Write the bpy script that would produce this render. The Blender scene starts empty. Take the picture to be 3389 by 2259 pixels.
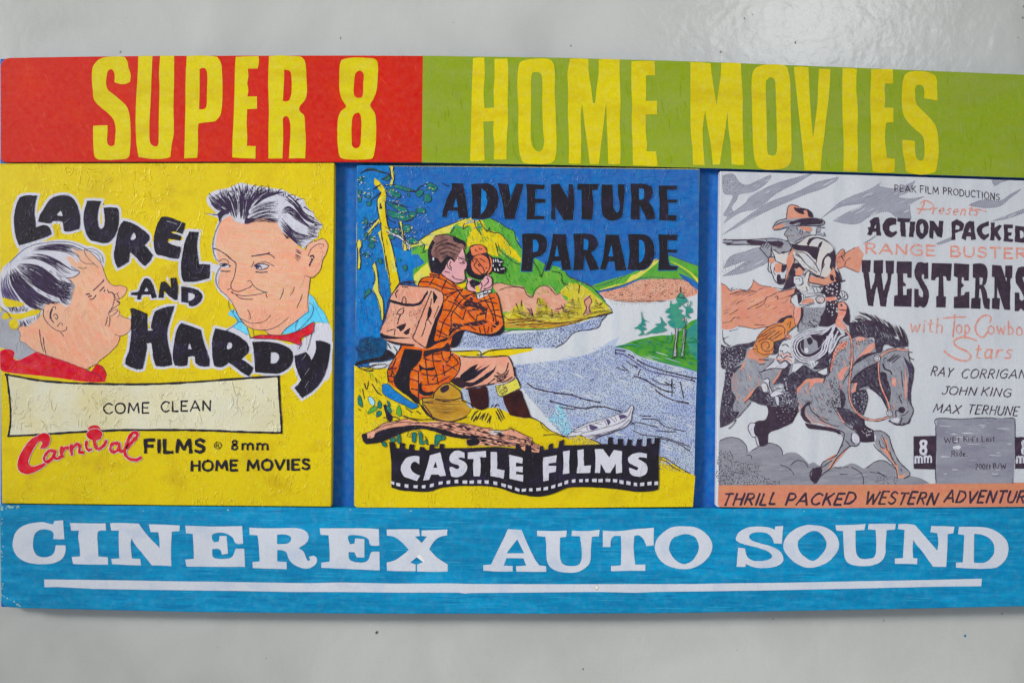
import bpy, math, random
from mathutils import Vector, Matrix
from mathutils.geometry import tessellate_polygon

# ------------------------------------------------------------------ camera, world, lamps, exposure
SC = bpy.context.scene
W0, H0 = 3389.0, 2259.0            # survey grid used for measuring the sign
PITCH = 0.70 / W0                  # metres per grid unit on the sign face
DIST = 0.72
ZC = 1.40                          # height of the sign's centre on the wall
cam_data = bpy.data.cameras.new('camera')
cam_data.sensor_width = 36.0
cam_data.lens = 36.0 * DIST / 0.70
cam_data.clip_start = 0.01
cam_data.clip_end = 50.0
cam = bpy.data.objects.new('camera', cam_data)
SC.collection.objects.link(cam)
FACE = 0.0180                      # how far the sign face stands off the wall
cam.location = (0.0, -(DIST + FACE), ZC)
cam.rotation_euler = (math.radians(90), 0, 0)
SC.camera = cam

world = bpy.data.worlds.new('World')
SC.world = world
world.use_nodes = True
world.node_tree.nodes['Background'].inputs[0].default_value = (0.86, 0.93, 1.0, 1)
world.node_tree.nodes['Background'].inputs[1].default_value = 0.43

def area(name, loc, target, sx, sy, power, col):
    d = bpy.data.lights.new(name, 'AREA')
    d.shape = 'RECTANGLE'; d.size = sx; d.size_y = sy; d.energy = power; d.color = col
    o = bpy.data.objects.new(name, d); SC.collection.objects.link(o)
    o.location = loc
    o.rotation_euler = (Vector(target) - Vector(loc)).to_track_quat('-Z', 'Y').to_euler()
    return o
key = area('window_light', (-2.0, -1.62, ZC + 0.92), (0.06, 0, ZC - 0.01), 0.62, 0.62, 1.9, (1.0, 0.99, 0.965))
key.data.spread = math.radians(24)
area('far_window', (0.62, -1.50, ZC + 0.66), (0.208, 0, ZC + 0.21), 0.28, 0.24, 2.6, (0.95, 0.97, 1.0))
SC.view_settings.view_transform = 'Standard'
SC.view_settings.look = 'None'
SC.view_settings.exposure = 0.0
SC.view_settings.gamma = 1.0
SC.render.engine = 'CYCLES'
SC.cycles.max_bounces = 6

# ------------------------------------------------------------------ helpers: points
def world_xz(px, py, h):
    """grid point -> place on the plane standing h metres off the wall"""
    k = (DIST + FACE - h) / DIST
    return ((px - W0 / 2) * PITCH * k, ZC - (py - H0 / 2) * PITCH * k)

def crop(x0, y0, s):
    def f(txt):
        out = []
        for t in txt.split():
            sharp = t.endswith('!')
            a, b = t.rstrip('!').split(',')
            out.append((x0 + float(a) / s, y0 + float(b) / s, sharp))
        return out
    f.s = s; f.x0 = x0; f.y0 = y0
    return f

def cr(p0, p1, p2, p3, t):
    t2, t3 = t * t, t * t * t
    return tuple(0.5 * (2 * b + (c - a) * t + (2 * a - 5 * b + 4 * c - d) * t2 + (3 * b - a - 3 * c + d) * t3)
                 for a, b, c, d in zip(p0, p1, p2, p3))

def spline(pts, closed, n=4):
    N = len(pts); out = []
    segs = N if closed else N - 1
    for i in range(segs):
        a, b = pts[i], pts[(i + 1) % N]
        pa = pts[(i - 1) % N] if (closed or i > 0) else a
        pb = pts[(i + 2) % N] if (closed or i + 2 < N) else b
        if a[2]: pa = a
        if b[2]: pb = b
        L = math.hypot(b[0] - a[0], b[1] - a[1])
        if a[2] and b[2]:
            out.append((a[0], a[1])); continue
        m = max(1, min(n, int(L / 5)))
        for k in range(m):
            out.append(cr(pa[:2], a[:2], b[:2], pb[:2], k / m))
    if not closed: out.append(pts[-1][:2])
    return out

def area2(p):
    return sum(p[i][0] * p[(i + 1) % len(p)][1] - p[(i + 1) % len(p)][0] * p[i][1] for i in range(len(p)))

def resample(p, n):
    d = [0.0]
    for i in range(1, len(p)):
        d.append(d[-1] + math.hypot(p[i][0] - p[i - 1][0], p[i][1] - p[i - 1][1]))
    out = []; j = 0
    for k in range(n):
        t = d[-1] * k / (n - 1)
        while j < len(p) - 2 and d[j + 1] < t: j += 1
        u = (t - d[j]) / max(1e-9, d[j + 1] - d[j])
        out.append((p[j][0] + (p[j + 1][0] - p[j][0]) * u, p[j][1] + (p[j + 1][1] - p[j][1]) * u))
    return out

def inside(p, poly):
    x, y = p; c = False; j = len(poly) - 1
    for i in range(len(poly)):
        xi, yi = poly[i][:2]; xj, yj = poly[j][:2]
        if (yi > y) != (yj > y) and x < (xj - xi) * (y - yi) / (yj - yi) + xi: c = not c
        j = i
    return c

# ------------------------------------------------------------------ helpers: materials
def srgb(r, g, b):
    f = lambda v: (v / 255 / 12.92) if v / 255 <= 0.04045 else ((v / 255 + 0.055) / 1.055) ** 2.4
    return (f(r), f(g), f(b), 1.0)

MATS = {}
def paint(name, rgb, rgb2=None, rough=0.5, relief=0.0, grain=0.0, streak=(1, 1), amount=0.5, scale=60, wrinkle=0.0, spec=0.18, mottle=0.05, tint=1.0):
    grain = max(grain, 0.05)
    """brushed paint: two tones mixed by stretched noise; relief = brush marks, wrinkle = cockled varnished paper"""
    if name in MATS: return MATS[name]
    m = bpy.data.materials.new(name); m.use_nodes = True
    nt = m.node_tree; N = nt.nodes; L = nt.links
    b = N['Principled BSDF']
    b.inputs['Roughness'].default_value = rough
    b.inputs['Specular IOR Level'].default_value = spec
    geo = N.new('ShaderNodeNewGeometry')
    def noise(sc, det, stretch=(1, 1), dist=0.0):
        mp = N.new('ShaderNodeMapping')
        mp.inputs['Scale'].default_value = (sc * stretch[0], sc * 0.02, sc * stretch[1])
        L.new(geo.outputs['Position'], mp.inputs['Vector'])
        n = N.new('ShaderNodeTexNoise'); n.inputs['Scale'].default_value = 1.0
        n.inputs['Detail'].default_value = det; n.inputs['Distortion'].default_value = dist
        L.new(mp.outputs[0], n.inputs['Vector'])
        return n.outputs['Fac']
    def math_(op, a, bb):
        n = N.new('ShaderNodeMath'); n.operation = op
        for i, v in enumerate((a, bb)):
            if isinstance(v, (int, float)): n.inputs[i].default_value = v
            else: L.new(v, n.inputs[i])
        return n.outputs[0]
    def ramp(fac, lo, hi):
        n = N.new('ShaderNodeMapRange'); n.inputs['From Min'].default_value = lo; n.inputs['From Max'].default_value = hi
        L.new(fac, n.inputs['Value']); return n.outputs[0]
    c1 = srgb(*rgb); c2 = srgb(*(rgb2 or rgb))
    mix = N.new('ShaderNodeMix'); mix.data_type = 'RGBA'
    mix.inputs['A'].default_value = c1; mix.inputs['B'].default_value = c2
    f = ramp(noise(scale, 5, streak, 0.4), 0.62 - 0.25 * amount, 0.68)
    L.new(f, mix.inputs['Factor'])
    col = mix.outputs['Result']
    if grain > 0:
        g = ramp(noise(1100, 2), 0.25, 0.75)
        v = math_('ADD', math_('MULTIPLY', g, 2.6 * grain), 1 - 1.3 * grain)
        lo = ramp(noise(26, 5, streak, 0.3), 0.3, 0.7)
        v = math_('MULTIPLY', v, math_('ADD', math_('MULTIPLY', lo, 2 * mottle), 1 - mottle))
        hsv = N.new('ShaderNodeHueSaturation')
        L.new(math_('ADD', math_('MULTIPLY', ramp(noise(330, 3), 0.3, 0.7), 0.016 * tint), 0.5 - 0.008 * tint), hsv.inputs['Hue'])
        L.new(math_('ADD', math_('MULTIPLY', ramp(noise(210, 3), 0.3, 0.7), -0.07 * tint), 1.05), hsv.inputs['Saturation'])
        L.new(col, hsv.inputs['Color']); L.new(v, hsv.inputs['Value'])
        col = hsv.outputs['Color']
    L.new(col, b.inputs['Base Color'])
    h = None
    if relief > 0:
        h = math_('MULTIPLY', math_('ADD', noise(1500, 3, streak), noise(420, 3, streak)), relief)
    if wrinkle > 0:
        msk = ramp(noise(30, 3), 0.41, 0.55)
        w = None
        for sc, st, wd, off in ((70, (1.5, 0.6), 30, 0.5), (115, (1.0, 1.0), 22, 0.47)):
            r = math_('ABSOLUTE', math_('SUBTRACT', noise(sc, 1.6, st, 1.2), off), 0)
            ridge = math_('POWER', math_('MAXIMUM', math_('SUBTRACT', 1.0, math_('MULTIPLY', r, wd)), 0.0), 1.4)
            ridge = math_('MULTIPLY', ridge, ramp(noise(sc * 1.7, 2), 0.46, 0.60))
            w = ridge if w is None else math_('MAXIMUM', w, ridge)
        w = math_('MULTIPLY', math_('MULTIPLY', w, msk), 1.15 * wrinkle)
        h = w if h is None else math_('ADD', h, w)
    if h is not None:
        bp = N.new('ShaderNodeBump'); bp.inputs['Strength'].default_value = 1.0
        bp.inputs['Distance'].default_value = 0.001
        L.new(h, bp.inputs['Height']); L.new(bp.outputs[0], b.inputs['Normal'])
    MATS[name] = m
    return m

# ------------------------------------------------------------------ helpers: objects
def finish_object(o, parent, label=None, kind=None):
    SC.collection.objects.link(o)
    if parent is not None:
        o.parent = parent
        o.matrix_parent_inverse = Matrix.Identity(4)
        acc = Vector((0, 0, 0)); q = parent
        while q is not None:
            acc += q.location; q = q.parent
        o.location = o.location - acc
    if label: o['label'] = label
    if kind: o['kind'] = kind
    return o

class Art:
    """one painted element: fills and brush or pen strokes, each a hair above the one below"""
    def __init__(s, name, parent, h, label=None, stack=True):
        s.name, s.parent, s.label = name, parent, label
        s.h = max(TOP.get(parent.name, 0), min(h, FACE + .0001) if h > .01 else h) if stack else h
        s.v, s.f, s.mi, s.mats = [], [], [], []
        s.rng = random.Random(name)
        s.c = None
    def slot(s, m):
        if m not in s.mats: s.mats.append(m)
        return s.mats.index(m)
    def vert(s, p, h=None):
        h = s.h if h is None else h
        x, z = world_xz(p[0], p[1], h)
        s.v.append((x, -h, z)); return len(s.v) - 1
    def fill(s, pts, mat, holes=(), n=4, step=1e-6, wob=0.5):
        s.h += step
        loops = [spline(pts, True, n)] + [spline(h, True, n) for h in holes]
        if wob:
            r = random.Random(len(s.v) + int(pts[0][0]))
            loops = [[(x + r.uniform(-wob, wob), y + r.uniform(-wob, wob)) for x, y in lp] for lp in loops]
        flat = [p for lp in loops for p in lp]
        base = len(s.v)
        for p in flat: s.vert(p)
        sl = s.slot(mat)
        for t in tessellate_polygon([[Vector((x, y, 0)) for x, y in lp] for lp in loops]):
            a, b, c = (flat[i] for i in t)
            k = (b[0] - a[0]) * (c[1] - a[1]) - (b[1] - a[1]) * (c[0] - a[0])
            if abs(k) < 1e-6: continue
            s.f.append(tuple(base + i for i in (t if k < 0 else t[::-1]))); s.mi.append(sl)
    def halo(s, pts, w, mat, n=4):
        """a wider blot of the same outline"""
        p = spline(pts, True, n)
        sg = 1 if area2(p) > 0 else -1
        M = len(p); out = []
        for i in range(M):
            a, b, c = p[i - 1], p[i], p[(i + 1) % M]
            d1 = (b[0] - a[0], b[1] - a[1]); d2 = (c[0] - b[0], c[1] - b[1])
            l1 = math.hypot(*d1) or 1; l2 = math.hypot(*d2) or 1
            nx = d1[1] / l1 + d2[1] / l2; ny = -d1[0] / l1 - d2[0] / l2
            l = math.hypot(nx, ny)
            if l < 0.3: continue
            k = sg * w / l * min(1.5, 2 / max(l, 0.8))
            out.append((b[0] + nx * k, b[1] + ny * k, False))
        s.fill(out, mat, n=1)
    def line(s, pts, w, mat, taper=0, n=5, smooth=True, step=2e-7):
        """ribbon of width w; taper 1 = thin at the end, 2 = thin at both ends"""
        s.h += step
        p = spline(pts, False, n) if smooth else [q[:2] for q in pts]
        q = [p[0]]
        for a in p[1:]:
            if math.hypot(a[0] - q[-1][0], a[1] - q[-1][1]) > 0.6: q.append(a)
        p = q
        if len(p) < 2: return
        M = len(p); base = len(s.v); sl = s.slot(mat)
        for i in range(M):
            a = p[max(0, i - 1)]; b = p[min(M - 1, i + 1)]
            d = (b[0] - a[0], b[1] - a[1]); l = math.hypot(*d) or 1
            nx, ny = -d[1] / l, d[0] / l
            t = i / (M - 1); k = 1.0
            if taper == 1: k = 1 - 0.85 * t
            elif taper == 2: k = 0.2 + 0.8 * math.sin(math.pi * t) ** 0.6
            hw = w / 2 * k * (s.rng.uniform(0.72, 1.22) if w < 12 else 1)
            e = hw * 0.5 if taper != 2 else 0
            cx, cy = p[i][0] + s.rng.uniform(-.35, .35), p[i][1] + s.rng.uniform(-.35, .35)
            if i == 0: cx -= d[0] / l * e; cy -= d[1] / l * e
            if i == M - 1: cx += d[0] / l * e; cy += d[1] / l * e
            s.vert((cx + nx * hw, cy + ny * hw)); s.vert((cx - nx * hw, cy - ny * hw))
        for i in range(M - 1):
            a = base + 2 * i
            s.f.append((a, a + 2, a + 3, a + 1)); s.mi.append(sl)
    def lines(s, txts, w, mat, taper=0):
        for t in txts.split('|'):
            if t.strip(): s.line(s.c(t), w, mat, taper)
    def loop(s, pts, w, mat):
        q = list(pts) + [pts[0]]
        s.line(q, w, mat)
    def flow(s, guides, n, w, mat, seed=1, cut=0.25, taper=2, jit=2.0):
        """n pen strokes running between the guide curves"""
        r = random.Random(seed); G = [resample(spline(g, False), 14) for g in guides]
        for k in range(n):
            u = (k + r.random()) / n * (len(G) - 1); i = min(int(u), len(G) - 2); u -= i
            a = r.random() * cut; b = 1 - r.random() * cut
            pts = []
            for j in range(14):
                t = j / 13
                if t < a - 0.04 or t > b + 0.04: continue
                A, B = G[i][j], G[i + 1][j]
                pts.append((A[0] + (B[0] - A[0]) * u, A[1] + (B[1] - A[1]) * u, False))
            if len(pts) < 3: continue
            ox, oy = r.uniform(-jit, jit), r.uniform(-jit, jit)
            s.line([(x + ox, y + oy, False) for x, y, _ in pts[::2] + ([pts[-1]] if len(pts) % 2 == 0 else [])], w * r.uniform(0.7, 1.3), mat, taper, n=2)
    def hatch(s, poly, ang, gap, w, mat, seed=1, wav=0.6, skip=0.05):
        """pen hatching clipped to an outline"""
        r = random.Random(seed); P = spline(poly, True, 3)
        ca, sa = math.cos(math.radians(ang)), math.sin(math.radians(ang))
        rot = [(x * ca + y * sa, -x * sa + y * ca) for x, y in P]
        y = min(q[1] for q in rot) + gap * 0.5; y1 = max(q[1] for q in rot)
        while y < y1:
            xs = []
            for i in range(len(rot)):
                a, b = rot[i - 1], rot[i]
                if (a[1] > y) != (b[1] > y): xs.append(a[0] + (y - a[1]) / (b[1] - a[1]) * (b[0] - a[0]))
            xs.sort()
            for i in range(0, len(xs) - 1, 2):
                if xs[i + 1] - xs[i] < gap or r.random() < skip: continue
                q = []
                m = max(2, int((xs[i + 1] - xs[i]) / 25) + 2)
                for j in range(m):
                    x = xs[i] + (xs[i + 1] - xs[i]) * j / (m - 1); yy = y + r.uniform(-wav, wav) * gap * 0.5
                    q.append((x * ca - yy * sa, x * sa + yy * ca, False))
                s.line(q, w * r.uniform(0.7, 1.2), mat, 2, n=2)
            y += gap * r.uniform(0.75, 1.25)
    def scumble(s, poly, ang, gap, w, mats, seed=1, dash=(12, 60), hole=(4, 40)):
        """broken brush or pencil strokes of near tones laid over a shape"""
        r = random.Random(seed); P = spline(poly, True, 3)
        ca, sa = math.cos(math.radians(ang)), math.sin(math.radians(ang))
        rot = [(x * ca + y * sa, -x * sa + y * ca) for x, y in P]
        y = min(q[1] for q in rot) + gap * 0.5; y1 = max(q[1] for q in rot)
        while y < y1:
            xs = []
            for i in range(len(rot)):
                a, b = rot[i - 1], rot[i]
                if (a[1] > y) != (b[1] > y): xs.append(a[0] + (y - a[1]) / (b[1] - a[1]) * (b[0] - a[0]))
            xs.sort()
            for i in range(0, len(xs) - 1, 2):
                x = xs[i] + w * .6 + r.uniform(0, hole[1])
                while x < xs[i + 1] - w * .6:
                    e = min(xs[i + 1] - w * .6, x + r.uniform(*dash))
                    if e - x > w:
                        q = [(x * ca - y * sa, x * sa + y * ca, False)]
                        for t in (.5, 1):
                            X = x + (e - x) * t; Y = y + r.uniform(-.35, .35) * gap
                            q.append((X * ca - Y * sa, X * sa + Y * ca, False))
                        s.line(q, w * r.uniform(0.6, 1.2), mats[int(r.random() * len(mats))], 2, n=2)
                    x = e + r.uniform(*hole)
            y += gap * r.uniform(0.7, 1.3)
    def dots(s, poly, n, rad, mat, seed=1, ex=None):
        s.h += 2e-7
        r = random.Random(seed); P = spline(poly, True, 3)
        x0, x1 = min(q[0] for q in P), max(q[0] for q in P); y0, y1 = min(q[1] for q in P), max(q[1] for q in P)
        sl = s.slot(mat); got = []; tries = 0
        dmin = math.sqrt(abs(area2(P)) / 2 / max(n, 1)) * 0.62
        cell = {}
        while len(got) < n and tries < n * 14:
            tries += 1
            p = (r.uniform(x0, x1), r.uniform(y0, y1))
            if not inside(p, P): continue
            ci, cj = int(p[0] // dmin), int(p[1] // dmin)
            if any(math.hypot(p[0] - q[0], p[1] - q[1]) < dmin for a in (-1, 0, 1) for b in (-1, 0, 1) for q in cell.get((ci + a, cj + b), ())): continue
            cell.setdefault((ci, cj), []).append(p); got.append(p)
            s.dot(p, rad * r.uniform(0.7, 1.25), mat)
    def dot(s, p, rad, mat, k=6):
        base = len(s.v); sl = s.slot(mat)
        for i in range(k): s.vert((p[0] + rad * math.cos(i * 2 * math.pi / k + p[0]), p[1] + rad * math.sin(i * 2 * math.pi / k + p[0])))
        s.f.append(tuple(base + i for i in range(k))[::-1]); s.mi.append(sl)
    def dotline(s, pts, gap, rad, mat):
        p = spline(pts, False); L = sum(math.hypot(p[i + 1][0] - p[i][0], p[i + 1][1] - p[i][1]) for i in range(len(p) - 1))
        s.h += 2e-7
        for q in resample(p, max(2, int(L / gap))): s.dot(q, rad, mat)
    def text(s, txt, x, y, cap, width, wt, mat, rise=0.0, slant=0.0, seed=3, jit=0.02, arc=0.0, lead=None):
        """hand lettering: x, y = left end of the baseline, cap = capital height, width = full run (grid units)"""
        r = random.Random(seed); run = []; cx = 0.0
        for ch in txt:
            if ch == ' ': cx += 0.55; continue
            gw, strokes = GLYPH[ch]; run.append((cx, ch)); cx += gw + 0.24
        cx -= 0.24; k = width / cx
        for ox, ch in run:
            gw, strokes = GLYPH[ch]; dy = r.uniform(-jit, jit) * cap; sc = 1 + r.uniform(-jit, jit)
            for st in strokes:
                pts = []
                for gx, gy in st:
                    X = (ox + gx) * k; t = X / width
                    Y = gy * cap * sc + dy + rise * t + arc * 4 * t * (1 - t)
                    pts.append((x + X + slant * gy * cap, y - Y, False))
                s.line(pts, wt, mat, 0, n=3)
    def build(s):
        me = bpy.data.meshes.new(s.name)
        xs = [v[0] for v in s.v]; zs = [v[2] for v in s.v]
        o0 = ((min(xs) + max(xs)) / 2, s.v[0][1], (min(zs) + max(zs)) / 2)
        me.from_pydata([(a - o0[0], b - o0[1], c - o0[2]) for a, b, c in s.v], [], s.f)
        for m in s.mats: me.materials.append(m)
        me.polygons.foreach_set('material_index', s.mi)
        o = bpy.data.objects.new(s.name, me); o.location = o0
        finish_object(o, s.parent, s.label)
        TOP[s.parent.name] = max(TOP.get(s.parent.name, 0), s.h)
        return o
TOP = {}

def board(name, parent, outline, h0, h1, mat, r=0.0007, label=None, side=None):
    """a flat board from a grid outline: front face at h1, back at h0, edges eased by r"""
    p = [q[:2] for q in outline]
    if area2(p) < 0: p = p[::-1]
    M = len(p); rings = []
    cx = sum(q[0] for q in p) / M; cy = sum(q[1] for q in p) / M
    base = [world_xz(x, y, h1) for x, y in p]
    def inset(d):
        out = []
        for i in range(M):
            a, b, c = base[i - 1], base[i], base[(i + 1) % M]
            d1 = (b[0] - a[0], b[1] - a[1]); d2 = (c[0] - b[0], c[1] - b[1])
            l1 = math.hypot(*d1); l2 = math.hypot(*d2)
            n1 = (d1[1] / l1, -d1[0] / l1); n2 = (d2[1] / l2, -d2[0] / l2)
            nx, ny = n1[0] + n2[0], n1[1] + n2[1]; q = (nx * nx + ny * ny) / 2
            out.append((b[0] + nx / q * d, b[1] + ny / q * d))
        return out
    prof = [(0, h0), (0, h1 - r)] + [(r * (1 - math.cos(a)), h1 - r + r * math.sin(a)) for a in (0.5, 1.05, math.pi / 2)]
    v = []
    for d, h in prof:
        v += [(x, -h, z) for x, z in inset(d)]
    f = []
    for k in range(len(prof) - 1):
        for i in range(M):
            j = (i + 1) % M; a = k * M
            f.append((a + i, a + j, a + M + j, a + M + i))
    f.append(tuple((len(prof) - 1) * M + i for i in range(M)))
    f.append(tuple(i for i in range(M))[::-1])
    o0 = Vector((sum(q[0] for q in v) / len(v), -h0, sum(q[2] for q in v) / len(v)))
    me = bpy.data.meshes.new(name)
    me.from_pydata([tuple(Vector(q) - o0) for q in v], [], f)
    me.materials.append(mat)
    if side:
        me.materials.append(side)
        for q in me.polygons:
            if abs(q.normal.y) < 0.5: q.material_index = 1
    import bmesh
    bm = bmesh.new(); bm.from_mesh(me); bmesh.ops.recalc_face_normals(bm, faces=bm.faces); bm.to_mesh(me); bm.free()
    o = bpy.data.objects.new(name, me); o.location = o0
    return finish_object(o, parent, label)

# ------------------------------------------------------------------ hand-lettering strokes (0..1 high)
def _g(txt):
    return [[tuple(float(v) for v in q.split(',')) for q in st.split()] for st in txt.split('|')]
GLYPH = {k: (w, _g(t)) for k, (w, t) in {
 'A': (.8, '0,0 .4,1|.4,1 .8,0|.15,.33 .65,.33'), 'B': (.6, '.02,0 .02,1|0,1 .4,.98 .52,.78 .4,.56 .05,.52|.05,.52 .45,.5 .6,.27 .45,.02 0,0'),
 'C': (.7, '.7,.85 .5,1 .2,.9 0,.5 .2,.08 .5,0 .7,.15'), 'D': (.7, '.03,0 .03,1|0,1 .45,.92 .7,.5 .45,.08 0,0'),
 'E': (.55, '.03,1 .03,0|.03,1 .55,1|.03,.52 .45,.52|.03,0 .55,0'), 'F': (.55, '.03,1 .03,0|.03,1 .55,1|.03,.52 .45,.52'),
 'G': (.75, '.7,.85 .5,1 .2,.9 0,.5 .2,.08 .5,0 .72,.15|.72,.15 .72,.48|.72,.48 .42,.48'), 'H': (.65, '.03,1 .03,0|.62,1 .62,0|.03,.52 .62,.52'),
 'I': (.12, '.06,1 .06,0'), 'J': (.45, '.4,1 .42,.25 .3,.02 .12,0 .0,.15|.2,1 .58,1'), 'K': (.62, '.03,1 .03,0|.6,1 .06,.45|.2,.58 .62,0'), 'L': (.5, '.03,1 .03,0|.03,0 .5,0'),
 'M': (.9, '.03,0 .12,1|.12,1 .45,.25|.45,.25 .78,1|.78,1 .88,0'), 'N': (.68, '.03,0 .05,1|.05,1 .62,0|.62,0 .66,1'), 'O': (.78, '.39,1 .12,.88 0,.5 .12,.1 .39,0 .66,.1 .78,.5 .66,.88 .39,1'),
 'P': (.58, '.03,0 .03,1|0,1 .42,.97 .58,.73 .42,.48 .03,.45'), 'R': (.62, '.03,0 .03,1|0,1 .42,.97 .56,.75 .42,.53 .03,.5|.25,.5 .62,0'), 'S': (.55, '.52,.85 .3,1 .07,.88 .06,.65 .3,.52 .53,.35 .5,.12 .25,0 0,.15'),
 'T': (.65, '.32,1 .32,0|0,1 .65,1'), 'U': (.65, '.03,1 .03,.3 .15,.04 .33,0 .52,.04 .62,.3 .63,1'), 'V': (.7, '0,1 .35,0|.35,0 .7,1'), 'W': (1.0, '0,1 .24,0|.24,0 .5,.8|.5,.8 .76,0|.76,0 1,1'),
 'X': (.68, '0,1 .68,0|.68,1 0,0'), 'Y': (.65, '0,1 .33,.5|.65,1 .33,.5|.33,.5 .3,0'), '8': (.5, '.25,.54 .06,.68 .06,.88 .25,1 .44,.88 .44,.68 .25,.54 .02,.36 .02,.12 .25,0 .48,.12 .48,.36 .25,.54'),
 'm': (.75, '.03,.6 .03,0|.03,.45 .2,.6 .35,.5 .37,0|.37,.42 .55,.6 .7,.5 .72,0'), '2': (.5, '.03,.8 .2,1 .42,.9 .4,.65 .03,.02|.03,.02 .5,.02'), '0': (.5, '.25,1 .04,.8 .04,.2 .25,0 .46,.2 .46,.8 .25,1'),
 'f': (.35, '.35,.95 .2,1 .14,.8 .14,0|0,.6 .32,.6'), 't': (.3, '.13,.9 .13,.08 .3,.02|0,.62 .3,.62'), '/': (.3, '0,-.05 .3,1.05'), 'i': (.1, '.05,.6 .05,0|.04,.84 .06,.78'), 'd': (.45, '.42,1 .42,0|.42,.45 .2,.6 .02,.3 .2,0 .42,.15'),
 's': (.35, '.33,.55 .15,.6 .05,.45 .28,.25 .25,.02 0,.06'), 'a': (.42, '.38,.55 .15,.6 .02,.3 .15,0 .36,.15|.38,.6 .38,.1 .45,0'), 'e': (.42, '.03,.32 .38,.34 .3,.58 .12,.56 .02,.3 .15,.02 .38,.08'), 'l': (.1, '.05,1 .05,0'),
 "'": (.1, '.08,1.05 .04,.8'), '.': (.1, '.04,.04 .08,.0'), 'h': (.42, '.03,1 .03,0|.03,.4 .2,.6 .37,.48 .38,0'), 'o': (.42, '.21,.6 .02,.45 .02,.12 .21,0 .4,.12 .4,.45 .21,.6'), 'p': (.42, '.03,.6 .03,-.35|.03,.45 .22,.6 .4,.3 .22,0 .03,.12'),
 'r': (.3, '.03,.6 .03,0|.03,.38 .15,.57 .3,.58'), 'n': (.4, '.03,.6 .03,0|.03,.4 .2,.6 .36,.48 .37,0'), 'w': (.6, '0,.6 .14,0 .3,.5 .45,0 .6,.6'), 'b': (.42, '.03,1 .03,0|.03,.1 .22,0 .4,.3 .22,.6 .03,.45'), 'y': (.42, '0,.6 .2,.05|.42,.6 .1,-.35'),
}.items()}
# ------------------------------------------------------------------ wall and boards
A1 = crop(0, 150, 1.9608); A2 = crop(1100, 150, 1.9608); A3 = crop(2200, 150, 1.979)
B1 = crop(0, 1650, 1.9608); B2 = crop(1100, 1650, 1.9608); B3 = crop(2189, 1650, 1.9608)
S0 = crop(0, 0, 1.0)
RED = paint('red_paint', (200, 54, 44), (206, 60, 42), relief=0.05, grain=0.05, amount=0.4, scale=30, mottle=0.05, tint=0.35)
GREEN = paint('olive_paint', (138, 158, 36), (142, 158, 56), relief=0.04, grain=0.05, amount=0.8, scale=40, streak=(0.5, 1.4))
YELLOW = paint('lettering_yellow', (214, 196, 34), (206, 182, 26), relief=0.05, grain=0.04, amount=0.5, scale=50, streak=(0.5, 1.6))
NAVY = paint('gap_blue', (38, 96, 176), (40, 108, 188), relief=0.03, grain=0.06, amount=0.7, scale=120, streak=(1.5, .4))
CYAN = paint('strip_blue', (22, 128, 176), (34, 148, 194), relief=0.08, grain=0.07, amount=0.85, scale=150, streak=(0.3, 1.4), mottle=0.15)
WHITE = paint('lettering_white', (206, 209, 218), (192, 200, 216), relief=0.12, grain=0.03, amount=0.5, scale=60)
EDGE = paint('board_edge_blue', (36, 84, 160), (60, 110, 150), relief=0.05, grain=0.08, amount=0.5, scale=300)

def wall_material():
    m = bpy.data.materials.new('wall_paint'); m.use_nodes = True
    nt = m.node_tree; N = nt.nodes; L = nt.links; b = N['Principled BSDF']
    geo = N.new('ShaderNodeNewGeometry')
    def noise(sc, det, dist=0.0):
        n = N.new('ShaderNodeTexNoise'); n.inputs['Scale'].default_value = sc; n.inputs['Detail'].default_value = det
        n.inputs['Distortion'].default_value = dist
        L.new(geo.outputs['Position'], n.inputs['Vector']); return n.outputs['Fac']
    def m_(op, a, c):
        n = N.new('ShaderNodeMath'); n.operation = op
        for i, v in enumerate((a, c)):
            if isinstance(v, (int, float)): n.inputs[i].default_value = v
            else: L.new(v, n.inputs[i])
        return n.outputs[0]
    mix = N.new('ShaderNodeMix'); mix.data_type = 'RGBA'
    mix.inputs['A'].default_value = srgb(184, 184, 178); mix.inputs['B'].default_value = srgb(196, 196, 190)
    f_ = N.new('ShaderNodeMapRange'); f_.inputs['From Min'].default_value = .38; f_.inputs['From Max'].default_value = .62
    L.new(noise(11, 8, 0.5), f_.inputs['Value']); L.new(f_.outputs[0], mix.inputs['Factor'])
    g = N.new('ShaderNodeHueSaturation'); L.new(mix.outputs['Result'], g.inputs['Color'])
    L.new(m_('ADD', m_('MULTIPLY', noise(1100, 2), 0.20), 0.90), g.inputs['Value'])
    L.new(g.outputs[0], b.inputs['Base Color'])
    b.inputs['Roughness'].default_value = 0.23
    b.inputs['Specular IOR Level'].default_value = 0.5
    h = m_('ADD', m_('MULTIPLY', noise(800, 3), 0.045), 0.0)
    h = m_('ADD', h, m_('MULTIPLY', noise(70, 2.5, 0.3), 0.42))
    h = m_('ADD', h, m_('MULTIPLY', noise(190, 2), 0.20))
    bp = N.new('ShaderNodeBump'); bp.inputs['Strength'].default_value = 1.0; bp.inputs['Distance'].default_value = 0.001
    L.new(h, bp.inputs['Height']); L.new(bp.outputs[0], b.inputs['Normal'])
    return m

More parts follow.
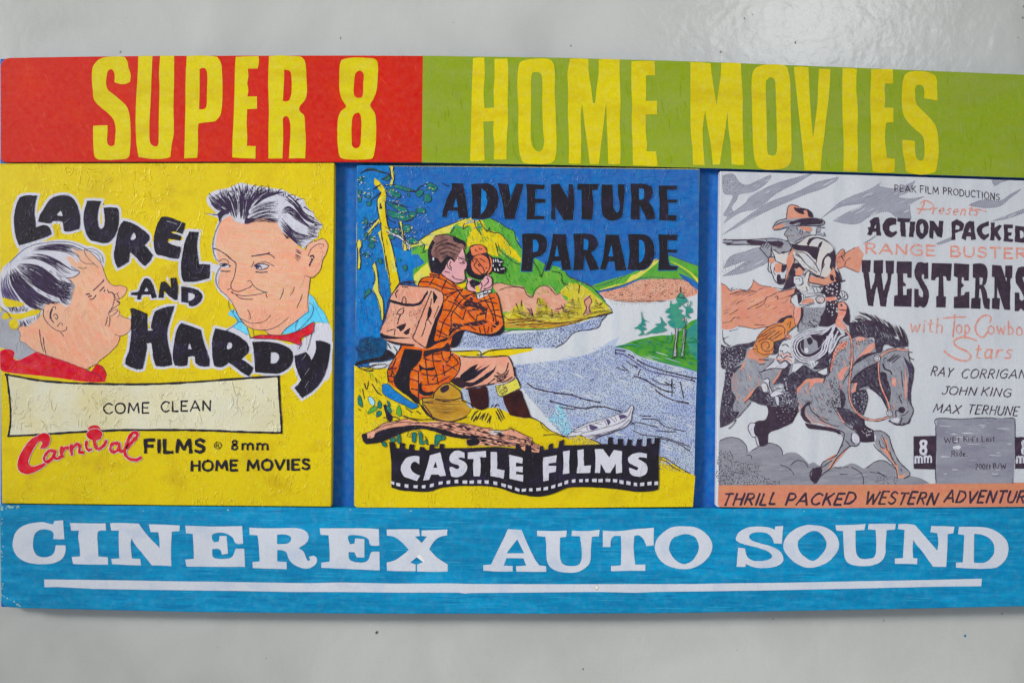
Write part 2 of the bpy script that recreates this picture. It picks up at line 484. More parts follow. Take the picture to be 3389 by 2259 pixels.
me = bpy.data.meshes.new('wall')
me.from_pydata([(-1.6, 0, ZC - 1.2), (1.6, 0, ZC - 1.2), (1.6, 0, ZC + 1.2), (-1.6, 0, ZC + 1.2),
                (-1.6, .08, ZC - 1.2), (1.6, .08, ZC - 1.2), (1.6, .08, ZC + 1.2), (-1.6, .08, ZC + 1.2)], [],
               [(0, 1, 2, 3), (5, 4, 7, 6), (4, 0, 3, 7), (1, 5, 6, 2), (4, 5, 1, 0), (3, 2, 6, 7)])
me.materials.append(wall_material())
wall = bpy.data.objects.new('wall', me); SC.collection.objects.link(wall); wall['kind'] = 'structure'

# small specks and dents in the wall paint
speck_m = paint('speck_brown', (142, 136, 126), grain=0.1)
speck_b = paint('speck_blue', (30, 120, 160), grain=0.1)
specks = Art('paint_speck', wall, 0.0)
for x, y, r, m in ((1889, 152, 4.5, 0), (2464, 62, 3, 0), (2491, 49, 2.2, 0), (2632, 141, 4, 0), (2385, 172, 4, 0), (1249, 2090, 5, 0), (1930, 2212, 3.5, 0),
                (3195, 2103, 4.5, 1), (2558, 2046, 2.5, 0), (2925, 2053, 2.5, 0), (3316, 2030, 3, 0), (1128, 127, 4, 0),
                (3388, 22, 4, 0), (3385, 60, 4, 0), (3370, 125, 2.5, 0), (398, 172, 4, 0), (1246, 2093, 4, 0), (880, 2176, 2, 0), (2440, 2150, 2, 0), (720, 2140, 1.8, 0), (420, 60, 1.8, 0), (1500, 75, 1.6, 0)):
    r0 = random.Random(x)
    specks.h = 0.00004
    specks.fill([(x + r * r0.uniform(.6, 1.3) * math.cos(a), y + r * 1.3 * r0.uniform(.6, 1.2) * math.sin(a), False) for a in [k * 1.05 for k in range(6)]], speck_b if m else speck_m)
specks.build()

sign = bpy.data.objects.new('shop_sign', None); SC.collection.objects.link(sign)
sign.location = (0, 0, ZC)
sign['label'] = 'hand painted wooden film sign with three picture panels between coloured lettered strips'
sign['category'] = 'sign'
BB = 0.0115
def arcs(p):     # rounded corners: (x, y, r)
    out = []
    for i in range(len(p)):
        a, b, c = p[i - 1], p[i], p[(i + 1) % len(p)]
        r = b[2]
        if not r: out.append(b[:2]); continue
        la = math.hypot(a[0] - b[0], a[1] - b[1]); lc = math.hypot(c[0] - b[0], c[1] - b[1])
        s = (b[0] + (a[0] - b[0]) / la * r, b[1] + (a[1] - b[1]) / la * r); e = (b[0] + (c[0] - b[0]) / lc * r, b[1] + (c[1] - b[1]) / lc * r)
        for k in range(6):
            t = k / 5
            out.append(((1 - t) ** 2 * s[0] + 2 * t * (1 - t) * b[0] + t * t * e[0], (1 - t) ** 2 * s[1] + 2 * t * (1 - t) * b[1] + t * t * e[1]))
    return out
board('backboard', sign, arcs([(0, 195, 5), (600, 188, 0), (1400, 189, 0), (2300, 208, 0), (3389, 251, 0), (3520, 256, 5), (3522, 1998, 5), (3389, 2001, 0), (2801, 2013, 0), (2189, 2023, 0), (1865, 2025, 0), (1200, 2025, 0), (612, 2019, 0), (3, 2007, 5)]), 0.0002, BB, NAVY, 0.0004, side=EDGE, label='dark blue backboard seen in the gaps')
top = board('top_strip', sign, arcs([(1, 192, 34), (300, 187, 0), (600, 184.5, 0), (1150, 183.5, 0), (1400, 184.7, 0), (1860, 191, 0), (2300, 203.5, 0), (2800, 223, 0), (3389, 247.5, 0), (3528, 253, 34), (3530, 592, 30), (3389, 588.6, 0), (2850, 571, 0), (2300, 555.5, 0), (1850, 546, 0), (1401, 537.8, 0), (600, 536, 0), (2, 538, 20)]), BB + .0001, FACE, RED, 0.0006, side=EDGE, label='upper strip half red half olive green')
bot = board('bottom_strip', sign, arcs([(-2, 1668, 10), (561, 1674, 0), (1100, 1679, 0), (1712, 1682, 0), (2300, 1682, 0), (3389, 1681, 0), (3528, 1678, 10), (3528, 2001, 14), (3389, 2005.5, 0), (2801, 2018, 0), (2189, 2028.4, 0), (1865, 2030, 0), (1200, 2030, 0), (612, 2024, 0), (60, 2011, 0), (3, 2006, 26)]), BB + .0001, FACE, CYAN, 0.0006, label='lower strip brushed in streaky blue')

ga = Art('green_field', top, FACE)
ga.fill(S0('1400,184.9! 1860,191.2! 2300,203.7! 2800,223.2! 3389,247.7! 3496,252! 3518,260 3526,280! 3527,560! 3518,584 3500,591! 3389,588.4! 2850,570.8! 2300,555.3! 1850,545.8! 1396,537.6! 1397,400!'), GREEN)
ga.build()

# brush strokes showing in the painted boards, and worn paint on their edges
bs = Art('brush_streaks', bot, FACE)
C2 = [paint('streak_light', (48, 158, 200), amount=.4), paint('streak_dark', (20, 116, 168), amount=.4), paint('streak_mid', (34, 140, 192), amount=.4)]
bs.scumble(S0('8,1676! 1100,1686! 2300,1690! 3380,1686! 3380,1996! 1865,2020! 612,2014! 8,1996!'), 1.0, 7, 2.6, C2, 7, dash=(10, 150), hole=(30, 330))
bs.build()
ew = Art('worn_edge', bot, FACE)
PALE = paint('worn_paint', (150, 190, 190), (190, 206, 190), amount=.8, scale=300)
rw = random.Random(3)
for i in range(70):
    t = rw.random()
    if t < .35: p = (2 + rw.uniform(1, 9), 1675 + rw.random() ** 2 * 300)
    elif t < .6: p = (8 + rw.uniform(0, 55), 1672 + rw.uniform(0, 10))
    elif t < .85:
        u = rw.random(); p = (5 + u * 60 + rw.uniform(-3, 3), 1965 + u * 38 + rw.uniform(-3, 3))
    else: p = (rw.uniform(200, 3300), 0); p = (p[0], 1686 + rw.uniform(0, 5))
    r = rw.uniform(1.0, 3.2)
    ew.fill([(p[0] + r * rw.uniform(.6, 1.6) * math.cos(k * 1.05), p[1] + r * rw.uniform(.5, 1.2) * math.sin(k * 1.05), False) for k in range(6)], PALE)
ew.build()['kind'] = 'stuff'
ts = Art('brush_streaks', top, FACE)
ts.scumble(S0('40,200! 600,192! 1388,192! 1386,528! 600,528! 40,528!'), 60, 9, 3, [paint('red_streak', (210, 56, 38), amount=.4), paint('red_streak_dark', (200, 44, 40), amount=.4)], 8, dash=(10, 50), hole=(80, 330))
ts.scumble(S0('1410,194! 2300,212! 3380,256! 3380,580! 2300,548! 1410,530!'), 85, 10, 3.2, [paint('green_streak', (146, 164, 66), amount=.4), paint('green_streak_dark', (130, 152, 26), amount=.4)], 9, dash=(10, 60), hole=(40, 200))
ts.build()

def letters(name, parent, items, mat, h=FACE + 2.4e-5, holes={}):
    for lab, src in items:
        parts = src.split('/')
        c = parts[0].split(':')
        f = globals()[c[0]]
        a = Art(name, parent, h)
        a.fill(f(c[1]), mat, [f(q) for q in parts[1:]], wob=0.25)
        a.build()
letters('letter', top, [
 ('S', 'A1:845,238! 848,190 835,150 825,100 808,76! 760,72 700,76 650,88 620,115 600,150 596,220 603,300 612,355 650,400 700,440 738,485 750,540 748,590 742,645 728,655 708,650 695,630 698,560 697,520! 650,520 605,523! 604,600 608,680 612,715 630,738 680,744 760,742 815,738 835,725 842,700 848,600 846,500 838,440 820,395 780,355 730,315 700,290 690,260 690,215 702,165 718,155 735,165 745,200 742,240! 780,252 815,252 830,245'),
 ('U', 'A1:897,70! 990,68! 985,170 978,350 970,500 972,620 990,650 1010,655 1028,640 1030,500 1035,300 1032,180 1040,68! 1130,68! 1130,200 1126,400 1128,560 1115,640 1105,725! 1060,736 980,737 900,725! 886,640 880,520 882,380 893,200'),
 ('P', 'A1:1212,70! 1300,66 1370,70 1410,76! 1435,120 1442,200 1444,300 1440,400 1428,455 1395,492 1340,500 1288,508! 1284,560 1285,640 1280,730! 1195,734! 1200,560 1203,400 1205,200/1295,155! 1320,147 1338,160 1346,210 1343,300 1340,395 1322,415 1292,415! 1296,280'),
 ('E', 'A1:1530,75! 1678,70! 1680,110 1672,152! 1608,152! 1612,200 1605,250 1612,290 1605,333! 1668,333! 1668,412! 1605,415! 1600,500 1604,580 1602,652! 1658,655! 1658,735! 1580,733 1508,727! 1508,640 1515,500 1522,300 1525,150'),
 ('R', 'A1:1745,72! 1820,66 1900,70 1950,74 1975,95! 1984,130 1988,200 1992,300 1982,350 1955,385 1940,410 1950,435 1975,460 1980,540 1985,620 1980,735! 1925,733 1875,735! 1880,640 1885,560 1880,490 1865,462 1848,460 1835,480! 1838,600 1832,735! 1742,735! 1742,560 1745,400 1740,250/1845,160! 1870,162 1888,180 1893,250 1890,320 1875,358 1855,365 1836,360! 1842,250'),
 ('8', 'A2:60,95! 100,84 160,80 240,84 280,92 295,120 295,200 288,290 270,340 250,375 246,395 262,420 278,450 284,520 282,620 275,680 262,730 225,740 140,742 70,736 45,715 34,640 32,560 36,480 55,430 90,403 88,390 62,350 46,290 45,200 48,130/150,185 180,165 203,190 200,260 196,330 165,342 140,320 140,250/130,470 160,438 180,448 188,500 186,590 180,650 155,668 130,655 124,590'),
 ('H', 'A2:912,85! 950,80 985,82! 990,180 982,300 988,408! 1050,405! 1046,300 1052,200 1052,88! 1138,88! 1142,200 1138,350 1140,500 1132,600 1130,742! 1048,742! 1050,640 1044,560 1048,493! 980,495! 984,600 988,748! 940,752 893,752! 898,600 900,500 905,300 908,200'),
 ('O', 'A2:1210,130 1235,102 1290,90 1370,86 1415,95 1438,130 1445,200 1443,300 1450,450 1455,600 1450,720 1425,765! 1350,772 1250,765 1228,740 1212,680 1205,560 1208,420 1200,250/1292,200 1322,175 1345,180 1362,220 1362,400 1368,560 1375,620 1365,670 1340,690 1308,670 1288,600 1290,400'),
 ('M', 'A2:1543,88! 1600,86 1662,90! 1665,180 1680,280 1692,375! 1705,375! 1715,280 1728,180 1728,92! 1800,90 1866,93! 1864,200 1870,350 1865,500 1870,640 1868,770! 1830,774 1790,770! 1788,700 1785,600 1780,480 1778,365! 1765,480 1750,600 1738,700 1730,770! 1700,772 1670,770! 1655,640 1640,540 1630,450 1620,375! 1612,480 1615,600 1612,768! 1570,770 1534,765! 1535,600 1528,450 1530,300 1526,180'),
 ('E', 'A2:1940,105! 2020,102 2092,103! 2095,196! 2060,195 2035,198! 2036,280 2035,362! 2107,360! 2107,448! 2035,450! 2034,560 2042,640 2038,688! 2100,688! 2105,730 2112,784! 2030,782 1950,778! 1948,640 1942,500 1945,380 1940,250'),
 ('M', 'A3:168,112! 230,112 300,120! 310,200 325,300 340,395! 352,300 366,200 370,118! 430,114 500,118! 502,200 512,350 510,500 515,640 520,785! 480,784 438,778! 432,650 418,550 412,435! 395,560 375,680 362,780! 315,782! 300,640 280,530 265,430! 252,520 250,620 262,785! 185,782! 182,680 170,560 168,400 168,250'),
 ('O', 'A3:572,200 590,155 640,130 720,125 790,135 812,180 822,250 825,400 830,600 830,740 800,795 720,815 640,812 600,780 582,700 575,560 572,400 568,280/662,260 672,225 695,210 720,228 726,280 730,420 735,600 732,700 715,722 690,720 672,690 668,500'),
 ('V', 'A3:845,142! 890,140 942,145! 945,220 950,330 960,480 972,600! 985,500 1000,380 1005,250 1010,155! 1045,155 1085,158! 1082,250 1070,380 1055,500 1045,600 1030,700 1022,822! 970,820 915,818! 905,700 890,560 875,420 860,280'),
 ('I', 'A3:1165,150! 1210,150 1258,155! 1255,280 1265,420 1262,560 1266,700 1262,828! 1215,826 1170,824! 1172,640 1165,480 1162,300'),
 ('E', 'A3:1352,158! 1430,155 1495,158! 1496,250! 1442,252! 1440,300 1445,350 1440,408! 1498,410! 1498,505! 1450,508! 1442,600 1450,680 1455,738! 1508,742! 1505,830! 1430,836 1362,826! 1350,700 1350,500 1345,350 1350,250'),
 ('S', 'A3:1562,220 1590,180 1640,170 1700,172 1755,188 1780,215 1785,290 1787,362! 1740,355 1698,348! 1700,300 1692,270 1665,258 1642,275 1640,330 1650,385 1690,430 1740,480 1775,530 1790,600 1795,700 1785,780 1775,825 1740,840 1680,848 1620,840 1582,825 1575,780 1560,700 1555,620! 1600,622 1638,628! 1640,690 1648,735 1670,755 1692,750 1702,710 1698,630 1685,590 1640,550 1590,500 1560,440 1552,340'),
], YELLOW)
letters('letter', bot, [
 ('C', 'B1:410,138! 412,180 418,260! 380,262 345,258! 348,225 330,205 290,196 250,205 225,230 215,280 218,330 240,365 280,378 320,372 350,350 362,300! 425,300! 425,340 405,385 360,412 300,422 220,420 160,405 110,370 85,320 84,270 100,220 140,180 200,158 270,150 310,158 345,165! 352,142!'),
 ('I', 'B1:455,155! 560,158 685,158! 688,205! 640,208 632,250 636,310 638,372! 700,378! 702,425! 590,425 475,422! 465,375! 520,372! 516,300 508,250 512,205! 462,205!'),
 ('N', 'B1:714,158! 760,154 900,160! 960,240 1020,300 1036,322! 1035,270 1028,215! 978,215! 966,165! 1060,166 1168,172! 1165,208! 1115,212! 1110,320 1112,435! 1060,432 985,430! 930,360 880,300 852,255! 848,300 856,385! 910,388! 915,430! 820,428 728,422! 722,388! 775,385! 770,280 772,205! 722,205!'),
 ('E', 'B1:1202,172! 1380,178 1572,175! 1578,290! 1530,288 1510,250 1470,225 1420,218 1378,232 1378,265 1392,280! 1420,275! 1425,240! 1470,240! 1480,355! 1440,360! 1430,330 1410,322! 1378,325! 1380,370 1400,385 1450,388 1500,380 1520,350 1528,322! 1585,322! 1590,440! 1400,440 1210,438! 1202,392! 1258,388! 1256,300 1250,225! 1208,222!'),
 ('R', 'B1:1618,185! 1750,190 1900,188 1970,200 2000,230 1998,270 1970,300 1940,318 1970,340 1985,380 2000,402 2012,395 2005,375! 2040,368 2058,390 2050,420 2010,448 1960,448 1900,420 1870,380 1862,350 1840,335 1800,330! 1800,405! 1860,408! 1860,455! 1750,452 1640,448! 1638,408! 1685,405! 1680,300 1670,235! 1620,232!/1798,232! 1850,230 1885,245 1888,270 1860,290 1798,292!'),
 ('E', 'B1:2075,190! 2250,190 2380,190 2458,195! 2462,302! 2405,300 2390,260 2340,238 2265,236 2260,262 2270,292! 2300,290! 2305,255! 2365,260! 2365,380! 2315,378! 2300,345! 2262,343! 2265,385 2290,405 2350,412 2390,395 2410,345 2462,342! 2464,462! 2300,456 2085,446! 2085,412! 2140,405! 2138,320 2132,235! 2080,232!'),
 ('X', 'B2:352,198! 470,196 562,196! 568,240! 536,244! 580,285! 614,244! 578,240! 580,204! 650,202 746,198! 745,236! 700,245 660,275 628,325! 680,380 748,425! 748,470! 640,472 550,470! 550,425! 588,410! 550,375! 505,412! 540,425! 540,468! 450,468 355,465! 352,412! 410,395 460,360 496,330! 450,280 400,245 355,238!'),
 ('A', 'B2:1140,195! 1228,200! 1270,300 1320,400 1345,430! 1388,435! 1388,472! 1290,472 1194,470! 1192,435! 1258,432! 1240,385! 1130,383! 1112,432! 1170,435! 1170,470! 1070,470 980,465! 980,428! 1030,425! 1080,320 1110,260/1130,352! 1200,262! 1245,352!'),
 ('U', 'B2:1328,205! 1430,208 1522,205! 1518,245! 1478,250! 1476,320 1480,390 1500,425 1550,435 1600,425 1618,380 1615,300 1605,242! 1552,240! 1555,205! 1640,208 1734,200! 1730,242! 1685,245! 1678,320 1674,400 1650,440 1600,470 1540,478 1450,465 1405,430 1390,380 1388,300 1382,245! 1330,240!'),
 ('T', 'B2:1755,205! 1860,208 1960,196 2086,186! 2085,300! 2038,305! 2020,262 1990,236 1960,240! 1955,320 1965,425! 2032,425! 2030,465! 1920,465 1808,468! 1808,435! 1872,430! 1875,320 1872,240! 1830,240 1808,268 1805,312! 1755,312!'),
 ('O', 'B3:160,177 230,187 290,225 325,275 330,320 310,370 260,420 200,448 140,455 60,440 0,405 -35,350 -42,300 -25,255 15,215 70,182/50,312 70,260 110,238 160,228 215,245 240,290 238,340 200,400 145,422 90,395 58,350'),
 ('S', 'B3:740,178! 790,175! 782,290! 730,288! 720,255 690,225 640,215 590,222 568,245 590,270 650,290 720,310 770,340 790,375 785,410 740,438 660,448 600,442 548,422! 545,440! 488,440! 498,315! 542,320! 555,370 590,398 640,402 690,395 718,375 700,345 640,320 560,300 500,280 482,258 505,215 560,185 630,178 700,185 735,200!'),
 ('O', 'B3:970,168 1060,182 1120,220 1150,270 1150,320 1120,370 1070,415 990,443 920,440 850,400 800,340 792,290 815,240 860,200 915,175/885,280 920,240 980,207 1030,220 1065,265 1070,310 1040,360 985,402 930,375 895,335'),
 ('U', 'B3:1130,170! 1230,168 1325,162! 1318,200! 1260,205! 1260,280 1265,350 1290,385 1340,388 1385,370 1395,300 1390,200! 1340,198! 1345,162! 1430,160 1522,162! 1515,198! 1462,202! 1455,300 1452,360 1425,405 1370,430 1290,435 1220,420 1190,380 1182,300 1180,208! 1135,205!'),
 ('N', 'B3:1538,162! 1600,162 1645,168! 1700,230 1760,300 1790,335! 1798,280 1790,222! 1745,215! 1752,175! 1820,176 1902,180! 1895,222! 1858,228! 1855,330 1848,440! 1800,440 1762,438! 1700,350 1650,290 1635,265! 1630,320 1634,382! 1662,385! 1658,422! 1590,420 1515,420! 1515,385! 1568,382! 1572,300 1578,200! 1535,195!'),
 ('D', 'B3:1932,180! 2030,180 2120,188 2190,220 2240,270 2252,330 2235,390 2190,435 2140,450 2030,452 1912,445! 1912,412! 1955,410! 1962,320 1965,235! 1925,228!/2030,225! 2090,235 2140,265 2160,310 2155,360 2120,400 2080,415 2028,412! 2028,320'),
], WHITE)
ul = Art('underline', bot, FACE + 2e-5)
ul.fill(B1('286,521! 560,525! 840,528! 1120,533! 1420,536! 1700,541! 2000,545!') + B2('60,541! 400,548! 760,547! 900,551! 1400,553! 2000,551! 2350,551!') + B3('400,547! 800,543! 1300,533! 1750,525! 2080,517! 2076,566! 1800,568! 1200,582! 700,592! 300,599!') + B2('2100,601! 1960,608! 1750,602! 1300,606! 900,609! 860,614! 820,607! 400,606! 60,603!') + B1('1900,602! 1500,596! 1000,590! 600,582! 380,570! 288,572!'), WHITE, wob=0.4)
ul.build()
# thick flecks of paint: on the X and on the underline
fl = Art('paint_fleck', bot, FACE + 5e-5)
FLK = paint('fleck', (232, 230, 228), rough=0.3)
FLK2 = paint('fleck_tan', (176, 160, 140), rough=0.4)
fl.fill(B2('545,375! 570,358! 592,395! 600,412! 575,400!'), FLK)
fl.build()
fl = Art('paint_fleck', bot, FACE + 5e-5)
fl.fill(B2('1700,575 1705,562 1722,558 1730,575 1722,590 1708,592'), FLK2); fl.fill(B2('1704,574 1708,564 1720,561 1726,574 1718,585 1708,586'), FLK)
fl.build()

# ------------------------------------------------------------------ first panel
PY = paint('panel_yellow', (218, 192, 4), (206, 176, 2), relief=0.04, grain=0.05, amount=0.4, scale=45, wrinkle=0.24, rough=0.42, spec=0.26)
INK = paint('black_ink', (34, 30, 38), (44, 36, 58), relief=0.08, grain=0.15, amount=0.5, scale=80, wrinkle=0.25, rough=0.42)
PEN = paint('pen_ink', (52, 40, 62), (66, 52, 84), rough=0.5, amount=0.6, scale=200)
PW = paint('paper_white', (204, 202, 212), (196, 194, 208), relief=0.04, grain=0.04, wrinkle=0.24, rough=0.4, amount=0.5)
SKIN = paint('skin_tone', (224, 176, 146), (232, 160, 132), relief=0.03, grain=0.03, wrinkle=0.22, rough=0.4, amount=1.0, scale=42, streak=(.6, 1.2))
CREAM = paint('cream_paint', (216, 211, 186), (214, 202, 156), relief=0.05, grain=0.03, wrinkle=0.42, rough=0.4, amount=0.8, scale=30)
PRED = paint('panel_red', (206, 40, 54), (216, 56, 66), relief=0.05, grain=0.06, wrinkle=0.24, rough=0.38, amount=0.7, scale=60)
PGREY = paint('panel_grey', (168, 168, 176), (150, 150, 160), relief=0.04, grain=0.06, wrinkle=0.2, amount=0.8, scale=80)
PCYAN = paint('panel_cyan', (96, 196, 232), (120, 208, 236), grain=0.03, amount=0.6, scale=80, wrinkle=0.15, rough=0.4)
PURP = paint('pen_purple', (92, 78, 118), (70, 56, 96), rough=0.5, amount=0.7, scale=200)

p1 = board('picture_panel', sign, arcs([(-3, 541, 3), (560, 540, 0), (1107, 539, 4), (1102, 1100, 0), (1096.5, 1676, 5), (561, 1671.4, 0), (6, 1665, 5), (0, 1100, 0)]), BB + .0001, FACE + .0001, PY, 0.0007, label='yellow picture panel with two cartoon men')
H1 = FACE + .0001
CA = crop(0, 600, 3.2667); CB = crop(660, 580, 3.4087); CC = crop(0, 780, 3.1354); CD = crop(400, 900, 3.268); CE = crop(0, 1220, 2.1787)

# white glow the pictures and lettering stand on
g = Art('white_outline', p1, H1)
LET = {
 'L': (CA, '215,172! 262,155 330,150 402,155! 380,235 372,330 380,420 388,500! 430,480 480,472 515,480! 545,520 556,572! 470,610 380,640 290,668 205,692! 175,620 155,520 150,400 165,290 190,215'),
 'A': (CA, '414,420 430,365 470,300 520,220 570,175 640,152 710,150 770,170 810,215 840,280 862,370 866,440 856,510! 800,530 730,545 690,535! 682,480 676,440! 640,430 600,428 565,430! 548,455! 500,452 450,445 412,438!', '610,365! 630,335 655,315! 668,335 676,375! 640,372'),
 'U': (CA, '938,212! 1000,208 1094,214! 1068,290 1055,380 1058,460 1075,505 1100,515 1120,495 1132,430 1128,360 1118,285! 1180,280 1260,285! 1280,310 1284,380 1280,470 1262,540 1232,600 1180,655 1120,668 1050,655 990,640 950,600 920,530 905,450 900,400 910,320 930,250'),
 'R': (CA, '1338,425! 1390,438 1450,460 1520,505 1580,550 1612,590 1612,630 1590,660 1560,690! 1600,730 1655,798! 1620,860 1565,915! 1520,880 1465,815 1405,765! 1398,810 1392,862! 1340,900 1272,935! 1245,880 1230,800 1240,720 1255,640 1275,540 1300,470', '1408,632! 1418,590 1445,552 1465,575 1468,610 1440,632'),
 'E': (CA, '1745,385! 1800,382 1870,400 1940,430! 2003,452! 1992,510 1970,570! 1930,555 1880,542 1845,545! 1862,560 1900,570 1955,588! 1960,610 1945,640! 1890,630 1820,620! 1812,645 1815,660! 1880,690 1950,705! 1950,760 1928,835! 1850,830 1760,805 1700,795! 1675,760 1662,680 1662,610 1680,520 1710,440'),
 'L2': (CA, '2048,542! 2100,545 2145,548! 2135,620 2128,700 2135,780 2150,895! 2200,893 2268,898! 2268,980 2262,1045! 2180,1068 2080,1085 1985,1085! 1965,1040 1955,960 1960,860 1975,760 1995,660 2025,590'),
 'A2': (CA, '1545,1075! 1560,1052 1600,1048 1625,1065! 1660,1140 1692,1255! 1640,1262! 1630,1222! 1530,1224! 1515,1278! 1480,1275! 1484,1235! 1412,1225! 1418,1205! 1500,1190! 1520,1130', '1552,1188! 1582,1138! 1604,1188!'),
 'N': (CA, '1740,1088! 1785,1080! 1850,1150! 1840,1045! 1905,1040! 1925,1150 1915,1280! 1885,1280! 1830,1240 1770,1180! 1768,1258! 1715,1258! 1722,1170'),
 'D': (CA, '1958,1135! 2040,1145 2120,1165 2170,1200 2188,1240 2170,1290 2130,1330 2080,1350! 2045,1345! 2035,1312! 1960,1305! 1958,1220', '2030,1200! 2080,1210 2105,1225 2100,1260 2070,1285 2030,1290!'),
 'H': (CD, '100,400! 125,388 190,410 285,450! 285,540 290,635! 345,628! 325,600 340,510 365,430! 420,400 500,375 578,368! 555,440 525,540 500,640 505,740 520,820 545,920 555,1000! 470,1020 380,1015! 355,950 340,850 330,765! 275,768! 280,820 260,930 235,1045! 190,1052 110,1030 45,995! 55,930 85,860 100,760 110,640 110,520 112,460'),
 'A3': (CD, '655,550! 720,570 790,595 865,625! 880,700 910,800 945,900 960,960 952,1018! 880,1020 830,1005! 805,975 800,915! 770,905 725,915! 722,965 715,1008! 650,1015 585,1010! 565,960 560,880 575,760 595,660 620,590', '725,830! 730,790 740,765 755,800 765,835!'),
 'R2': (CD, '1020,608! 1080,620 1180,645 1270,690 1350,750 1385,820 1370,880 1300,940! 1360,975 1430,1030! 1415,1080 1380,1125! 1310,1085 1240,1030 1165,975! 1140,1000 1085,1028! 1040,1025 1008,1015! 990,920 985,820 990,720', '1140,830! 1145,790 1160,760 1190,760 1205,790 1195,820 1165,835'),
 'D2': (CD, '1418,755! 1500,750 1600,752 1720,775 1800,810 1850,860 1862,930 1840,1000 1780,1060 1700,1095 1620,1095 1540,1090 1450,1080! 1448,1000 1440,900 1432,820', '1622,865! 1680,870 1710,900 1705,950 1670,985 1618,985! 1618,920'),
 'Y': (CD, '2105,745! 2150,738 2210,755 2265,780! 2260,860 2245,970 2215,1080 2160,1190 2080,1280 1960,1360! 1920,1310 1875,1250! 1920,1210 1950,1165! 1920,1100 1895,1030 1880,950 1875,905! 1940,885 2000,862! 2040,910 2062,955! 2090,900 2110,830'),
}
g.fill(CC('0,420! 30,330 120,250 200,150 150,60! 140,0 300,20! 420,60 600,40 760,55 900,105 960,110 1060,160 1095,240 1080,330! 800,500 300,900! 60,800 0,700!'), PW)
g.fill(CD('1020,610! 1100,620 1200,580 1270,520! 1400,700! 1900,780 2060,560! 2250,540! 2285,640! 2283,1060! 2200,1180 1900,1000 1850,830 1400,760 1150,680'), PW)
g.fill(CB('135,800! 170,650 210,520 300,420! 500,500 400,900! 330,1000! 380,1400! 420,1500! 280,1370 200,1290 165,1180 185,1080 215,1000 165,930'), PW)
g.fill(CA('2270,930! 2300,890 2420,930! 2420,1180! 2330,1000!'), PW)
for k, v in LET.items():
    g.halo(v[0](v[1]), 8.8 if k not in ('A2', 'N', 'D') else 7, PW)
g.fill(CD('1360,890! 1410,880 1405,930 1375,940 1350,925'), PY)
g.fill(CD('1405,1110! 1450,1098 1520,1108! 1480,1130 1420,1135'), PY)
g.build()

def add(a, c, w, mat, txt, taper=0):
    a.c = c; a.lines(txt, w, mat, taper)

# man seen from the side
m1 = Art('man_in_profile', p1, H1 + 1.3e-4)
m1.fill(CC('0,790! 60,770 200,870 230,1000 300,1130 380,1200 210,1290! 150,1270 120,1200 40,1170 0,1160!'), PGREY)
m1.fill(CC('0,1200! 40,1178 110,1180 150,1210 140,1270 170,1290 210,1285! 370,1205! 480,1240 640,1290 800,1350 890,1380 940,1410! 1000,1330! 1050,1350 1090,1400 1105,1450 1090,1515! 900,1515 500,1460 150,1425 20,1400 0,1330!'), PRED)
m1.fill(CC('680,90! 780,105 870,145 930,165 990,220 1050,290 1080,370 1110,450 1150,500 1190,518 1250,515 1300,530 1318,560 1300,600 1265,640 1240,655! 1245,690 1238,715 1222,745 1232,770 1240,800 1270,835 1310,855 1355,870 1360,940 1340,990 1300,1025 1250,1040! 1235,1090 1200,1150 1120,1230 1040,1290 1000,1330 930,1360 890,1380 800,1350 640,1290 480,1240 360,1195 280,1130 210,1080 215,1020 190,960 215,930 300,890 430,830! 440,700 600,560 640,300!'), SKIN)
m1.fill(CC('0,430! 30,370 90,290 150,235 230,150 350,100 500,68 620,62 750,78 870,140! 840,150 760,135 790,190 825,240 828,290! 790,270 740,220 690,225 740,300 830,370 825,400 700,440! 780,515 750,580 745,660 700,740! 620,700 520,690 460,730 440,800 300,930 190,920 180,880 100,800 30,740 0,650!'), PW)
m1.fill(CC('870,140! 940,135 1010,160 1060,215 1070,280 1058,300! 1020,245 950,185'), PW)
m1.fill(CC('440,800! 450,750 490,705 550,695 610,720 640,800 650,880 690,950 680,985 630,985 560,960 490,900 460,860'), SKIN)
FLESH = [paint('flesh_warm', (236, 160, 130), amount=.5, rough=.4), paint('flesh_light', (228, 180, 150), amount=.5, rough=.4), paint('flesh_pink', (230, 170, 150), amount=.5, rough=.4), paint('flesh_ochre', (224, 168, 126), amount=.5, rough=.4)]
m1.scumble(CC('760,160! 870,150 990,230 1080,380 1150,510 1290,560 1190,640 1210,760 1330,880 1300,1010 1220,1080 1100,1220 900,1360 640,1280 360,1180 230,1060 300,920 450,840! 560,960 700,950 800,600 740,450 820,400 800,300'), 62, 7, 4.5, FLESH, 21, dash=(15, 70), hole=(6, 50))
fl = lambda txt: [CC(t) for t in txt.split('|')]
m1.flow(fl('350,130 480,95 620,85 760,100 870,140|330,150 480,120 620,115 760,150 840,200|320,170 460,150 620,160 740,200 828,290'), 35, 1.7, PEN, 1, cut=.35)
m1.flow(fl('300,180 460,190 620,260 720,330 830,365|230,250 380,250 540,320 640,410 690,430'), 27, 2.3, PEN, 2, cut=.4)
m1.flow(fl('210,290 360,290 500,370 620,470 780,515|180,310 320,380 460,470 600,560 760,570|150,340 250,440 420,560 600,640 745,660'), 96, 2.5, PEN, 3, cut=.4)
m1.flow(fl('150,340 250,460 400,600 560,680 640,690|120,350 180,480 300,620 400,700 470,720|95,360 110,480 200,620 300,730 440,780'), 92, 2.5, PEN, 4, cut=.3)
m1.flow(fl('95,360 90,480 150,600 230,700 300,760|60,370 40,480 80,600 150,720 190,800|10,420 8,520 30,640 60,720 110,800'), 39, 2.0, PURP, 5, cut=.4)
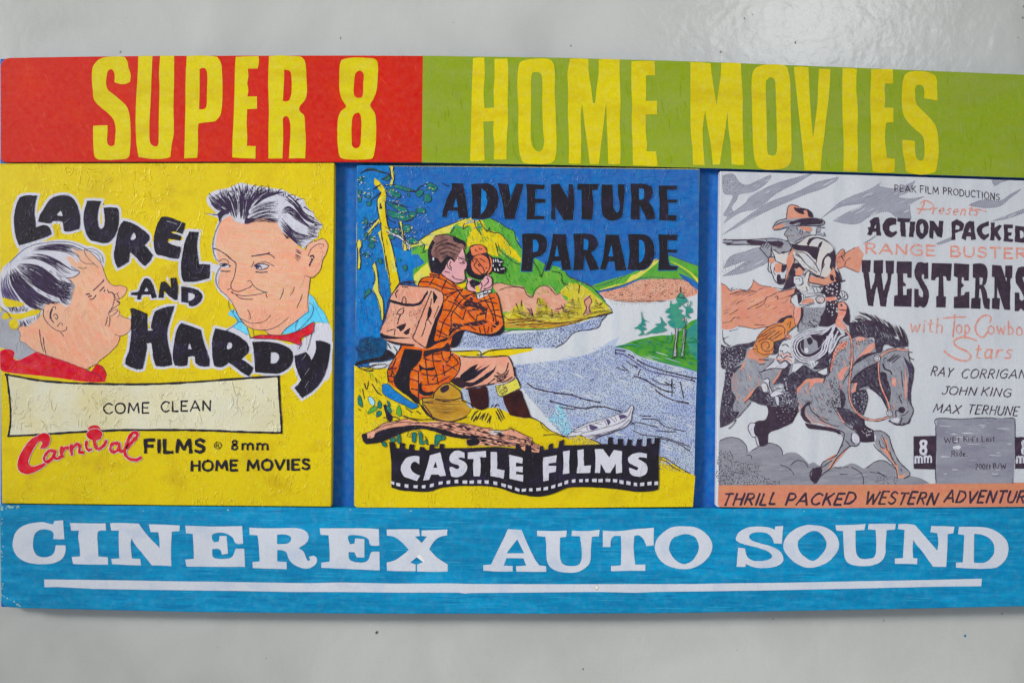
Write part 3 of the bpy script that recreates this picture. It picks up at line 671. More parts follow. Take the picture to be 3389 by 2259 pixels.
m1.flow(fl('640,430 680,480 740,500 790,510|620,500 680,560 730,570 765,575|600,560 660,620 700,640 745,660|600,620 640,680 680,710 710,735'), 35, 1.8, PEN, 6, cut=.3)
m1.flow(fl('90,690 110,740 120,790|180,740 195,780 190,800|300,740 290,770 270,790'), 21, 1.6, PEN, 7, cut=.2)
m1.flow(fl('190,870 210,920 190,960|250,880 270,920 300,940|430,790 420,815 410,850'), 23, 1.4, PEN, 8, cut=.2)
m1.scumble(CC('120,360! 240,260! 620,380 780,510 745,650 640,700! 480,720 300,660 160,500'), 38, 5, 2.4, [PEN, PEN, PURP], 78, dash=(14, 60), hole=(4, 30))
m1.fill(CC('20,640! 110,660 245,695 250,710 235,730! 160,735 100,740 60,730 35,700'), PY)
m1.fill(CC('20,830! 60,790 140,810 250,800 320,770 400,765 425,790 370,820 290,840 200,870 160,860 110,850 60,870 30,860'), PY)
m1.fill(CC('90,920 110,870 150,860 185,890 195,930 170,965 120,968'), PY)
add(m1, CC, 1.7, PEN, '100,280 190,190 270,130 370,90 500,70 620,62 750,75 860,120 930,165 990,220 1050,290 1080,370 1110,450 1150,500 1190,518 1250,515 1300,530 1318,560 1300,600 1265,640 1240,655|870,145 940,135 1010,160 1060,215 1070,280|880,150 960,165 1020,205 1050,270|1240,655 1215,600 1230,590 1225,595|1190,660 1245,690 1225,720 1160,760 1125,800 1130,825 1160,830 1210,790 1225,770 1245,800 1220,845|1240,655 1200,650 1190,610 1205,600 1225,595|1185,610 1180,690 1160,750 1130,790|1125,800 1180,770 1215,765|1250,825 1300,850 1355,870 1360,940 1340,990 1300,1025 1250,1040 1195,1020|1245,1040 1235,1090 1200,1150 1120,1230 1040,1290 1000,1330 890,1385 920,1395 930,1370|360,1195 480,1240 640,1290 800,1350 890,1385 940,1410 1030,1450 1050,1500|1000,1330 1050,1350 1090,1400 1105,1450|870,145 890,200 940,260 1020,330|800,200 840,260 900,290 970,295|810,325 860,340 900,325')
add(m1, CC, 2.4, PEN, '690,440 760,430 810,400 828,375 790,350 740,320|455,760 450,830 490,900 560,965 640,992 690,970 690,945|520,860 520,800 545,745 575,735 575,760|540,890 525,820 545,760|560,905 545,880|550,830 575,810 600,840 590,870 570,850|595,940 620,905 645,910 650,930|630,1000 660,1040|1115,840 1105,890 1090,930|1140,840 1140,890 1128,940|410,975 420,1080 450,1200|450,1055 455,1130 475,1220|500,700 560,690 620,690|5,740 40,770 80,800 110,850')
add(m1, CC, 3.2, PEN, '970,565 1020,520 1065,475 1078,455|1035,575 1080,530|1078,580 1090,560|1115,560 1130,590 1160,585 1190,620|893,608 930,600|915,632 950,622|930,660 965,655 995,615|1215,680 1235,695')
m1.dotline(CC('185,970 215,1020 200,1070 215,1100 260,1110 300,1150 350,1190'), 4, 1.2, PEN)
m1.dotline(CC('90,920 110,950 150,970 190,960'), 4, 1.2, PEN)
m1.build()

# man facing us
m2 = Art('smiling_man', p1, H1 + 1.8e-4)
m2.fill(CD('2035,238! 2080,270 2130,360 2200,440 2250,555! 2180,545 2090,545! 1900,640 1735,675! 1700,600! 1830,540! 2000,430!'), PCYAN)
m2.fill(CD('1160,455! 1190,410 1220,400 1250,440 1300,500 1335,530 1332,558 1300,545! 1360,600 1392,665 1365,672! 1280,630 1205,590! 1262,535! 1240,500 1175,470!'), PCYAN)
m2.fill(CB('345,450! 250,520 215,600 190,700 185,800 200,900 215,975 240,1060 225,1120 210,1200 240,1290 320,1370 375,1450') + CD('1245,430! 1290,500 1330,560 1390,600 1480,625 1550,628! 1590,665 1640,690 1735,672! 1780,610 1850,560 1920,505 2000,440 2030,420! 2032,300 2030,200 2045,70!') + CB('1260,1150! 1330,1110 1370,1050 1390,960 1430,880 1450,800 1430,745 1390,715 1320,735 1230,770 1195,840! 1150,830 1090,780! 1030,700 940,640 890,560! 880,530! 700,480 520,540 400,520!'), SKIN)
m2.fill(CB('80,250! 130,195 210,165 300,150 350,140! 380,120 470,85 560,105 640,120 780,140 930,160 1000,195! 1100,240 1180,275! 1210,350 1290,420! 1300,470 1395,565! 1345,640 1335,700 1290,720 1200,800 1165,835! 1150,800 1090,780! 1030,700 940,640 890,560! 880,530! 700,480 520,545 400,515! 345,440! 300,450! 260,480 225,530! 200,480 120,450 60,432! 200,430! 130,370 85,310'), PW)
m2.fill(CB('210,1010! 250,985 320,1000 350,1020 310,1040 240,1040'), PW)
m2.fill(CB('615,1025! 660,1000 720,995 790,1020 760,1055 690,1065 640,1055'), PW)
m2.fill(CD('1405,712! 1480,685 1600,678 1720,682 1830,665 1950,620 2085,540! 2088,600 2070,660! 2010,690 1950,715! 1955,760 1940,790! 1890,775 1800,745 1650,725 1500,722'), PRED)
m2.scumble(CB('345,470! 215,610 170,800 220,980! 400,1000 300,1100 200,1200 320,1370 400,1500! 900,1540! 1220,1500 1240,1200 1370,1040 1440,800 1380,740 1210,810 1090,790 900,580! 700,500 520,550'), 8, 7, 4.5, FLESH, 22, dash=(15, 70), hole=(6, 50))
fb = lambda txt: [CB(t) for t in txt.split('|')]
m2.flow(fb('90,260 140,330 210,390 300,420|120,210 220,290 290,350 340,420|230,165 300,260 350,350 400,500|350,140 420,230 440,350 440,510'), 54, 3.0, PEN, 11, cut=.35)
m2.flow(fb('400,100 450,220 460,360 450,520|560,100 500,220 480,380 480,530|640,120 570,230 530,380 510,530|780,110 640,260 560,400 520,540'), 39, 3.2, PEN, 12, cut=.4)
m2.flow(fb('700,110 680,160 600,240 560,330|930,150 800,200 700,260 600,360|1010,200 860,220 720,270 560,400'), 28, 2.7, PEN, 13, cut=.4)
m2.flow(fb('560,400 700,320 850,290 900,260|550,430 700,370 820,330 900,330|540,470 700,390 830,400 900,400|530,520 640,470 780,430 900,440|520,545 620,520 760,470 890,490|700,480 760,520 820,530 890,520'), 28, 2.1, PEN, 14, cut=.3)
m2.flow(fb('1000,195 1100,300 1200,420 1290,425|960,240 1080,330 1200,480 1390,560|900,260 1050,340 1180,500 1390,580'), 30, 2.7, PEN, 15, cut=.45)
m2.flow(fb('900,410 1000,350 1080,400 1180,540|920,430 1000,390 1100,450 1250,580|900,450 1000,440 1120,520 1330,640'), 17, 2.7, PEN, 16, cut=.3)
m2.flow(fb('910,460 1000,560 1100,640 1330,690|920,500 1000,600 1080,700 1290,720|900,550 1000,650 1080,740 1200,790|930,620 1000,690 1060,740 1160,830'), 38, 1.7, PEN, 17, cut=.3)
m2.flow(fb('1180,560 1260,560 1320,570 1390,575|1200,600 1260,620 1310,640 1350,640|1180,650 1240,670 1290,690 1340,690'), 16, 1.7, PEN, 18, cut=.3)
m2.flow(fb('720,490 780,485 840,490 900,495|740,515 790,525 840,530 890,530'), 7, 2.5, PEN, 19, cut=.1)
m2.fill(CB('200,440! 240,400 300,385 340,400 330,435! 270,455 240,500 222,528! 215,480'), PEN)
m2.scumble(CB('900,420! 960,380 1040,390 1100,440 1150,520! 1080,480 1000,440'), 25, 3, 2.4, [PEN], 76, dash=(10, 30), hole=(1, 6))
m2.scumble(CB('400,110! 560,100 780,130 1000,190 1200,300! 1000,260 800,220 600,300 500,330 300,300 130,210!'), 75, 4, 2.6, [PEN, PEN, PURP], 77, dash=(8, 24), hole=(2, 16))
m2.fill(CB('520,500! 545,400 560,440 540,480 640,490 560,545 505,545'), PEN)
add(m2, CB, 1.9, PEN, '250,500 200,590 165,690 150,800 165,900 213,970 260,945 310,955 335,995|245,1030 200,1090 185,1200 230,1290 310,1360 370,1440 430,1560|1250,1160 1240,1260 1222,1400 1230,1540|1195,840 1230,770 1320,735 1390,715 1430,745 1450,800 1430,880 1390,960 1370,1050 1330,1110 1270,1155 1200,1130|1225,910 1260,830 1330,780 1390,775 1400,800|1100,1490 1140,1400 1160,1340|905,1400 935,1340 950,1275|1025,1350 1055,1310 1072,1255|580,1035 605,1005 612,968|620,1010 680,985 740,975 800,1000 845,1025|315,1290 355,1275|540,1200 555,1187 575,1190 600,1230')
add(m2, CB, 2.3, PEN, '400,970 412,1000 405,1080 385,1160 355,1230 360,1270 390,1300 440,1310 500,1290 570,1260 600,1235 650,1280 720,1310 765,1322|365,1320 420,1345 520,1358 640,1345 740,1318|400,1335 450,1380 520,1395 600,1395|370,1330 355,1315 375,1310|745,1320 765,1380')
add(m2, CB, 3.6, PEN, '150,822 220,845 300,895 350,940 405,985|590,912 680,898 760,885 790,872|760,880 810,900 845,930|240,1075 290,1082 345,1080|635,1088 700,1096 765,1088|240,1022 280,1008 310,1015|630,1030 680,1015 700,1050|350,1020 335,1030|780,1025 765,1045 735,1055')
add(m2, CB, 4.6, PEN, '1250,915 1280,905 1290,930|1270,960 1250,990 1240,1020|1265,940 1280,950')
m2.flow(fb('1090,820 1150,850|1080,880 1150,920|1075,925 1120,975'), 7, 2.5, PEN, 20, cut=0, jit=0)
m2.flow(fb('940,650 990,720|1000,690 1010,710'), 6, 1.7, PEN, 21, cut=0, jit=0)
m2.fill(CB('246,1018 262,1002 292,1004 300,1018 284,1030 258,1030'), PEN)
m2.fill(CB('628,1034 645,1015 672,1014 682,1030 668,1046 642,1048'), PEN)
add(m2, CB, 3.2, PEN, '225,1010 260,995 310,1000 345,1018|615,1028 660,1003 720,998 785,1018|640,1052 690,1064 750,1054')
add(m2, CB, 4.6, PEN, '400,230 380,170 355,112|470,210 455,140 435,82|530,200 545,140 535,88|590,190 600,140 645,100|690,200 700,150 688,104|780,200 785,150 768,98|880,210 900,170 938,148|980,250 1030,220 1085,228|1080,290 1130,268 1190,270|1180,360 1230,390 1290,425|1250,460 1290,490 1340,520|1300,560 1350,560 1398,566|260,240 240,200 232,155|170,260 130,230 105,200|220,450 140,440 55,430|1250,690 1300,690 1345,690|320,230 300,180 310,150|430,170 400,130 395,100|650,190 670,140 720,115', 1)
m2.dotline(CB('1350,800 1385,850 1385,920 1350,1000 1295,1080'), 5, 1.0, PEN)
m2.dotline(CB('1190,1130 1165,1220 1125,1270'), 4, 1.0, PEN)
m2.dotline(CD('2040,240 2100,290 2140,370 2200,440 2250,560'), 4, 1.1, PEN); m2.dotline(CD('2080,320 2110,400 2150,480 2190,550'), 4, 1.1, PEN)
m2.dotline(CD('1210,590 1280,630 1360,675'), 4, 1.1, PEN)
add(m2, CD, 1.8, PEN, '1245,430 1300,520 1370,590 1480,625 1600,620 1700,580 1780,520 1815,490|1290,500 1400,550 1500,548 1570,520 1620,465|1370,405 1400,470 1395,515|2035,330 2075,360 2080,420 2050,490 1980,570 1900,645|1920,510 1890,580 1895,640|1735,672 1800,600 1880,545 1920,510 2030,430|1550,628 1620,690|1425,620 1440,690|1365,600 1400,715|1405,712 1480,685 1600,678 1720,682 1830,665 1950,620 2085,540 2088,600 2070,660 1950,715 1955,790 1890,775 1800,745 1650,725 1500,722 1405,712|2065,660 2040,760 2015,845|1940,795 1925,830|1130,640 1200,590 1265,535 1215,450 1220,400|1265,535 1320,540 1335,560|1165,300 1170,380 1215,440')
m2.dots(CD('1420,712! 1600,685 1830,672 2080,560! 2070,650 1940,770 1700,725'), 60, 1.0, PEN, 5)
m2.build()

for k, v in LET.items():
    a = Art('letter', p1, H1)
    a.fill(v[0](v[1]), INK, [v[0](q) for q in v[2:]], wob=0.5)
    a.c = v[0]
    a.dots(v[0](v[1]), 16, .9, PURP, 5)
    a.scumble(v[0](v[1]), 75, 9, 1.6, [PURP, paint('ink_sheen', (66, 66, 78), amount=.5)], 3, dash=(6, 26), hole=(30, 120))
    if k == 'E': a.lines('1965,440 1940,490 1908,535|1800,430 1860,445 1910,465', 1.3, PW)
    if k == 'L2': a.lines('2080,980 2130,985 2170,982|2120,950 2190,952|2060,1045 2150,1050', 1.0, PURP)
    if k == 'Y': a.lines('1955,950 1985,915 2000,890|2040,1040 1990,1110|2030,1180 1990,1250', 1.2, PGREY)
    a.build()

# cream banner
bn = Art('title_banner', p1, H1 + 4.2e-4)
bn.fill(CE('45,45! 300,90 700,110 1100,112 1600,85 2010,55! 2018,250 2028,462! 1700,455 1300,442 900,442 500,462 58,480! 75,340 60,190'), CREAM)
bn.fill(CE('634,440! 640,418 675,405 710,412 728,440!'), PRED)
add(bn, CE, 7, INK, '38,40 160,62 300,86 500,102 700,108 900,112 1100,110 1350,98 1600,80 1800,66 2014,54|2008,52 2012,140 2018,250 2028,380 2030,464|2030,460 1900,458 1700,452 1500,444 1300,440 1100,440 900,440 700,448 500,458 300,472 55,484|60,482 75,400 76,300 68,190 48,40')
bn.text('COME', *CE('748,322')[0][:2], 33, 150, 5.8, INK, rise=3)
bn.text('CLEAN', *CE('1162,308')[0][:2], 33, 164, 5.8, INK, rise=4)
bn.build()

# line under the banner
cv = Art('red_script', p1, H1 + 1.2e-4)
def red_shapes(mat, grow):
    S = [CE('262,485! 310,462 350,472 362,505 352,548 320,575 288,572! 305,535 285,522 262,545 235,590 212,640 206,680 226,702 270,696 322,676 335,690! 270,735 200,757 150,745 128,712 130,655 160,590 200,530 235,498'),
         CE('622,470 650,438 700,432 738,460 738,480 720,508 690,517 655,510 630,495')]
    for q in S:
        (cv.halo(q, grow, mat) if grow else cv.fill(q, mat))
    for w, t in ((10.5, '385,592 350,592 318,640 328,668 362,658 388,622 398,592|398,590 392,640 410,650 440,632|446,565 440,600 450,632|448,600 470,568 492,572|515,548 512,580 520,618|518,580 555,540 575,560 572,600 600,602|625,520 622,560 640,588 660,580|680,520 690,560 712,578 755,545 765,515|850,535 812,540 795,575 812,598 845,590 862,552|862,535 860,580 880,595 915,570'),
                 (11, '915,570 950,530 985,490 990,465 960,460 930,500 905,570 905,620 940,650 985,655 1015,640')):
        add(cv, CE, w + 2 * grow, mat, t)
red_shapes(PW, 1.6); red_shapes(PRED, 0)
cv.build()
fm = Art('film_maker_text', p1, H1 + 1.5e-4)
fm.text('FILMS', *CE('1045,603')[0][:2], 42, 196, 11, INK, rise=2)
fm.text('8', *CE('1672,582')[0][:2], 31, 18, 6.8, INK)
fm.text('mm', *CE('1745,582')[0][:2], 34, 86, 6.8, INK)
fm.text('HOME', *CE('1380,733')[0][:2], 32, 152, 8.2, INK, rise=2)
fm.text('MOVIES', *CE('1782,730')[0][:2], 33, 206, 8.2, INK, rise=3)
fm.text('R', *CE('1558,566')[0][:2], 13, 10, 1.8, INK)
fm.loop([(CE('1570,551')[0][0] + 12 * math.cos(a), CE('1570,551')[0][1] + 11.5 * math.sin(a), False) for a in [k * .6283 for k in range(10)]], 2.4, INK)
fm.build()
# ------------------------------------------------------------------ second panel
DA = crop(1160, 540, 4.3556); DB = crop(1440, 580, 2.6133); DC = crop(1160, 740, 3.7333); DD = crop(1360, 760, 3.7333)
DE = crop(1160, 1120, 3.92); DF = crop(1680, 1000, 3.1364); DG = crop(1160, 1380, 3.9217); DH = crop(1720, 1330, 3.9217)
SKY = paint('sky_blue', (40, 98, 170), (32, 108, 180), relief=0.05, grain=0.06, wrinkle=0.28, rough=0.42, spec=0.26, amount=0.7, scale=60)
CYB = paint('bright_blue', (28, 112, 182), (36, 126, 196), relief=0.04, grain=0.06, wrinkle=0.2, amount=0.7, scale=160)
PALEY = paint('pale_yellow', (214, 204, 92), (220, 206, 60), relief=0.04, grain=0.04, wrinkle=0.3, rough=0.4, amount=0.6, scale=80)
OLIVE = paint('olive_yellow', (200, 184, 52), (212, 196, 88), grain=0.05, wrinkle=0.3, rough=0.4, amount=0.7, scale=150)
GRN = paint('leaf_green', (98, 168, 62), (78, 152, 58), relief=0.04, grain=0.05, wrinkle=0.35, rough=0.38, amount=0.7, scale=90)
DGRN = paint('pine_green', (30, 112, 108), (42, 130, 104), grain=0.1, wrinkle=0.15, amount=0.8, scale=200)
TEAL = paint('teal_paint', (48, 134, 128), (70, 150, 120), grain=0.06, amount=0.8, scale=120)
ORG = paint('shirt_orange', (214, 94, 36), (222, 118, 50), relief=0.04, grain=0.06, wrinkle=0.2, rough=0.4, amount=0.8, scale=140)
TAN = paint('tan_paint', (218, 162, 138), (222, 148, 124), grain=0.04, wrinkle=0.15, rough=0.42, amount=0.9, scale=70)
PINK = paint('pink_skin', (216, 160, 168), (224, 170, 166), grain=0.04, amount=0.7, scale=120)
SALM = paint('salmon_paint', (218, 164, 140), (212, 146, 122), grain=0.05, wrinkle=0.2, rough=0.4, amount=0.8, scale=100)
WATW = paint('water_white', (204, 206, 210), (194, 198, 204), relief=0.05, grain=0.04, rough=0.4, amount=0.6, scale=60, streak=(1.6, .3))
WATB = paint('water_blue', (180, 190, 208), (156, 168, 208), relief=0.04, grain=0.04, rough=0.4, amount=0.8, scale=32)
PCY2 = paint('pale_cyan', (150, 206, 224), (164, 212, 226), amount=0.6)
BRN = paint('dark_brown', (66, 30, 30), (44, 24, 28), relief=0.05, grain=0.2, rough=0.4, amount=0.9, scale=120)
HAIR = paint('hair_brown', (150, 108, 100), (96, 66, 68), grain=0.12, amount=1.1, scale=180)
CAM = paint('camera_brown', (222, 122, 82), (210, 108, 72), grain=0.05, amount=0.7, scale=100)
HAT = paint('straw_tan', (196, 152, 56), (176, 126, 46), relief=0.05, grain=0.1, rough=0.4, amount=0.9, scale=90, streak=(.6, 1.5))
DOTB = paint('dot_blue', (72, 80, 120), (62, 66, 106), rough=0.5)
INK2 = paint('brown_ink', (50, 34, 40), (60, 42, 56), rough=0.5, amount=0.6, scale=200)
BGREEN = paint('grass_green', (90, 158, 50), (52, 132, 58), grain=0.06, amount=1.0, scale=120)
SCRIB = paint('bush_blue', (20, 84, 130), (16, 60, 100), grain=0.2, amount=0.9, scale=200)

p2 = board('picture_panel', sign, arcs([(1181, 548, 3), (1535, 549.5, 0), (2316, 558.5, 4), (2307, 1100, 0), (2295, 1677, 7), (1712, 1681, 0), (1171.5, 1675, 6), (1176, 1150, 0)]), BB + .0001, FACE + .0001, PY, 0.0007, label='picture panel with hiker filming a river')
H2 = FACE + .0001
K_ = INK2
L = Art('river_landscape', p2, H2)
L.fill(S0('1183,550! 1535,551.5! 2314,560.5! 2311,900! 2306,1150! 2000,1215! 1176,1215! 1180,900!'), SKY)
L.fill(DA('95,30! 560,35! 520,200 440,300 400,480 380,700 400,800 200,900 100,1100! 88,800'), CYB)
L.fill(DC('80,50! 380,60! 420,400 470,700 480,900 400,1200 380,1400! 80,1390! 65,900! 75,400'), CYB)
L.fill(DC('500,250! 620,320 740,330! 790,400 880,470 780,560! 770,690! 610,700!'), CYB)
L.fill(DB('560,1300! 1100,1280 1500,1200! 1440,1060! 1700,1080 2000,1070 2200,1030 2272,990!') + S0('2309,960! 2297,1560! 2000,1560! 1500,1240! 1480,1120!'), WATW)
L.fill(DE('440,20! 640,60 600,200 560,330 480,400! 300,390 250,300 460,180'), WATW)
L.fill(DB('150,1490 260,1350! 400,1378 560,1375 900,1345 1200,1290 1400,1230 1490,1205! 1440,1250 1420,1300 1340,1345 1230,1350 1170,1400 1120,1445 1040,1490 850,1495 600,1500!'), WATB)
L.fill(DF('80,650! 300,620 600,590 900,510 1050,410 1160,360! 1110,465! 1250,500 1500,610 1700,655 1850,690 1966,725!') + S0('2302,1350! 2298,1571! 2200,1560! 1900,1500! 1860,1440! 1740,1300! 1705,1250!'), WATB)
L.fill(DE('1440,640! 1560,640 1600,600 1870,600 1960,740 2080,980! 1900,900 1560,900 1440,800'), WATB)
L.fill(DF('510,1060 570,1068 600,1180 655,1240 640,1290 665,1340 600,1385 545,1320 505,1245 410,1232 485,1150'), PCY2)
L.scumble(DF('205,830! 400,800 560,830 620,900 480,925 290,895'), 10, 5, 3.4, [paint('water_violet', (150, 162, 208), (158, 170, 208), amount=0.7, scale=80)], 3, dash=(10, 40), hole=(4, 20))
L.scumble(DF('450,1060 570,1068 640,1180 685,1240 670,1290 690,1340 600,1395 510,1320 470,1245 400,1232 455,1150'), 80, 5, 3.2, [PCY2, WATB, WATW], 4, dash=(8, 30), hole=(4, 24))
# hills
L.fill(DC('735,300! 760,385! 830,378 870,430 915,480! 870,515 780,560! 770,640! 790,745!') + DD('300,700! 600,700! 1000,1100!') + DB('600,1345! 1000,1325 1300,1252 1530,1190! 1470,1090! 1400,1010 1300,932 1160,878 1130,838! 1060,790 950,770! 750,640! 710,570 680,485 600,440 482,372! 310,365!') + DA('1620,800! 1450,890 980,1125! 830,1200'), GRN)
L.fill(DA('850,1200! 1000,1115 1200,970 1450,880 1620,795! 1680,785! 1640,840 1500,890 1430,1000! 1260,1040 1190,1100 1130,1230! 1075,1240 1080,1165! 950,1190 850,1225!'), PALEY)
L.fill(DC('780,640! 860,560 950,480! 990,590! 1000,640 860,690 830,765! 795,735'), PALEY)
L.fill(DB('190,430! 240,405 310,365! 400,370! 432,440 462,480 520,488 600,540 650,610 700,660 745,715! 745,755 650,700 600,655 520,598! 550,702! 450,680 360,620 270,620! 285,540 300,505 318,470 300,432 250,452!'), PY)
L.fill(DB('358,400! 400,430 412,515! 370,470'), GRN)
L.fill(DB('485,940! 560,930 640,948 760,960 800,1025 845,1050! 870,1000 940,950 1010,970 1050,1025 1085,1010! 1130,1080 1240,1100 1250,1195 1100,1200 850,1215 620,1175 590,1200! 545,1040'), SALM)
L.fill(DB('590,1205! 660,1160 700,1130 750,1098 800,1175 850,1215 885,1070 920,1060 1000,1150 1060,1190 1110,1140 1150,1060 1080,1010 1160,930! 1250,940 1330,990 1400,1050 1450,1090 1500,1140 1530,1190! 1400,1222 1200,1282 950,1322 600,1312!'), OLIVE)
L.fill(DB('620,1240! 800,1230 1050,1270 1250,1250 1180,1285 950,1322 700,1318 600,1310'), HAT)
L.fill(DB('1285,1212! 1300,1110 1280,1075 1320,1040 1355,1075 1345,1130 1350,1195!'), SALM)
L.fill(DB('1330,965! 1450,920 1650,862! 1700,845! 1900,750 2020,690! 2150,740 2276,782! 2274,935! 2200,885 2110,850 2150,905! 1900,895 1750,905 1600,960 1415,1000!'), GRN)
L.fill(DB('1420,998 1560,960 1720,905 1830,832 1945,735! 1900,728 1800,800 1750,850 1700,865 1640,930 1560,945 1430,985'), PALEY)
L.fill(DB('2030,740! 2120,790 2210,850 2273,935! 2273,895! 2200,830 2100,770'), PALEY)
L.fill(DB('1415,1015! 1600,975 1700,935 1780,905 1950,895 2150,905 2272,995! 2240,1040 2000,1080 1800,1098 1600,1090 1470,1065!'), SALM)
L.fill(DE('50,345! 150,395 300,392 480,385! 900,700! 1500,800! 1560,900 2000,985 2350,1045!') + DF('100,1190 230,1195 340,1240 440,1325 600,1392! 660,1385 740,1378 800,1395 900,1432 1000,1475!') + DH('1200,560! 1780,690! 1850,715 1950,765 2060,840 2180,905 2280,957!') + S0('2293,1676! 1712,1680! 1182,1678! 1173,1672! 1172,1400!'), PY)
L.fill(DE('1290,160! 1660,155! 1680,230! 1420,225!'), PY)
L.fill(DB('395,1535! 500,1500 700,1502 850,1495 840,1515 700,1545 640,1562! 420,1560'), PY)
L.fill(DF('1110,465! 1200,440 1300,400 1450,365 1600,340 1700,340 1780,300 1900,200 1971,172! 1966,725! 1850,682 1700,652 1500,600 1350,550 1260,495'), BGREEN)
L.fill(DF('1850,300! 1971,180! 1966,600! 1880,480'), TEAL)
L.dots(DB('200,1480! 270,1360! 560,1378 900,1348 1200,1292 1480,1210! 1440,1250 1420,1300 1340,1340 1230,1345 1120,1440 1040,1482 600,1495!'), 760, 1.8, DOTB, 31)
L.dots(DF('90,660! 300,630 600,600 900,520 1050,450 1110,480! 1250,520 1500,620 1850,700 1950,740!') + S0('2300,1350! 2297,1568! 2200,1555! 1950,1500! 1860,1440! 1740,1300! 1708,1250!'), 4600, 1.75, DOTB, 32)
L.dots(DE('1450,650! 1560,660 1780,620 1870,620 1960,760 2060,960! 1900,890 1800,880 1780,760! 1560,850'), 220, 1.2, INK2, 33)
L.dots(DB('1440,1010! 1780,910 2150,910 2260,1000 2200,1040 1800,1085 1480,1060!'), 260, 1.3, INK2, 34)
L.dots(DB('1460,1090! 1700,1095 2000,1085 2200,1030! 2200,1050 2000,1100 1700,1125 1550,1120'), 60, 1.0, INK2, 35)
L.hatch(DB('1460,1050! 1700,1075 2000,1080 2000,1092 1750,1102 1550,1090'), 4, 3.6, 2.2, INK2, 36)
SK = [paint('sky_stroke', (30, 122, 196), amount=.5), paint('sky_stroke_dark', (40, 88, 156), amount=.5)]
L.scumble(S0('1190,560! 2305,566! 2300,820! 1900,860! 1700,760! 1560,760! 1200,900!'), -8, 9, 2.4, SK, 23, dash=(10, 60), hole=(30, 150))
L.scumble(DC('80,60! 370,60! 470,700 400,1200 380,1380! 80,1380!'), 80, 7, 2.6, SK + [CYB], 24, dash=(10, 60), hole=(10, 70))
L.scumble(DB('150,480! 310,400 480,380 680,490 850,740 1130,840 1300,940 1250,1000 1080,1000! 840,1040 760,950 500,930 480,700! 200,700!'), 62, 6, 2.6, [paint('green_stroke', (122, 184, 72), amount=.5), paint('green_stroke_dark', (66, 144, 52), amount=.5), paint('green_stroke_yellow', (150, 184, 60), amount=.5)], 25, dash=(8, 40), hole=(10, 60))
L.scumble(DB('200,430! 320,380! 460,480 600,540 740,720! 540,690 300,600!'), 70, 6, 2.4, [OLIVE, paint('yellow_light', (226, 208, 60), amount=.5)], 26, dash=(8, 40), hole=(10, 60))
L.scumble(DB('490,945! 760,965 850,1050 940,955 1050,1025 1140,1080 1240,1190! 850,1210 600,1190'), 20, 5, 2.2, [TAN, paint('salmon_light', (226, 182, 158), amount=.5), paint('salmon_dark', (208, 138, 112), amount=.5)], 27, dash=(8, 30), hole=(8, 50))
L.scumble(DB('1420,1010! 1780,910 2150,910 2260,1000 2000,1070 1480,1060!'), 2, 4.5, 2.2, [paint('salmon_dark2', (206, 136, 112), amount=.5), K_, INK2], 28, dash=(4, 18), hole=(10, 60))
L.scumble(DB('640,1220! 850,1220 1100,1210 1480,1180! 1300,1245 950,1320 640,1310'), -6, 5, 2.8, [HAT, paint('yellow_light', (226, 208, 60), amount=.5), PALEY], 29, dash=(10, 50), hole=(6, 40))
L.scumble(S0('1560,1220! 1750,1180 2000,1130 2300,1200! 2296,1560! 2150,1540 1900,1480! 1740,1300!'), 20, 8, 3.4, [paint('water_stroke', (150, 162, 210), amount=.5), WATW, paint('water_stroke2', (170, 182, 214), amount=.5)], 30, dash=(14, 60), hole=(20, 110))
L.scumble(DE('60,400! 480,430 900,900! 1500,950! 2300,1050! 2300,1500! 60,1500!'), 12, 9, 3, [paint('yellow_light', (226, 208, 60), amount=.5), paint('yellow_ochre', (196, 164, 20), amount=.5)], 31, dash=(10, 50), hole=(30, 160))
def add2(w, mat, c, txt, t=0): add(L, c, w * 1.2, mat, txt, t)
add2(2, INK2, DA, '830,1205 980,1120 1200,975 1450,880 1650,795|850,1235 900,1215 960,1210|1000,1200 1070,1165 1040,1290 1085,1260|1850,810 1900,900 1970,985 2000,920 2010,960|1780,800 1800,900 1860,1000 1900,1040|2090,1150 2140,1330|1640,870 1620,950 1690,900|1440,1010 1500,920')
add2(2, INK2, DB, '482,372 560,410 620,455 680,482 700,560 745,630|440,470 500,495 560,500 600,540 650,610|1130,838 1160,878 1300,932 1360,970 1400,1010 1470,1090|545,605 570,660 620,700 680,750 735,770|1530,1190 1440,1215 1300,1240 1200,1280 950,1330 700,1335 595,1360|590,1210 650,1250 800,1240 900,1265 1050,1280 1280,1245 1530,1185|1480,1110 1520,1150 1535,1190|1490,1205 1440,1260 1400,1320 1210,1355 1120,1445 1040,1490|1250,945 1240,1020|850,745 900,830 920,880 900,860|960,750 920,880|1010,830 1090,850 1100,920 1150,950|1345,1040 1290,1090 1310,1150 1280,1205|1330,1045 1355,1090 1330,1140 1345,1190|1040,1160 1120,1140|1400,1100 1420,1120 1450,1100')
add2(1.4, PURP, DB, '1900,740 2020,690 2150,740 2275,782|2030,760 2150,830 2270,930|1420,998 1600,955 1740,900 1850,880 2000,890 2150,900|1180,880 1380,960 1650,865|2110,850 2200,930 2260,1000')
L.dotline(DB('500,940 560,930 640,948 700,960 770,970'), 4, 1.5, INK2); L.dotline(DB('560,990 620,970 700,965 770,980 790,1030 840,1050 860,1000 900,960 960,955 1000,980 1040,1030 1080,1015'), 4, 1.7, INK2)
L.dotline(DB('790,1030 830,1060 850,1040'), 4, 1.4, INK2)
L.hatch(DB('900,1080 940,1070 1000,1150 1060,1200 1110,1150 1150,1070 1230,1100 1240,1200 1050,1240 880,1200'), 12, 5.5, 2, INK2, 37, skip=.35)
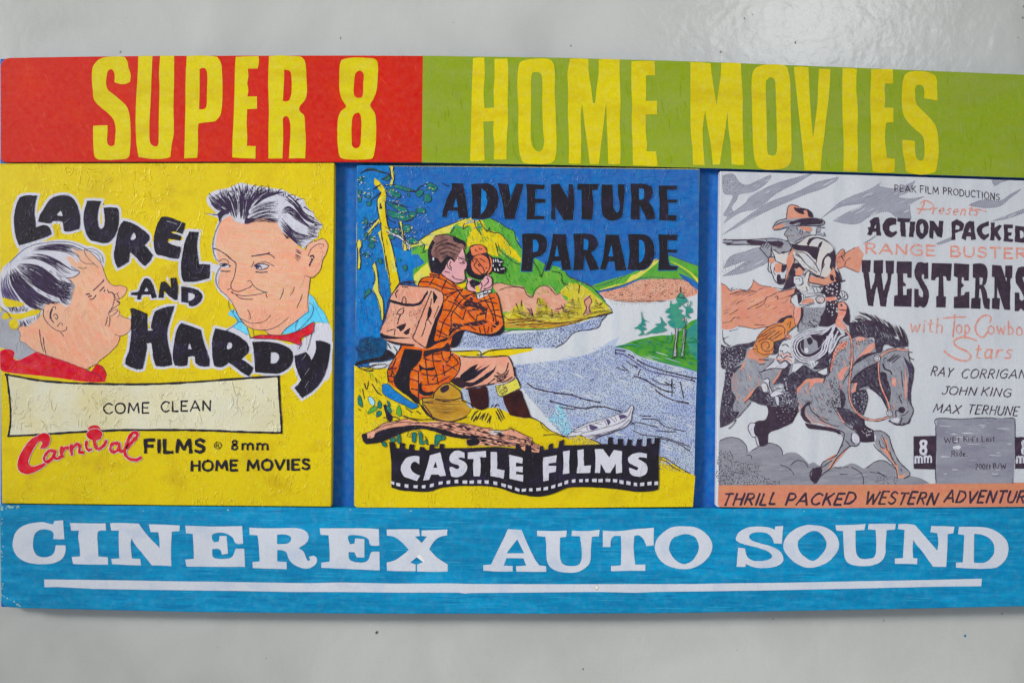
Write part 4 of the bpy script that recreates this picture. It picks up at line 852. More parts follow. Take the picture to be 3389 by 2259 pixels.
L.hatch(DB('700,1140 750,1100 800,1180 870,1190 860,1260 700,1240'), 20, 6, 2, INK2, 38, skip=.4)
L.hatch(DB('620,1245! 900,1255 1250,1240 1500,1180 1300,1250 950,1310 640,1300'), -4, 6, 2.2, INK2, 39, skip=.45)
L.hatch(DB('1310,1200! 1350,1130 1500,1150 1520,1185'), -6, 5, 2, INK2, 40, skip=.3)
for t in ('700,1110 720,1160', '745,1080 750,1130', '1090,1120 1110,1160', '890,1060 880,1110', '800,1150 850,1220', '830,1150 845,1210'): add2(2.4, INK2, DB, t)
add2(3.0, PURP, DF, '1120,530 1200,540 1300,600 1380,660 1500,720 1700,760 1940,815|475,935 600,950 700,970 760,1000|700,1095 820,1100 900,1080 1010,1085')
add2(3.4, INK2, DF, '1115,490 1220,505|1255,540 1310,575|1340,595 1420,640 1550,690 1700,730 1880,775 1960,790|1905,800 1945,825|480,940 650,960 800,1005 960,1040|205,840 290,893 480,935|440,1022 600,1065 800,1100 900,1085 1010,1085 1170,1135|1310,765 1420,800 1500,850 1620,910 1730,935|1530,905 1620,970 1740,1020 1880,1045')
add2(2.4, INK2, DF, '1120,500 1115,540 1125,530|1130,675 1220,710|1230,610 1340,680|1270,640 1350,670|1190,660 1260,720|1380,695 1350,760|1490,790 1600,850 1740,850|1640,830 1740,890|1705,790 1705,970|1790,820 1830,1000|1370,1170 1400,1180 1490,1180|1400,1210 1540,1215 1640,1290 1830,1335|1320,1240 1440,1265 1560,1300|1540,1330 1740,1345|1310,1335 1380,1365 1430,1380 1560,1390 1750,1440 1890,1500|1580,1410 1760,1460 1890,1545|245,1190 340,1240 440,1325 600,1392|370,1380 480,1370 600,1395 740,1378 800,1395 900,1432 980,1475|540,1090 700,1110')
add2(2.4, INK2, DH, '1820,710 1900,730 2060,840 2220,930|1820,740 1900,770 2000,850 2080,885')
add2(2.6, INK, DE, '1290,160 1400,165 1660,155 1690,215|1640,210 1700,220|1700,210 1830,150 2080,130 2350,115|1780,160 2100,125')
L.dotline(DF('230,1195 330,1235 360,1290 420,1340'), 4, 1.6, INK2)
def fir(c, x, y, hh, w, m, seed):
    r = random.Random(seed); n = max(4, int(hh / 14)); q = []
    for i in range(n * 2):
        t = i / (2 * n - 1); q.append('%d,%d' % (x + (1 if i % 2 else -1) * (w * t + 3) + r.uniform(-3, 3), y - hh + hh * t))
    L.line(c(' '.join(q)), 1.9, m, 0, n=1)
for i, (x, y, hh, w) in enumerate(((745, 1200, 110, 26), (905, 1230, 165, 34), (960, 1240, 120, 22), (1120, 1190, 80, 22), (820, 1215, 60, 18), (1190, 1185, 130, 30), (1240, 1150, 90, 20), (1010, 1230, 70, 24), (680, 1210, 60, 16), (1070, 1240, 60, 22), (1150, 1240, 50, 18), (1390, 1140, 70, 16), (1430, 1150, 50, 14))):
    fir(DB, x, y, hh, w, INK2, i)
L.scumble(DB('640,1230! 850,1170 1250,1160 1480,1190! 1300,1250 950,1320 640,1310'), -5, 5, 1.8, [INK2, HAT, INK2], 58, dash=(5, 26), hole=(12, 50))
L.scumble(DB('520,620! 760,780 1130,850 1330,960 1240,1020 1100,1000 850,1030 760,950 520,930'), 60, 9, 1.6, [INK2, DGRN], 59, dash=(3, 16), hole=(30, 120))
L.scumble(DB('240,420! 480,400 700,600 740,720 400,640 280,600'), 70, 10, 1.5, [INK2, OLIVE], 60, dash=(3, 16), hole=(30, 120))
L.scumble(DE('60,380! 470,420 480,560 900,900 600,1080 60,1150'), 60, 9, 2.6, [OLIVE, paint('bank_green', (150, 168, 50), amount=.5), PALEY], 61, dash=(6, 26), hole=(14, 80))
L.scumble(DE('1480,900! 1900,950 2000,1060 1500,1080'), 100, 8, 2.2, [OLIVE, paint('bank_green', (150, 168, 50), amount=.5), INK2], 62, dash=(6, 18), hole=(10, 40))
L.scumble(DE('70,1100! 300,1150 480,1380 480,2200! 70,2200'), 80, 16, 1.8, [PALEY, OLIVE], 63, dash=(4, 20), hole=(40, 160))
# grass and leaves on the bank
add2(2.6, INK2, DE, '180,580 210,660 235,550|155,655 180,775|325,510 345,570|280,590 350,700 400,730|430,860 450,930 480,1000|100,910 130,930|240,430 300,410|480,1010 600,1020 640,1060|430,1020 500,1030|660,990 720,1020|855,935 910,975|720,900 800,960', 0)
for t in ('1560,1060 1610,970 1660,930', '1590,1080 1640,1000', '1630,1060 1670,990 1690,950', '1670,1050 1730,970', '1700,1060 1750,960', '1740,1060 1790,960', '1770,1090 1820,1000', '1800,1100 1820,990', '1880,930 1960,1080', '1900,900 1980,1060', '1930,900 2000,1040', '1820,900 1850,850', '1860,900 1900,850 1930,880'): add2(3.6, INK2, DE, t, 2)
for t in ('225,975 250,910 300,880 345,880 330,930', '340,1020 335,950 365,930 400,950 395,990', '595,975 605,890 630,860 660,940 650,1010', '460,880 490,860 530,930 520,970 480,940', '100,850 95,770 120,730 155,830 150,890', '350,850 370,800 405,850 390,910 360,900', '475,800 510,830 520,880 480,850'):
    L.fill(DE(t), GRN if '225' in t or '595' in t else DGRN); L.loop(DE(t), 1.6, INK2)
L.fill(DE('225,760 260,750 300,790 315,830 295,870 250,840'), PCY2); L.loop(DE('225,760 260,750 300,790 315,830 295,870 250,840'), 1.6, INK2)
L.fill(DE('430,860 460,850 480,930 540,1000 545,1050 520,1075 480,1060 450,960'), INK)
L.fill(DE('700,880! 800,860 880,870 860,900 790,915'), GRN)
L.build()

for ch, c, src in (('A', DB, '140,68! 245,68! 265,180 290,370! 205,370! 195,310! 115,310! 100,365! 55,360! 90,230 140,120/160,275! 180,195! 195,275!'),
 ('D', DB, '310,75! 440,68 500,90 540,140 550,210 530,290 480,360 400,380 315,375! 320,220/395,340! 400,110! 440,150 450,220 435,290'),
 ('V', DB, '540,68! 630,75! 645,150 655,210! 700,68! 765,75! 740,180 710,290 690,380! 600,378! 580,230'),
 ('E', DB, '785,75! 945,82! 945,125! 870,120! 865,200! 955,205! 955,240! 870,240! 865,350! 950,350! 945,380! 790,385! 795,220'),
 ('N', DB, '1000,78! 1075,72! 1150,200! 1155,78! 1195,80! 1205,240 1195,390! 1110,390! 1040,270! 1040,385! 1000,385! 1005,220'),
 ('T', DB, '1230,72! 1415,75! 1405,125! 1360,130! 1370,260 1360,385! 1265,380! 1265,240 1265,130! 1230,125!'),
 ('U', DB, '1440,78! 1535,80! 1540,180 1545,280 1570,320 1592,300 1595,240 1580,160 1580,78! 1640,80! 1640,180 1630,280 1615,360 1560,390 1490,385 1445,330 1435,200'),
 ('R', DB, '1690,72! 1820,75 1875,105 1885,160 1850,230! 1890,300 1905,380! 1830,390! 1790,300 1770,260! 1770,385! 1690,380! 1695,220/1765,210! 1765,115! 1800,120 1810,160 1800,205'),
 ('E', DB, '1930,90! 2095,90! 2090,130! 2010,128! 2010,210! 2095,210! 2090,240! 2015,240! 2015,345! 2090,345! 2085,395! 1935,390! 1940,250'),
 ('P', DB, '750,505! 900,505 960,545 970,620 930,690 850,715! 835,830! 745,830! 755,660/845,660! 845,560! 880,560 895,610 885,655'),
 ('A', DB, '1020,505! 1130,512! 1150,650 1180,820! 1100,820! 1085,740! 1020,745! 990,820! 945,825! 985,700 1005,600/1035,700! 1055,600! 1070,700!'),
 ('R', DB, '1195,505! 1330,505 1390,540 1410,610 1350,670! 1390,740 1420,815! 1340,825! 1290,700! 1285,820! 1195,820! 1205,660/1285,640! 1285,550! 1320,560 1325,610 1315,645'),
 ('A', DB, '1475,512! 1590,512! 1620,660 1660,820! 1560,825! 1550,745! 1495,745! 1475,815! 1425,815! 1455,690/1500,700! 1525,600! 1540,700!'),
 ('D', DB, '1665,510! 1800,510 1870,550 1900,640 1880,740 1820,810 1720,820 1660,815! 1680,660/1765,760! 1765,560! 1800,570 1815,650 1800,720'),
 ('E', DB, '1930,510! 2100,515! 2090,565! 2010,560! 2010,640! 2095,645! 2090,665! 2015,670! 2025,770 2100,785! 2090,820! 1930,820! 1940,660')):
    q = src.split('/')
    a = Art('letter', p2, H2)
    a.halo(c(q[0]), 1.6, CYB)
    a.fill(c(q[0]), INK, [c(t) for t in q[1:]], wob=0.7)
    a.scumble(c(q[0]), 80, 7, 1.4, [PURP, paint('ink_sheen', (66, 66, 78), amount=.5), BRN], 3, dash=(4, 20), hole=(30, 110)); a.build()

tr = Art('pine_branches', p2, H2)
def leaf(c, t, m=DGRN, o=True):
    tr.fill(c(t), m)
    if o: tr.loop(c(t), 1.8, INK2)
tr.fill(DA('340,215! 380,235 450,310 500,390 515,470 500,560 510,680 530,850 560,950! 560,1050 600,1200 650,1400 670,1568!') + DC('605,720! 560,790 500,900! 490,780 460,620 440,450 410,250 385,80!') + DA('430,850! 405,700 385,520 440,440 400,370 345,300'), PY)
tr.fill(DA('540,1060! 590,1180 620,1350 665,1550! 600,1568 590,1400'), PALEY)
tr.fill(DA('400,500! 470,480 460,600 430,760 405,700 385,600'), PALEY)
tr.fill(DA('430,560! 460,660 420,660'), INK2)
tr.fill(DA('395,1000! 460,960 440,1050 500,1300 520,1500! 515,1568! 505,1500 460,1200'), PALEY)
tr.fill(DA('560,45! 610,45! 630,190 610,290 580,340 560,320 590,230 575,140'), PALEY)
tr.fill(DA('410,800! 440,850 350,900 300,1000 230,1070 215,1120! 240,1000 320,900'), PALEY)
tr.fill(DA('100,1110! 150,1110 160,1180 130,1250 145,1400 135,1530! 105,1530 110,1400 100,1250 90,1170'), PALEY)
tr.fill(DC('270,500! 305,480 330,560 345,700 360,850 400,960 410,1150 390,1200! 360,1050 320,900 275,820 300,730 310,650 275,570'), PALEY)
tr.fill(DA('700,830! 740,850 760,950 770,1050 830,1230! 760,1250 740,1000'), PALEY)
tr.fill(DA('520,980! 640,1010 780,1090 860,1180 850,1250! 780,1160 700,1080 560,1020'), WATW)
for t in ('170,130 230,90 310,70 400,100 480,130 560,150 430,130 330,100 230,110', '520,370 600,360 660,400 720,460 700,500 620,480 560,420', '620,310 740,330 860,370 920,390 860,410 780,400 690,370 630,350', '940,420 1000,380 1050,400 1030,460 980,490 945,460', '1100,310 1150,285 1210,310 1250,350 1220,400 1160,380', '1060,460 1110,445 1165,480 1160,540 1110,565 1055,540', '520,540 600,580 700,610 800,650 830,700 760,720 660,670 560,600', '935,670 1000,645 1080,670 1080,710 1000,715 940,690', '530,670 620,690 740,730 860,770 900,800 800,840 680,800 560,760', '840,720 900,700 950,730 920,780 850,770', '550,930 640,950 720,1010 680,1030 580,990', '760,900 850,890 860,980 800,1000 750,950', '790,1090 900,1070 960,1110 980,1140 900,1170 820,1120', '540,1030 640,1070 620,1100 560,1080', '270,1060 330,1050 350,1110 300,1160 260,1120', '265,1160 330,1150 345,1200 300,1230 265,1210', '230,560 290,550 290,600 250,620', '195,780 230,800 240,900 210,870', '200,1010 250,1000 230,1080 200,1060', '450,230 520,190 560,160 560,230 520,250'):
    leaf(DA, t)
for t in ('180,370 215,360 225,395 195,405', '345,440 380,430 395,480 360,500', '645,520 690,510 700,560 660,580', '190,830 240,800 250,850 200,890 160,930'): leaf(DC, t)
for t in ('110,400 150,390 150,450 120,460', '110,500 150,480 150,550 120,560', '120,210 165,200 160,260 125,250', '235,480 275,470 290,500 250,510', '820,440 850,440 850,485 825,470'): leaf(DA, t)
def a3(w, m, c, t): add(tr, c, w * 1.15, m, t)
a3(2.4, INK2, DA, '140,150 200,110 320,90 430,130 560,155 520,210 440,235|320,380 440,310 360,340|385,520 440,420 290,540|500,560 505,700 530,870 560,940|385,530 395,680 420,800 430,860|620,50 610,130 630,200 615,280|565,60 580,150 600,230|480,320 560,320 640,300|500,400 520,460 600,500|440,860 450,1050 480,1200 520,1500|560,1080 610,1250 660,1500|410,790 240,920 190,990|410,850 300,970 200,1110|500,920 640,990 780,1100 860,1190|520,990 700,1080 840,1210|700,830 710,960 770,1080 760,1250|740,850 760,1000 820,1260|100,1110 90,1180 110,1300 100,1530 140,1525|145,1110 160,1190 130,1260 145,1400 135,1520|600,560 700,600 820,630|860,390 930,410 1000,340 1060,320|900,800 780,840|520,740 560,820 640,850|1330,290 1380,320 1420,325')
a3(2.2, INK2, DC, '270,510 300,480 325,560 340,680 350,830 400,950 408,1150 385,1210|265,520 300,620 300,720 270,740|280,820 330,920 370,1060 380,1190|440,400 470,600 495,760|580,600 605,720')
tr.dotline(DC('395,180 420,350 445,500 475,650 500,880'), 5, 1.6, INK2)
tr.scumble(DA('430,500! 500,480 510,850 560,1050 640,1400 650,1560! 560,1560 480,1100 430,800'), 84, 6, 1.8, [INK2, PALEY, PALEY, OLIVE], 79, dash=(5, 26), hole=(10, 50))
tr.dots(DC('380,440! 420,440 500,640 520,880 495,880 440,600'), 20, 1.2, INK2, 41)
rp = random.Random(77)
for k in range(620):
    u = rp.random()
    x, y = rp.choice([(250, 450), (620, 380), (640, 560), (720, 760), (1000, 690), (300, 1100), (850, 960), (620, 980), (880, 1110), (130, 480), (420, 1420), (230, 860), (160, 250), (1120, 350), (240, 1320)])
    x += rp.gauss(0, 75); y += rp.gauss(0, 45)
    if 395 < x < 540 and y > 480: continue
    dx, dy = rp.uniform(-20, 20), rp.uniform(-8, 16)
    q = DA('%d,%d %d,%d %d,%d' % (max(100, x), max(45, y), max(100, x + dx), max(45, y + dy), max(100, x + 1.8 * dx), max(45, y + 1.3 * dy)))
    tr.line(q, rp.uniform(1.3, 3.4), (DGRN, DGRN, INK2, SCRIB, WATW, PALEY, CYB)[k % 7], 2, n=2)
for x, y in ((705, 1390), (785, 1500), (240, 1310), (430, 1400)):
    q = DA('%d,%d' % (x, y))[0]; tr.dot(q, 5, DGRN, 8)
tr.build()

bu = Art('dark_bush', p2, H2)
bu.fill(DE('95,220 105,70 200,-20 330,-5 440,0 470,90 450,190 560,250 420,300 250,310 80,335'), SCRIB)
bu.fill(DE('440,180! 480,140 540,180 565,230 430,290 300,300 60,345! 90,300 300,250 400,230'), INK)
rb = random.Random(9)
for k in range(34):
    cx, cy, r, a0 = rb.uniform(150, 400), rb.uniform(20, 210), rb.uniform(25, 90), rb.uniform(0, 6)
    bu.line([(1160 + (cx + r * math.cos(a0 + i * .6)) / 3.92, 1120 + (cy + r * .8 * math.sin(a0 + i * .6)) / 3.92, False) for i in range(6)], 1.5, INK, 2)
for t in ('80,320 200,370 300,340 460,330', '110,380 200,400 300,350 380,330', '60,340 160,400 230,420 300,380', '300,390 420,380 500,330', '560,100 600,180 540,260', '480,60 520,130'): add(bu, DE, 2.4, INK, t)
bu.build()

# the hiker
hk = Art('hiker_with_camera', p2, H2)
def h(w, m, c, t, tp=0): add(hk, c, w * 1.25, m, t, tp)
hk.fill(DE('410,600! 450,585 495,592 560,660 650,725 750,795 885,865! 860,892 790,908 720,870 600,820 430,720'), CYB); hk.loop(DE('410,600! 450,585 495,592 560,660 650,725 750,795 885,865! 860,892 790,908 720,870 600,820 430,720'), 1.8, INK2)
hk.fill(DE('1410,230! 1560,240 1800,240 2010,225 2060,250 2105,350 2130,480! 2100,530 1990,570 1870,580 1750,612 1480,650! 1350,560 1280,540! 1390,450 1425,330'), TAN)
hk.fill(DE('1520,652! 1650,640 1760,622 1790,760 1790,885! 1700,925 1580,870 1540,740'), BRN)
hk.fill(DE('1970,740! 2100,700 2205,668 2260,800 2345,1022! 2240,1025 2070,990! 2000,850'), BRN)
hk.fill(DE('1880,612! 2000,590 2100,545 2150,510! 2180,560 2205,640! 2080,700 1980,745 1920,732'), PALEY); hk.loop(DE('1880,612! 2000,590 2100,545 2150,510! 2180,560 2205,640! 2080,700 1980,745 1920,732'), 2.2, INK2)
hk.dots(DE('1895,630! 2000,600 2040,700 1960,735'), 60, 1.6, INK2, 42)
hk.fill(DE('1430,470! 1560,370 1660,325! 1620,400 1740,330! 1640,420 1820,335! 1700,440 1600,520 1480,560 1420,530'), INK)
hk.fill(DE('1480,600! 1600,560 1700,500 1780,440 1850,400 1900,325! 1860,430 1760,520 1650,590 1530,630'), INK)
hk.fill(DE('1290,545! 1400,500 1500,560 1600,575 1500,620 1440,640 1350,600'), INK2)
h(3.4, INK2, DE, '1430,225 1560,240 1800,238 2010,225 2060,250 2105,350 2130,480|2045,320 2020,420 1960,470 1900,440|2050,410 1990,520 1900,560|2100,500 1990,560 1900,540|2130,370 2140,470 2200,600|1870,480 1950,530|1500,650 1650,620 1870,580|1780,590 1870,520|1900,480 1980,500')
hk.hatch(DE('1860,470! 1960,470 2040,420 2060,470 1980,560 1890,570'), -35, 4.5, 2.4, INK2, 43)
# shirt
hk.fill(DD('90,690! 120,620 165,590 230,575! 232,545 250,520 340,540 420,570 520,640 600,710 700,750 770,770! 800,800 825,870! 850,845 950,800 1050,778! 1085,850 1110,980 1140,1130 1140,1240 1060,1300 960,1312 840,1290 670,1235! 640,1290 600,1400 560,1440 470,1465!') + DE('1290,165! 1410,235 1425,330 1390,450 1290,560! 1200,600 1100,670 1085,720! 1000,765 880,790! 880,850 750,740 600,650 500,565 480,450 500,370 580,230 665,100!'), ORG)
hk.fill(DE('700,130! 930,150! 920,250 870,330 790,420 770,520 780,680 880,770 895,850! 850,840 760,760 600,640 560,520 620,400 660,250'), INK)
hk.fill(DD('390,870! 400,940 385,1010 330,1150 310,1260 290,1370 380,1350 460,1330! 440,1370 330,1400 250,1450 190,1470! 240,1300 290,1130 370,960'), INK)
hk.fill(DD('665,1235! 640,1300 600,1400 550,1450 470,1450! 500,1380 520,1300 590,1250'), INK)
hk.fill(DD('520,1150! 640,1160 800,1130 930,1110 950,1140 860,1180 760,1190 680,1185 600,1210 640,1240 560,1230 470,1310! 480,1220'), INK2)
hk.fill(DD('660,1230! 840,1275 960,1285 1060,1260 1120,1200 1145,1150! 1152,1240 1110,1290 1000,1315 860,1305 740,1270'), INK)
hk.fill(DD('620,980! 640,920 700,860 790,810 760,880 830,900 880,930 800,960 700,950 640,1000'), INK2)
hk.fill(DD('800,960! 880,940 930,980 920,1040 800,1060 880,1010'), INK2)
hk.fill(DD('990,1190! 1060,1140 1080,1120 1085,1170 1030,1215'), INK)
hk.scumble(DD('120,640! 240,560! 560,700 800,790 850,860 1050,790 1130,1150 1000,1270! 700,1200 620,1180 480,1300 300,1400 330,1200 420,900!'), 30, 6, 3, [paint('orange_light', (230, 134, 74), amount=.5), paint('orange_dark', (200, 78, 32), amount=.5)], 32, dash=(8, 30), hole=(8, 50))
hk.scumble(DE('900,280! 1280,180 1410,240 1390,450 1280,560 1000,760! 800,740 780,420'), 20, 6, 3, [paint('orange_light', (230, 134, 74), amount=.5), paint('orange_dark', (200, 78, 32), amount=.5)], 33, dash=(8, 30), hole=(8, 50))
hk.fill(DE('890,330! 960,380 1060,370 1100,370 1080,410 1000,415 930,400 900,430'), INK)
hk.fill(DE('880,600! 920,560 930,650 980,690 1080,680! 1060,730 960,740 890,700'), INK)
hk.fill(DE('950,160! 1100,130 1200,110 1260,50 1290,100 1280,170 1190,160 1060,200 950,240'), INK2)
h(3.0, INK2, DD, '100,640 230,650 390,710 560,740 640,745|90,690 120,620 165,590 240,580|290,580 230,680|440,620 380,740|350,560 340,600|232,545 300,560 360,560|240,575 330,590 440,640 560,720|380,555 480,620 560,700|380,810 500,780 620,740|450,830 560,760|640,740 560,850 480,1020 400,1150 350,1340|760,790 640,860 560,960 500,1060 500,1180|540,860 640,960|460,880 560,920 640,990|400,990 520,1010 640,1110|350,1130 490,1190|320,1240 450,1310|310,1300 440,1330|560,720 640,830 700,870|680,980 640,1110|700,1010 790,1110|820,1060 800,1130|940,960 920,1100|900,830 960,950 1010,1060 1020,1130|960,800 1000,900 1040,1060 1060,1180|830,900 960,860 1030,840|850,870 1060,910|980,1000 1090,990|1000,1040 1120,1080|760,980 850,970|700,1000 840,990|840,1200 860,1270|740,1190 800,1240|960,1200 950,1270|900,1180 920,1280|1000,1210 1000,1260|1050,775 1085,850 1110,980 1145,1150|770,770 830,860|640,820 800,790')
h(3.0, INK2, DE, '590,250 560,340 500,400|500,400 600,380|490,480 580,500|520,560 600,540|560,320 530,480|780,400 880,430|770,520 890,560|790,650 890,670|880,420 885,790|960,200 980,340 1010,600|1060,190 1080,340 1110,440 1140,590|1180,150 1200,260 1270,310|940,250 1060,290 1180,290|920,460 1060,480 1200,450 1300,390 1400,320|930,600 1060,590 1160,560 1280,490|1200,340 1220,470|1300,200 1380,280 1400,330|1240,340 1320,370 1380,420|1060,540 1110,480|1300,170 1290,260 1240,310|1410,235 1425,330 1390,450 1290,560|660,100 580,230 500,370 480,450 500,565|1060,210 1180,190|1270,250 1330,200')
hk.hatch(DE('500,400! 620,330 640,420 560,540 600,640 510,560'), 60, 7, 2, INK2, 44)
hk.hatch(DD('470,1230! 560,1200 560,1320 450,1370'), -50, 5, 2.6, INK, 45)
# head
hk.fill(DC('1390,300! 1412,380 1425,430 1450,540 1412,570 1420,680 1380,722 1300,735! 1200,680 1110,610! 1150,500 1230,430 1290,470 1350,340'), PINK)
hk.fill(DC('1050,150! 1150,130 1250,150 1340,190 1410,220 1428,270 1415,320! 1390,295 1365,345 1310,420 1280,480 1240,430 1190,470 1175,540 1140,590 1105,625 1000,600 980,560! 962,450 955,350 985,250'), HAIR)
hk.fill(DC('1010,200! 1040,240 1000,320 1010,400 1080,430 1120,480 1190,400 1260,420 1290,470 1240,440 1200,450 1180,520 1140,590 1105,625 1000,600! 965,460 955,340 975,270'), INK)
hk.fill(DC('1270,160! 1340,190 1410,222 1428,270 1415,320! 1395,260 1330,240 1270,210'), INK)
hk.fill(DC('1010,420 1035,415 1035,450 1015,455'), WATW)
h(2.4, INK, DC, '1050,150 1150,132 1250,150 1340,190 1410,222|1060,260 1120,220 1200,200|1050,300 1150,250 1250,260 1350,300|1090,330 1200,300 1300,330 1350,350|1100,380 1200,350 1300,380|1130,420 1200,390|1180,230 1300,270|1040,340 1070,290')
h(2.6, INK2, DC, '1225,440 1195,480 1205,540 1250,570|1240,470 1225,520 1250,545|1165,590 1225,605|1255,645 1300,680 1390,700|1395,300 1412,380 1425,430 1450,540 1412,570 1415,680 1380,722 1300,735|1340,420 1400,440 1420,450|1350,485 1410,495|1380,460 1410,480|1110,610 1200,680 1290,735')
hk.dots(DC('1330,400! 1420,410 1415,510 1345,500'), 16, 1.8, INK2, 46)
# hands, camera
hk.fill(DD('690,585! 740,600 860,640 930,560 985,570 1003,640 990,730 900,745 820,775 720,760 690,700'), PINK)
hk.fill(DD('760,610! 860,650 850,680 790,700 800,740 740,690 720,640'), INK)
h(3, INK2, DD, '690,585 700,650 680,720 730,760 800,770|930,560 1000,600 1000,680 960,720 900,730|860,640 880,700 850,750|940,590 960,640 900,700|720,640 760,680 740,700')
hk.fill(DD('820,790! 900,760 990,742 1000,768 850,850 825,850'), WATW); h(2.4, INK2, DD, '820,790 900,760 990,742 1000,768 900,800|840,810 930,785 990,780|850,840 840,800|900,820 900,770|950,790 950,750')
hk.fill(DD('800,700 825,690 850,730 840,770 805,765'), PY)
hk.fill(DD('570,680! 640,660 680,650 670,710 620,720'), PY)
hk.fill(DD('730,200! 800,182 880,185 935,230 940,285 990,330 1010,420 990,530 935,565 880,610 780,600 700,550 680,460 710,400 680,310 715,270'), INK)
hk.fill(DD('735,220! 800,193 880,195 925,240 930,278 860,298 770,320 745,280'), CAM)
hk.fill(DD('965,320! 1000,380 1000,480 975,530 940,550! 985,450 980,380'), CAM)
hk.fill([(DD('%d,%d' % (857 + 118 * math.cos(a), 432 + 128 * math.sin(a)))[0][:2]) + (False,) for a in [k * .5236 for k in range(12)]], CAM)
hk.loop([(DD('%d,%d' % (857 + 118 * math.cos(a), 432 + 128 * math.sin(a)))[0][:2]) + (False,) for a in [k * .5236 for k in range(12)]], 2.6, INK2)
h(2.6, INK2, DD, '770,400 760,360 790,355 810,400 780,430 800,470 850,520 880,555|810,355 850,420 890,470 910,530 880,550|800,240 790,260 820,262|840,225 860,245 880,235|835,430 850,420 855,445 840,455 835,430|850,355 890,380 920,395|920,480 940,470')
hk.fill(DD('1005,345! 1060,345 1130,368 1145,400 1120,440 1165,460 1178,500 1140,545 1060,535 1000,515!'), INK)
h(3.0, WATW, DD, '1020,370 1020,400|1045,365 1050,395|1070,370 1080,400|1015,430 1015,455|1035,480 1040,505|1100,400 1130,395|1070,480 1080,510|1110,485 1150,480|1095,440 1100,430')
# backpack
hk.fill(DC('600,750! 760,770 1000,790 1100,830 1142,870! 1140,980 1100,1060 1050,1180 990,1350 930,1535! 880,1540 780,1512 440,1435 375,1390! 370,1320 430,1200 470,1060 492,980! 478,935 520,860'), TAN)
hk.scumble(DC('600,760! 990,800 960,960 820,1300 780,1400! 400,1330! 500,960'), 70, 7, 2.6, [paint('tan_light', (228, 184, 162), amount=.5), paint('tan_dark', (208, 138, 112), amount=.5)], 34, dash=(8, 40), hole=(10, 60))
hk.fill(DC('480,930! 560,955 640,975 700,985 800,985 870,950 910,880 950,825! 960,850 920,920 880,980 820,1015 700,1020 600,1000 485,965'), INK)
hk.fill(DC('370,1340! 440,1375 600,1400 750,1410 600,1420 440,1425 370,1395'), INK); hk.fill(DC('440,1430! 600,1470 800,1490 780,1515 600,1500 470,1460'), INK2)
hk.fill(DC('1020,830! 1050,870 1075,910 1060,940 1030,990 1020,920'), INK); hk.fill(DC('970,1020! 1000,1040 1005,1090 975,1160 940,1200! 950,1120'), INK)
hk.fill(DC('560,1280! 620,1250 690,1230! 670,1290 620,1330 590,1300'), INK2); hk.fill(DC('650,1350! 690,1310 740,1285! 720,1360 690,1375'), INK2)
h(2.8, INK2, DC, '600,750 760,770 1000,790 1100,830 1142,870 1140,980 1050,1180 990,1350 930,1535|1000,830 940,980 860,1180 800,1340 775,1420 920,1530|600,750 480,930 440,1100 370,1320|1000,930 985,1040|940,1180 920,1280 880,1390|660,900 640,940 640,990 680,1010 685,930 665,900|660,1040 610,1060 580,1110 640,1115 660,1060|610,1130 580,1240|450,1330 540,1300|590,820 555,860 570,910|640,775 710,785|550,1310 540,1375|620,1130 590,1180|960,1180 1000,1240|1090,1020 1030,1160')
hk.dots(DC('850,1000! 930,960 830,1250 760,1420 740,1380'), 60, 1.3, INK2, 47)
hk.dots(DC('430,1150! 560,1060 560,1200 440,1230'), 22, 1.6, INK2, 48); hk.dots(DC('720,1080! 860,1060 840,1120 730,1140'), 16, 1.6, INK2, 49)
hk.dots(DC('640,720! 780,700 800,735 650,745'), 20, 2.0, INK2, 50)
h(2.4, INK2, DC, '600,745 640,725 700,720 790,735|1140,870 1200,900 1160,960')
# hat on the ground
hk.fill(DE('930,770! 1075,765! 1095,690 1180,605 1270,578 1370,640 1430,700 1450,810! 1560,905! 1530,960 1430,1040 1300,1072 1150,1055 1030,990 950,890'), HAT)
hk.fill(DE('1160,650! 1220,605 1270,600 1280,650 1240,690 1180,700'), INK2)
hk.hatch(DE('1080,740! 1250,760 1440,800 1440,900 1300,980 1080,950 960,830'), 3, 5.5, 2.6, paint('straw_shadow', (120, 84, 40), (100, 72, 40), amount=.6), 51)
h(3, INK2, DE, '1075,765 1095,690 1180,605 1270,578 1370,640 1430,700 1450,810|930,770 1070,765|930,780 950,890 1030,990 1150,1055 1300,1075 1430,1040 1510,1010|1450,800 1560,850 1580,900|940,825 1070,828|960,860 1060,1000|1100,780 1250,810 1430,770')
hk.line(DE('900,850 950,920 1020,1000 1100,1050'), 7, INK2, 2)
hk.build()

lg = Art('fallen_log', p2, H2)
lg.fill(DE('150,1240! 300,1190 430,1105 640,1065 700,1042 900,1082 1200,1072 1500,1110 1700,1150 1950,1195 2100,1180 2250,1240 2360,1300!') + DH('150,530! 260,560! 240,660 100,650!') + DE('2150,1400 1850,1390 1680,1382 1520,1382 1510,1310 1640,1290 1500,1300 1250,1262 1050,1192 900,1172 700,1212 500,1300 350,1352 210,1365! 160,1310'), TAN)
lg.fill(DE('150,1240! 220,1235 220,1290 300,1280 330,1220 500,1160 700,1130 900,1120 1100,1150 1250,1190 1400,1240 1600,1250 1680,1280! 1640,1290 1500,1300 1250,1262 1050,1192 900,1172 700,1212 500,1300 350,1352 210,1365! 160,1310'), INK)
lg.fill(DE('1510,1310! 1640,1290 1680,1340 1640,1380 1520,1382'), INK)
lg.fill(DE('1780,1200! 1880,1190 1980,1215 1900,1250 1820,1235'), WATW)
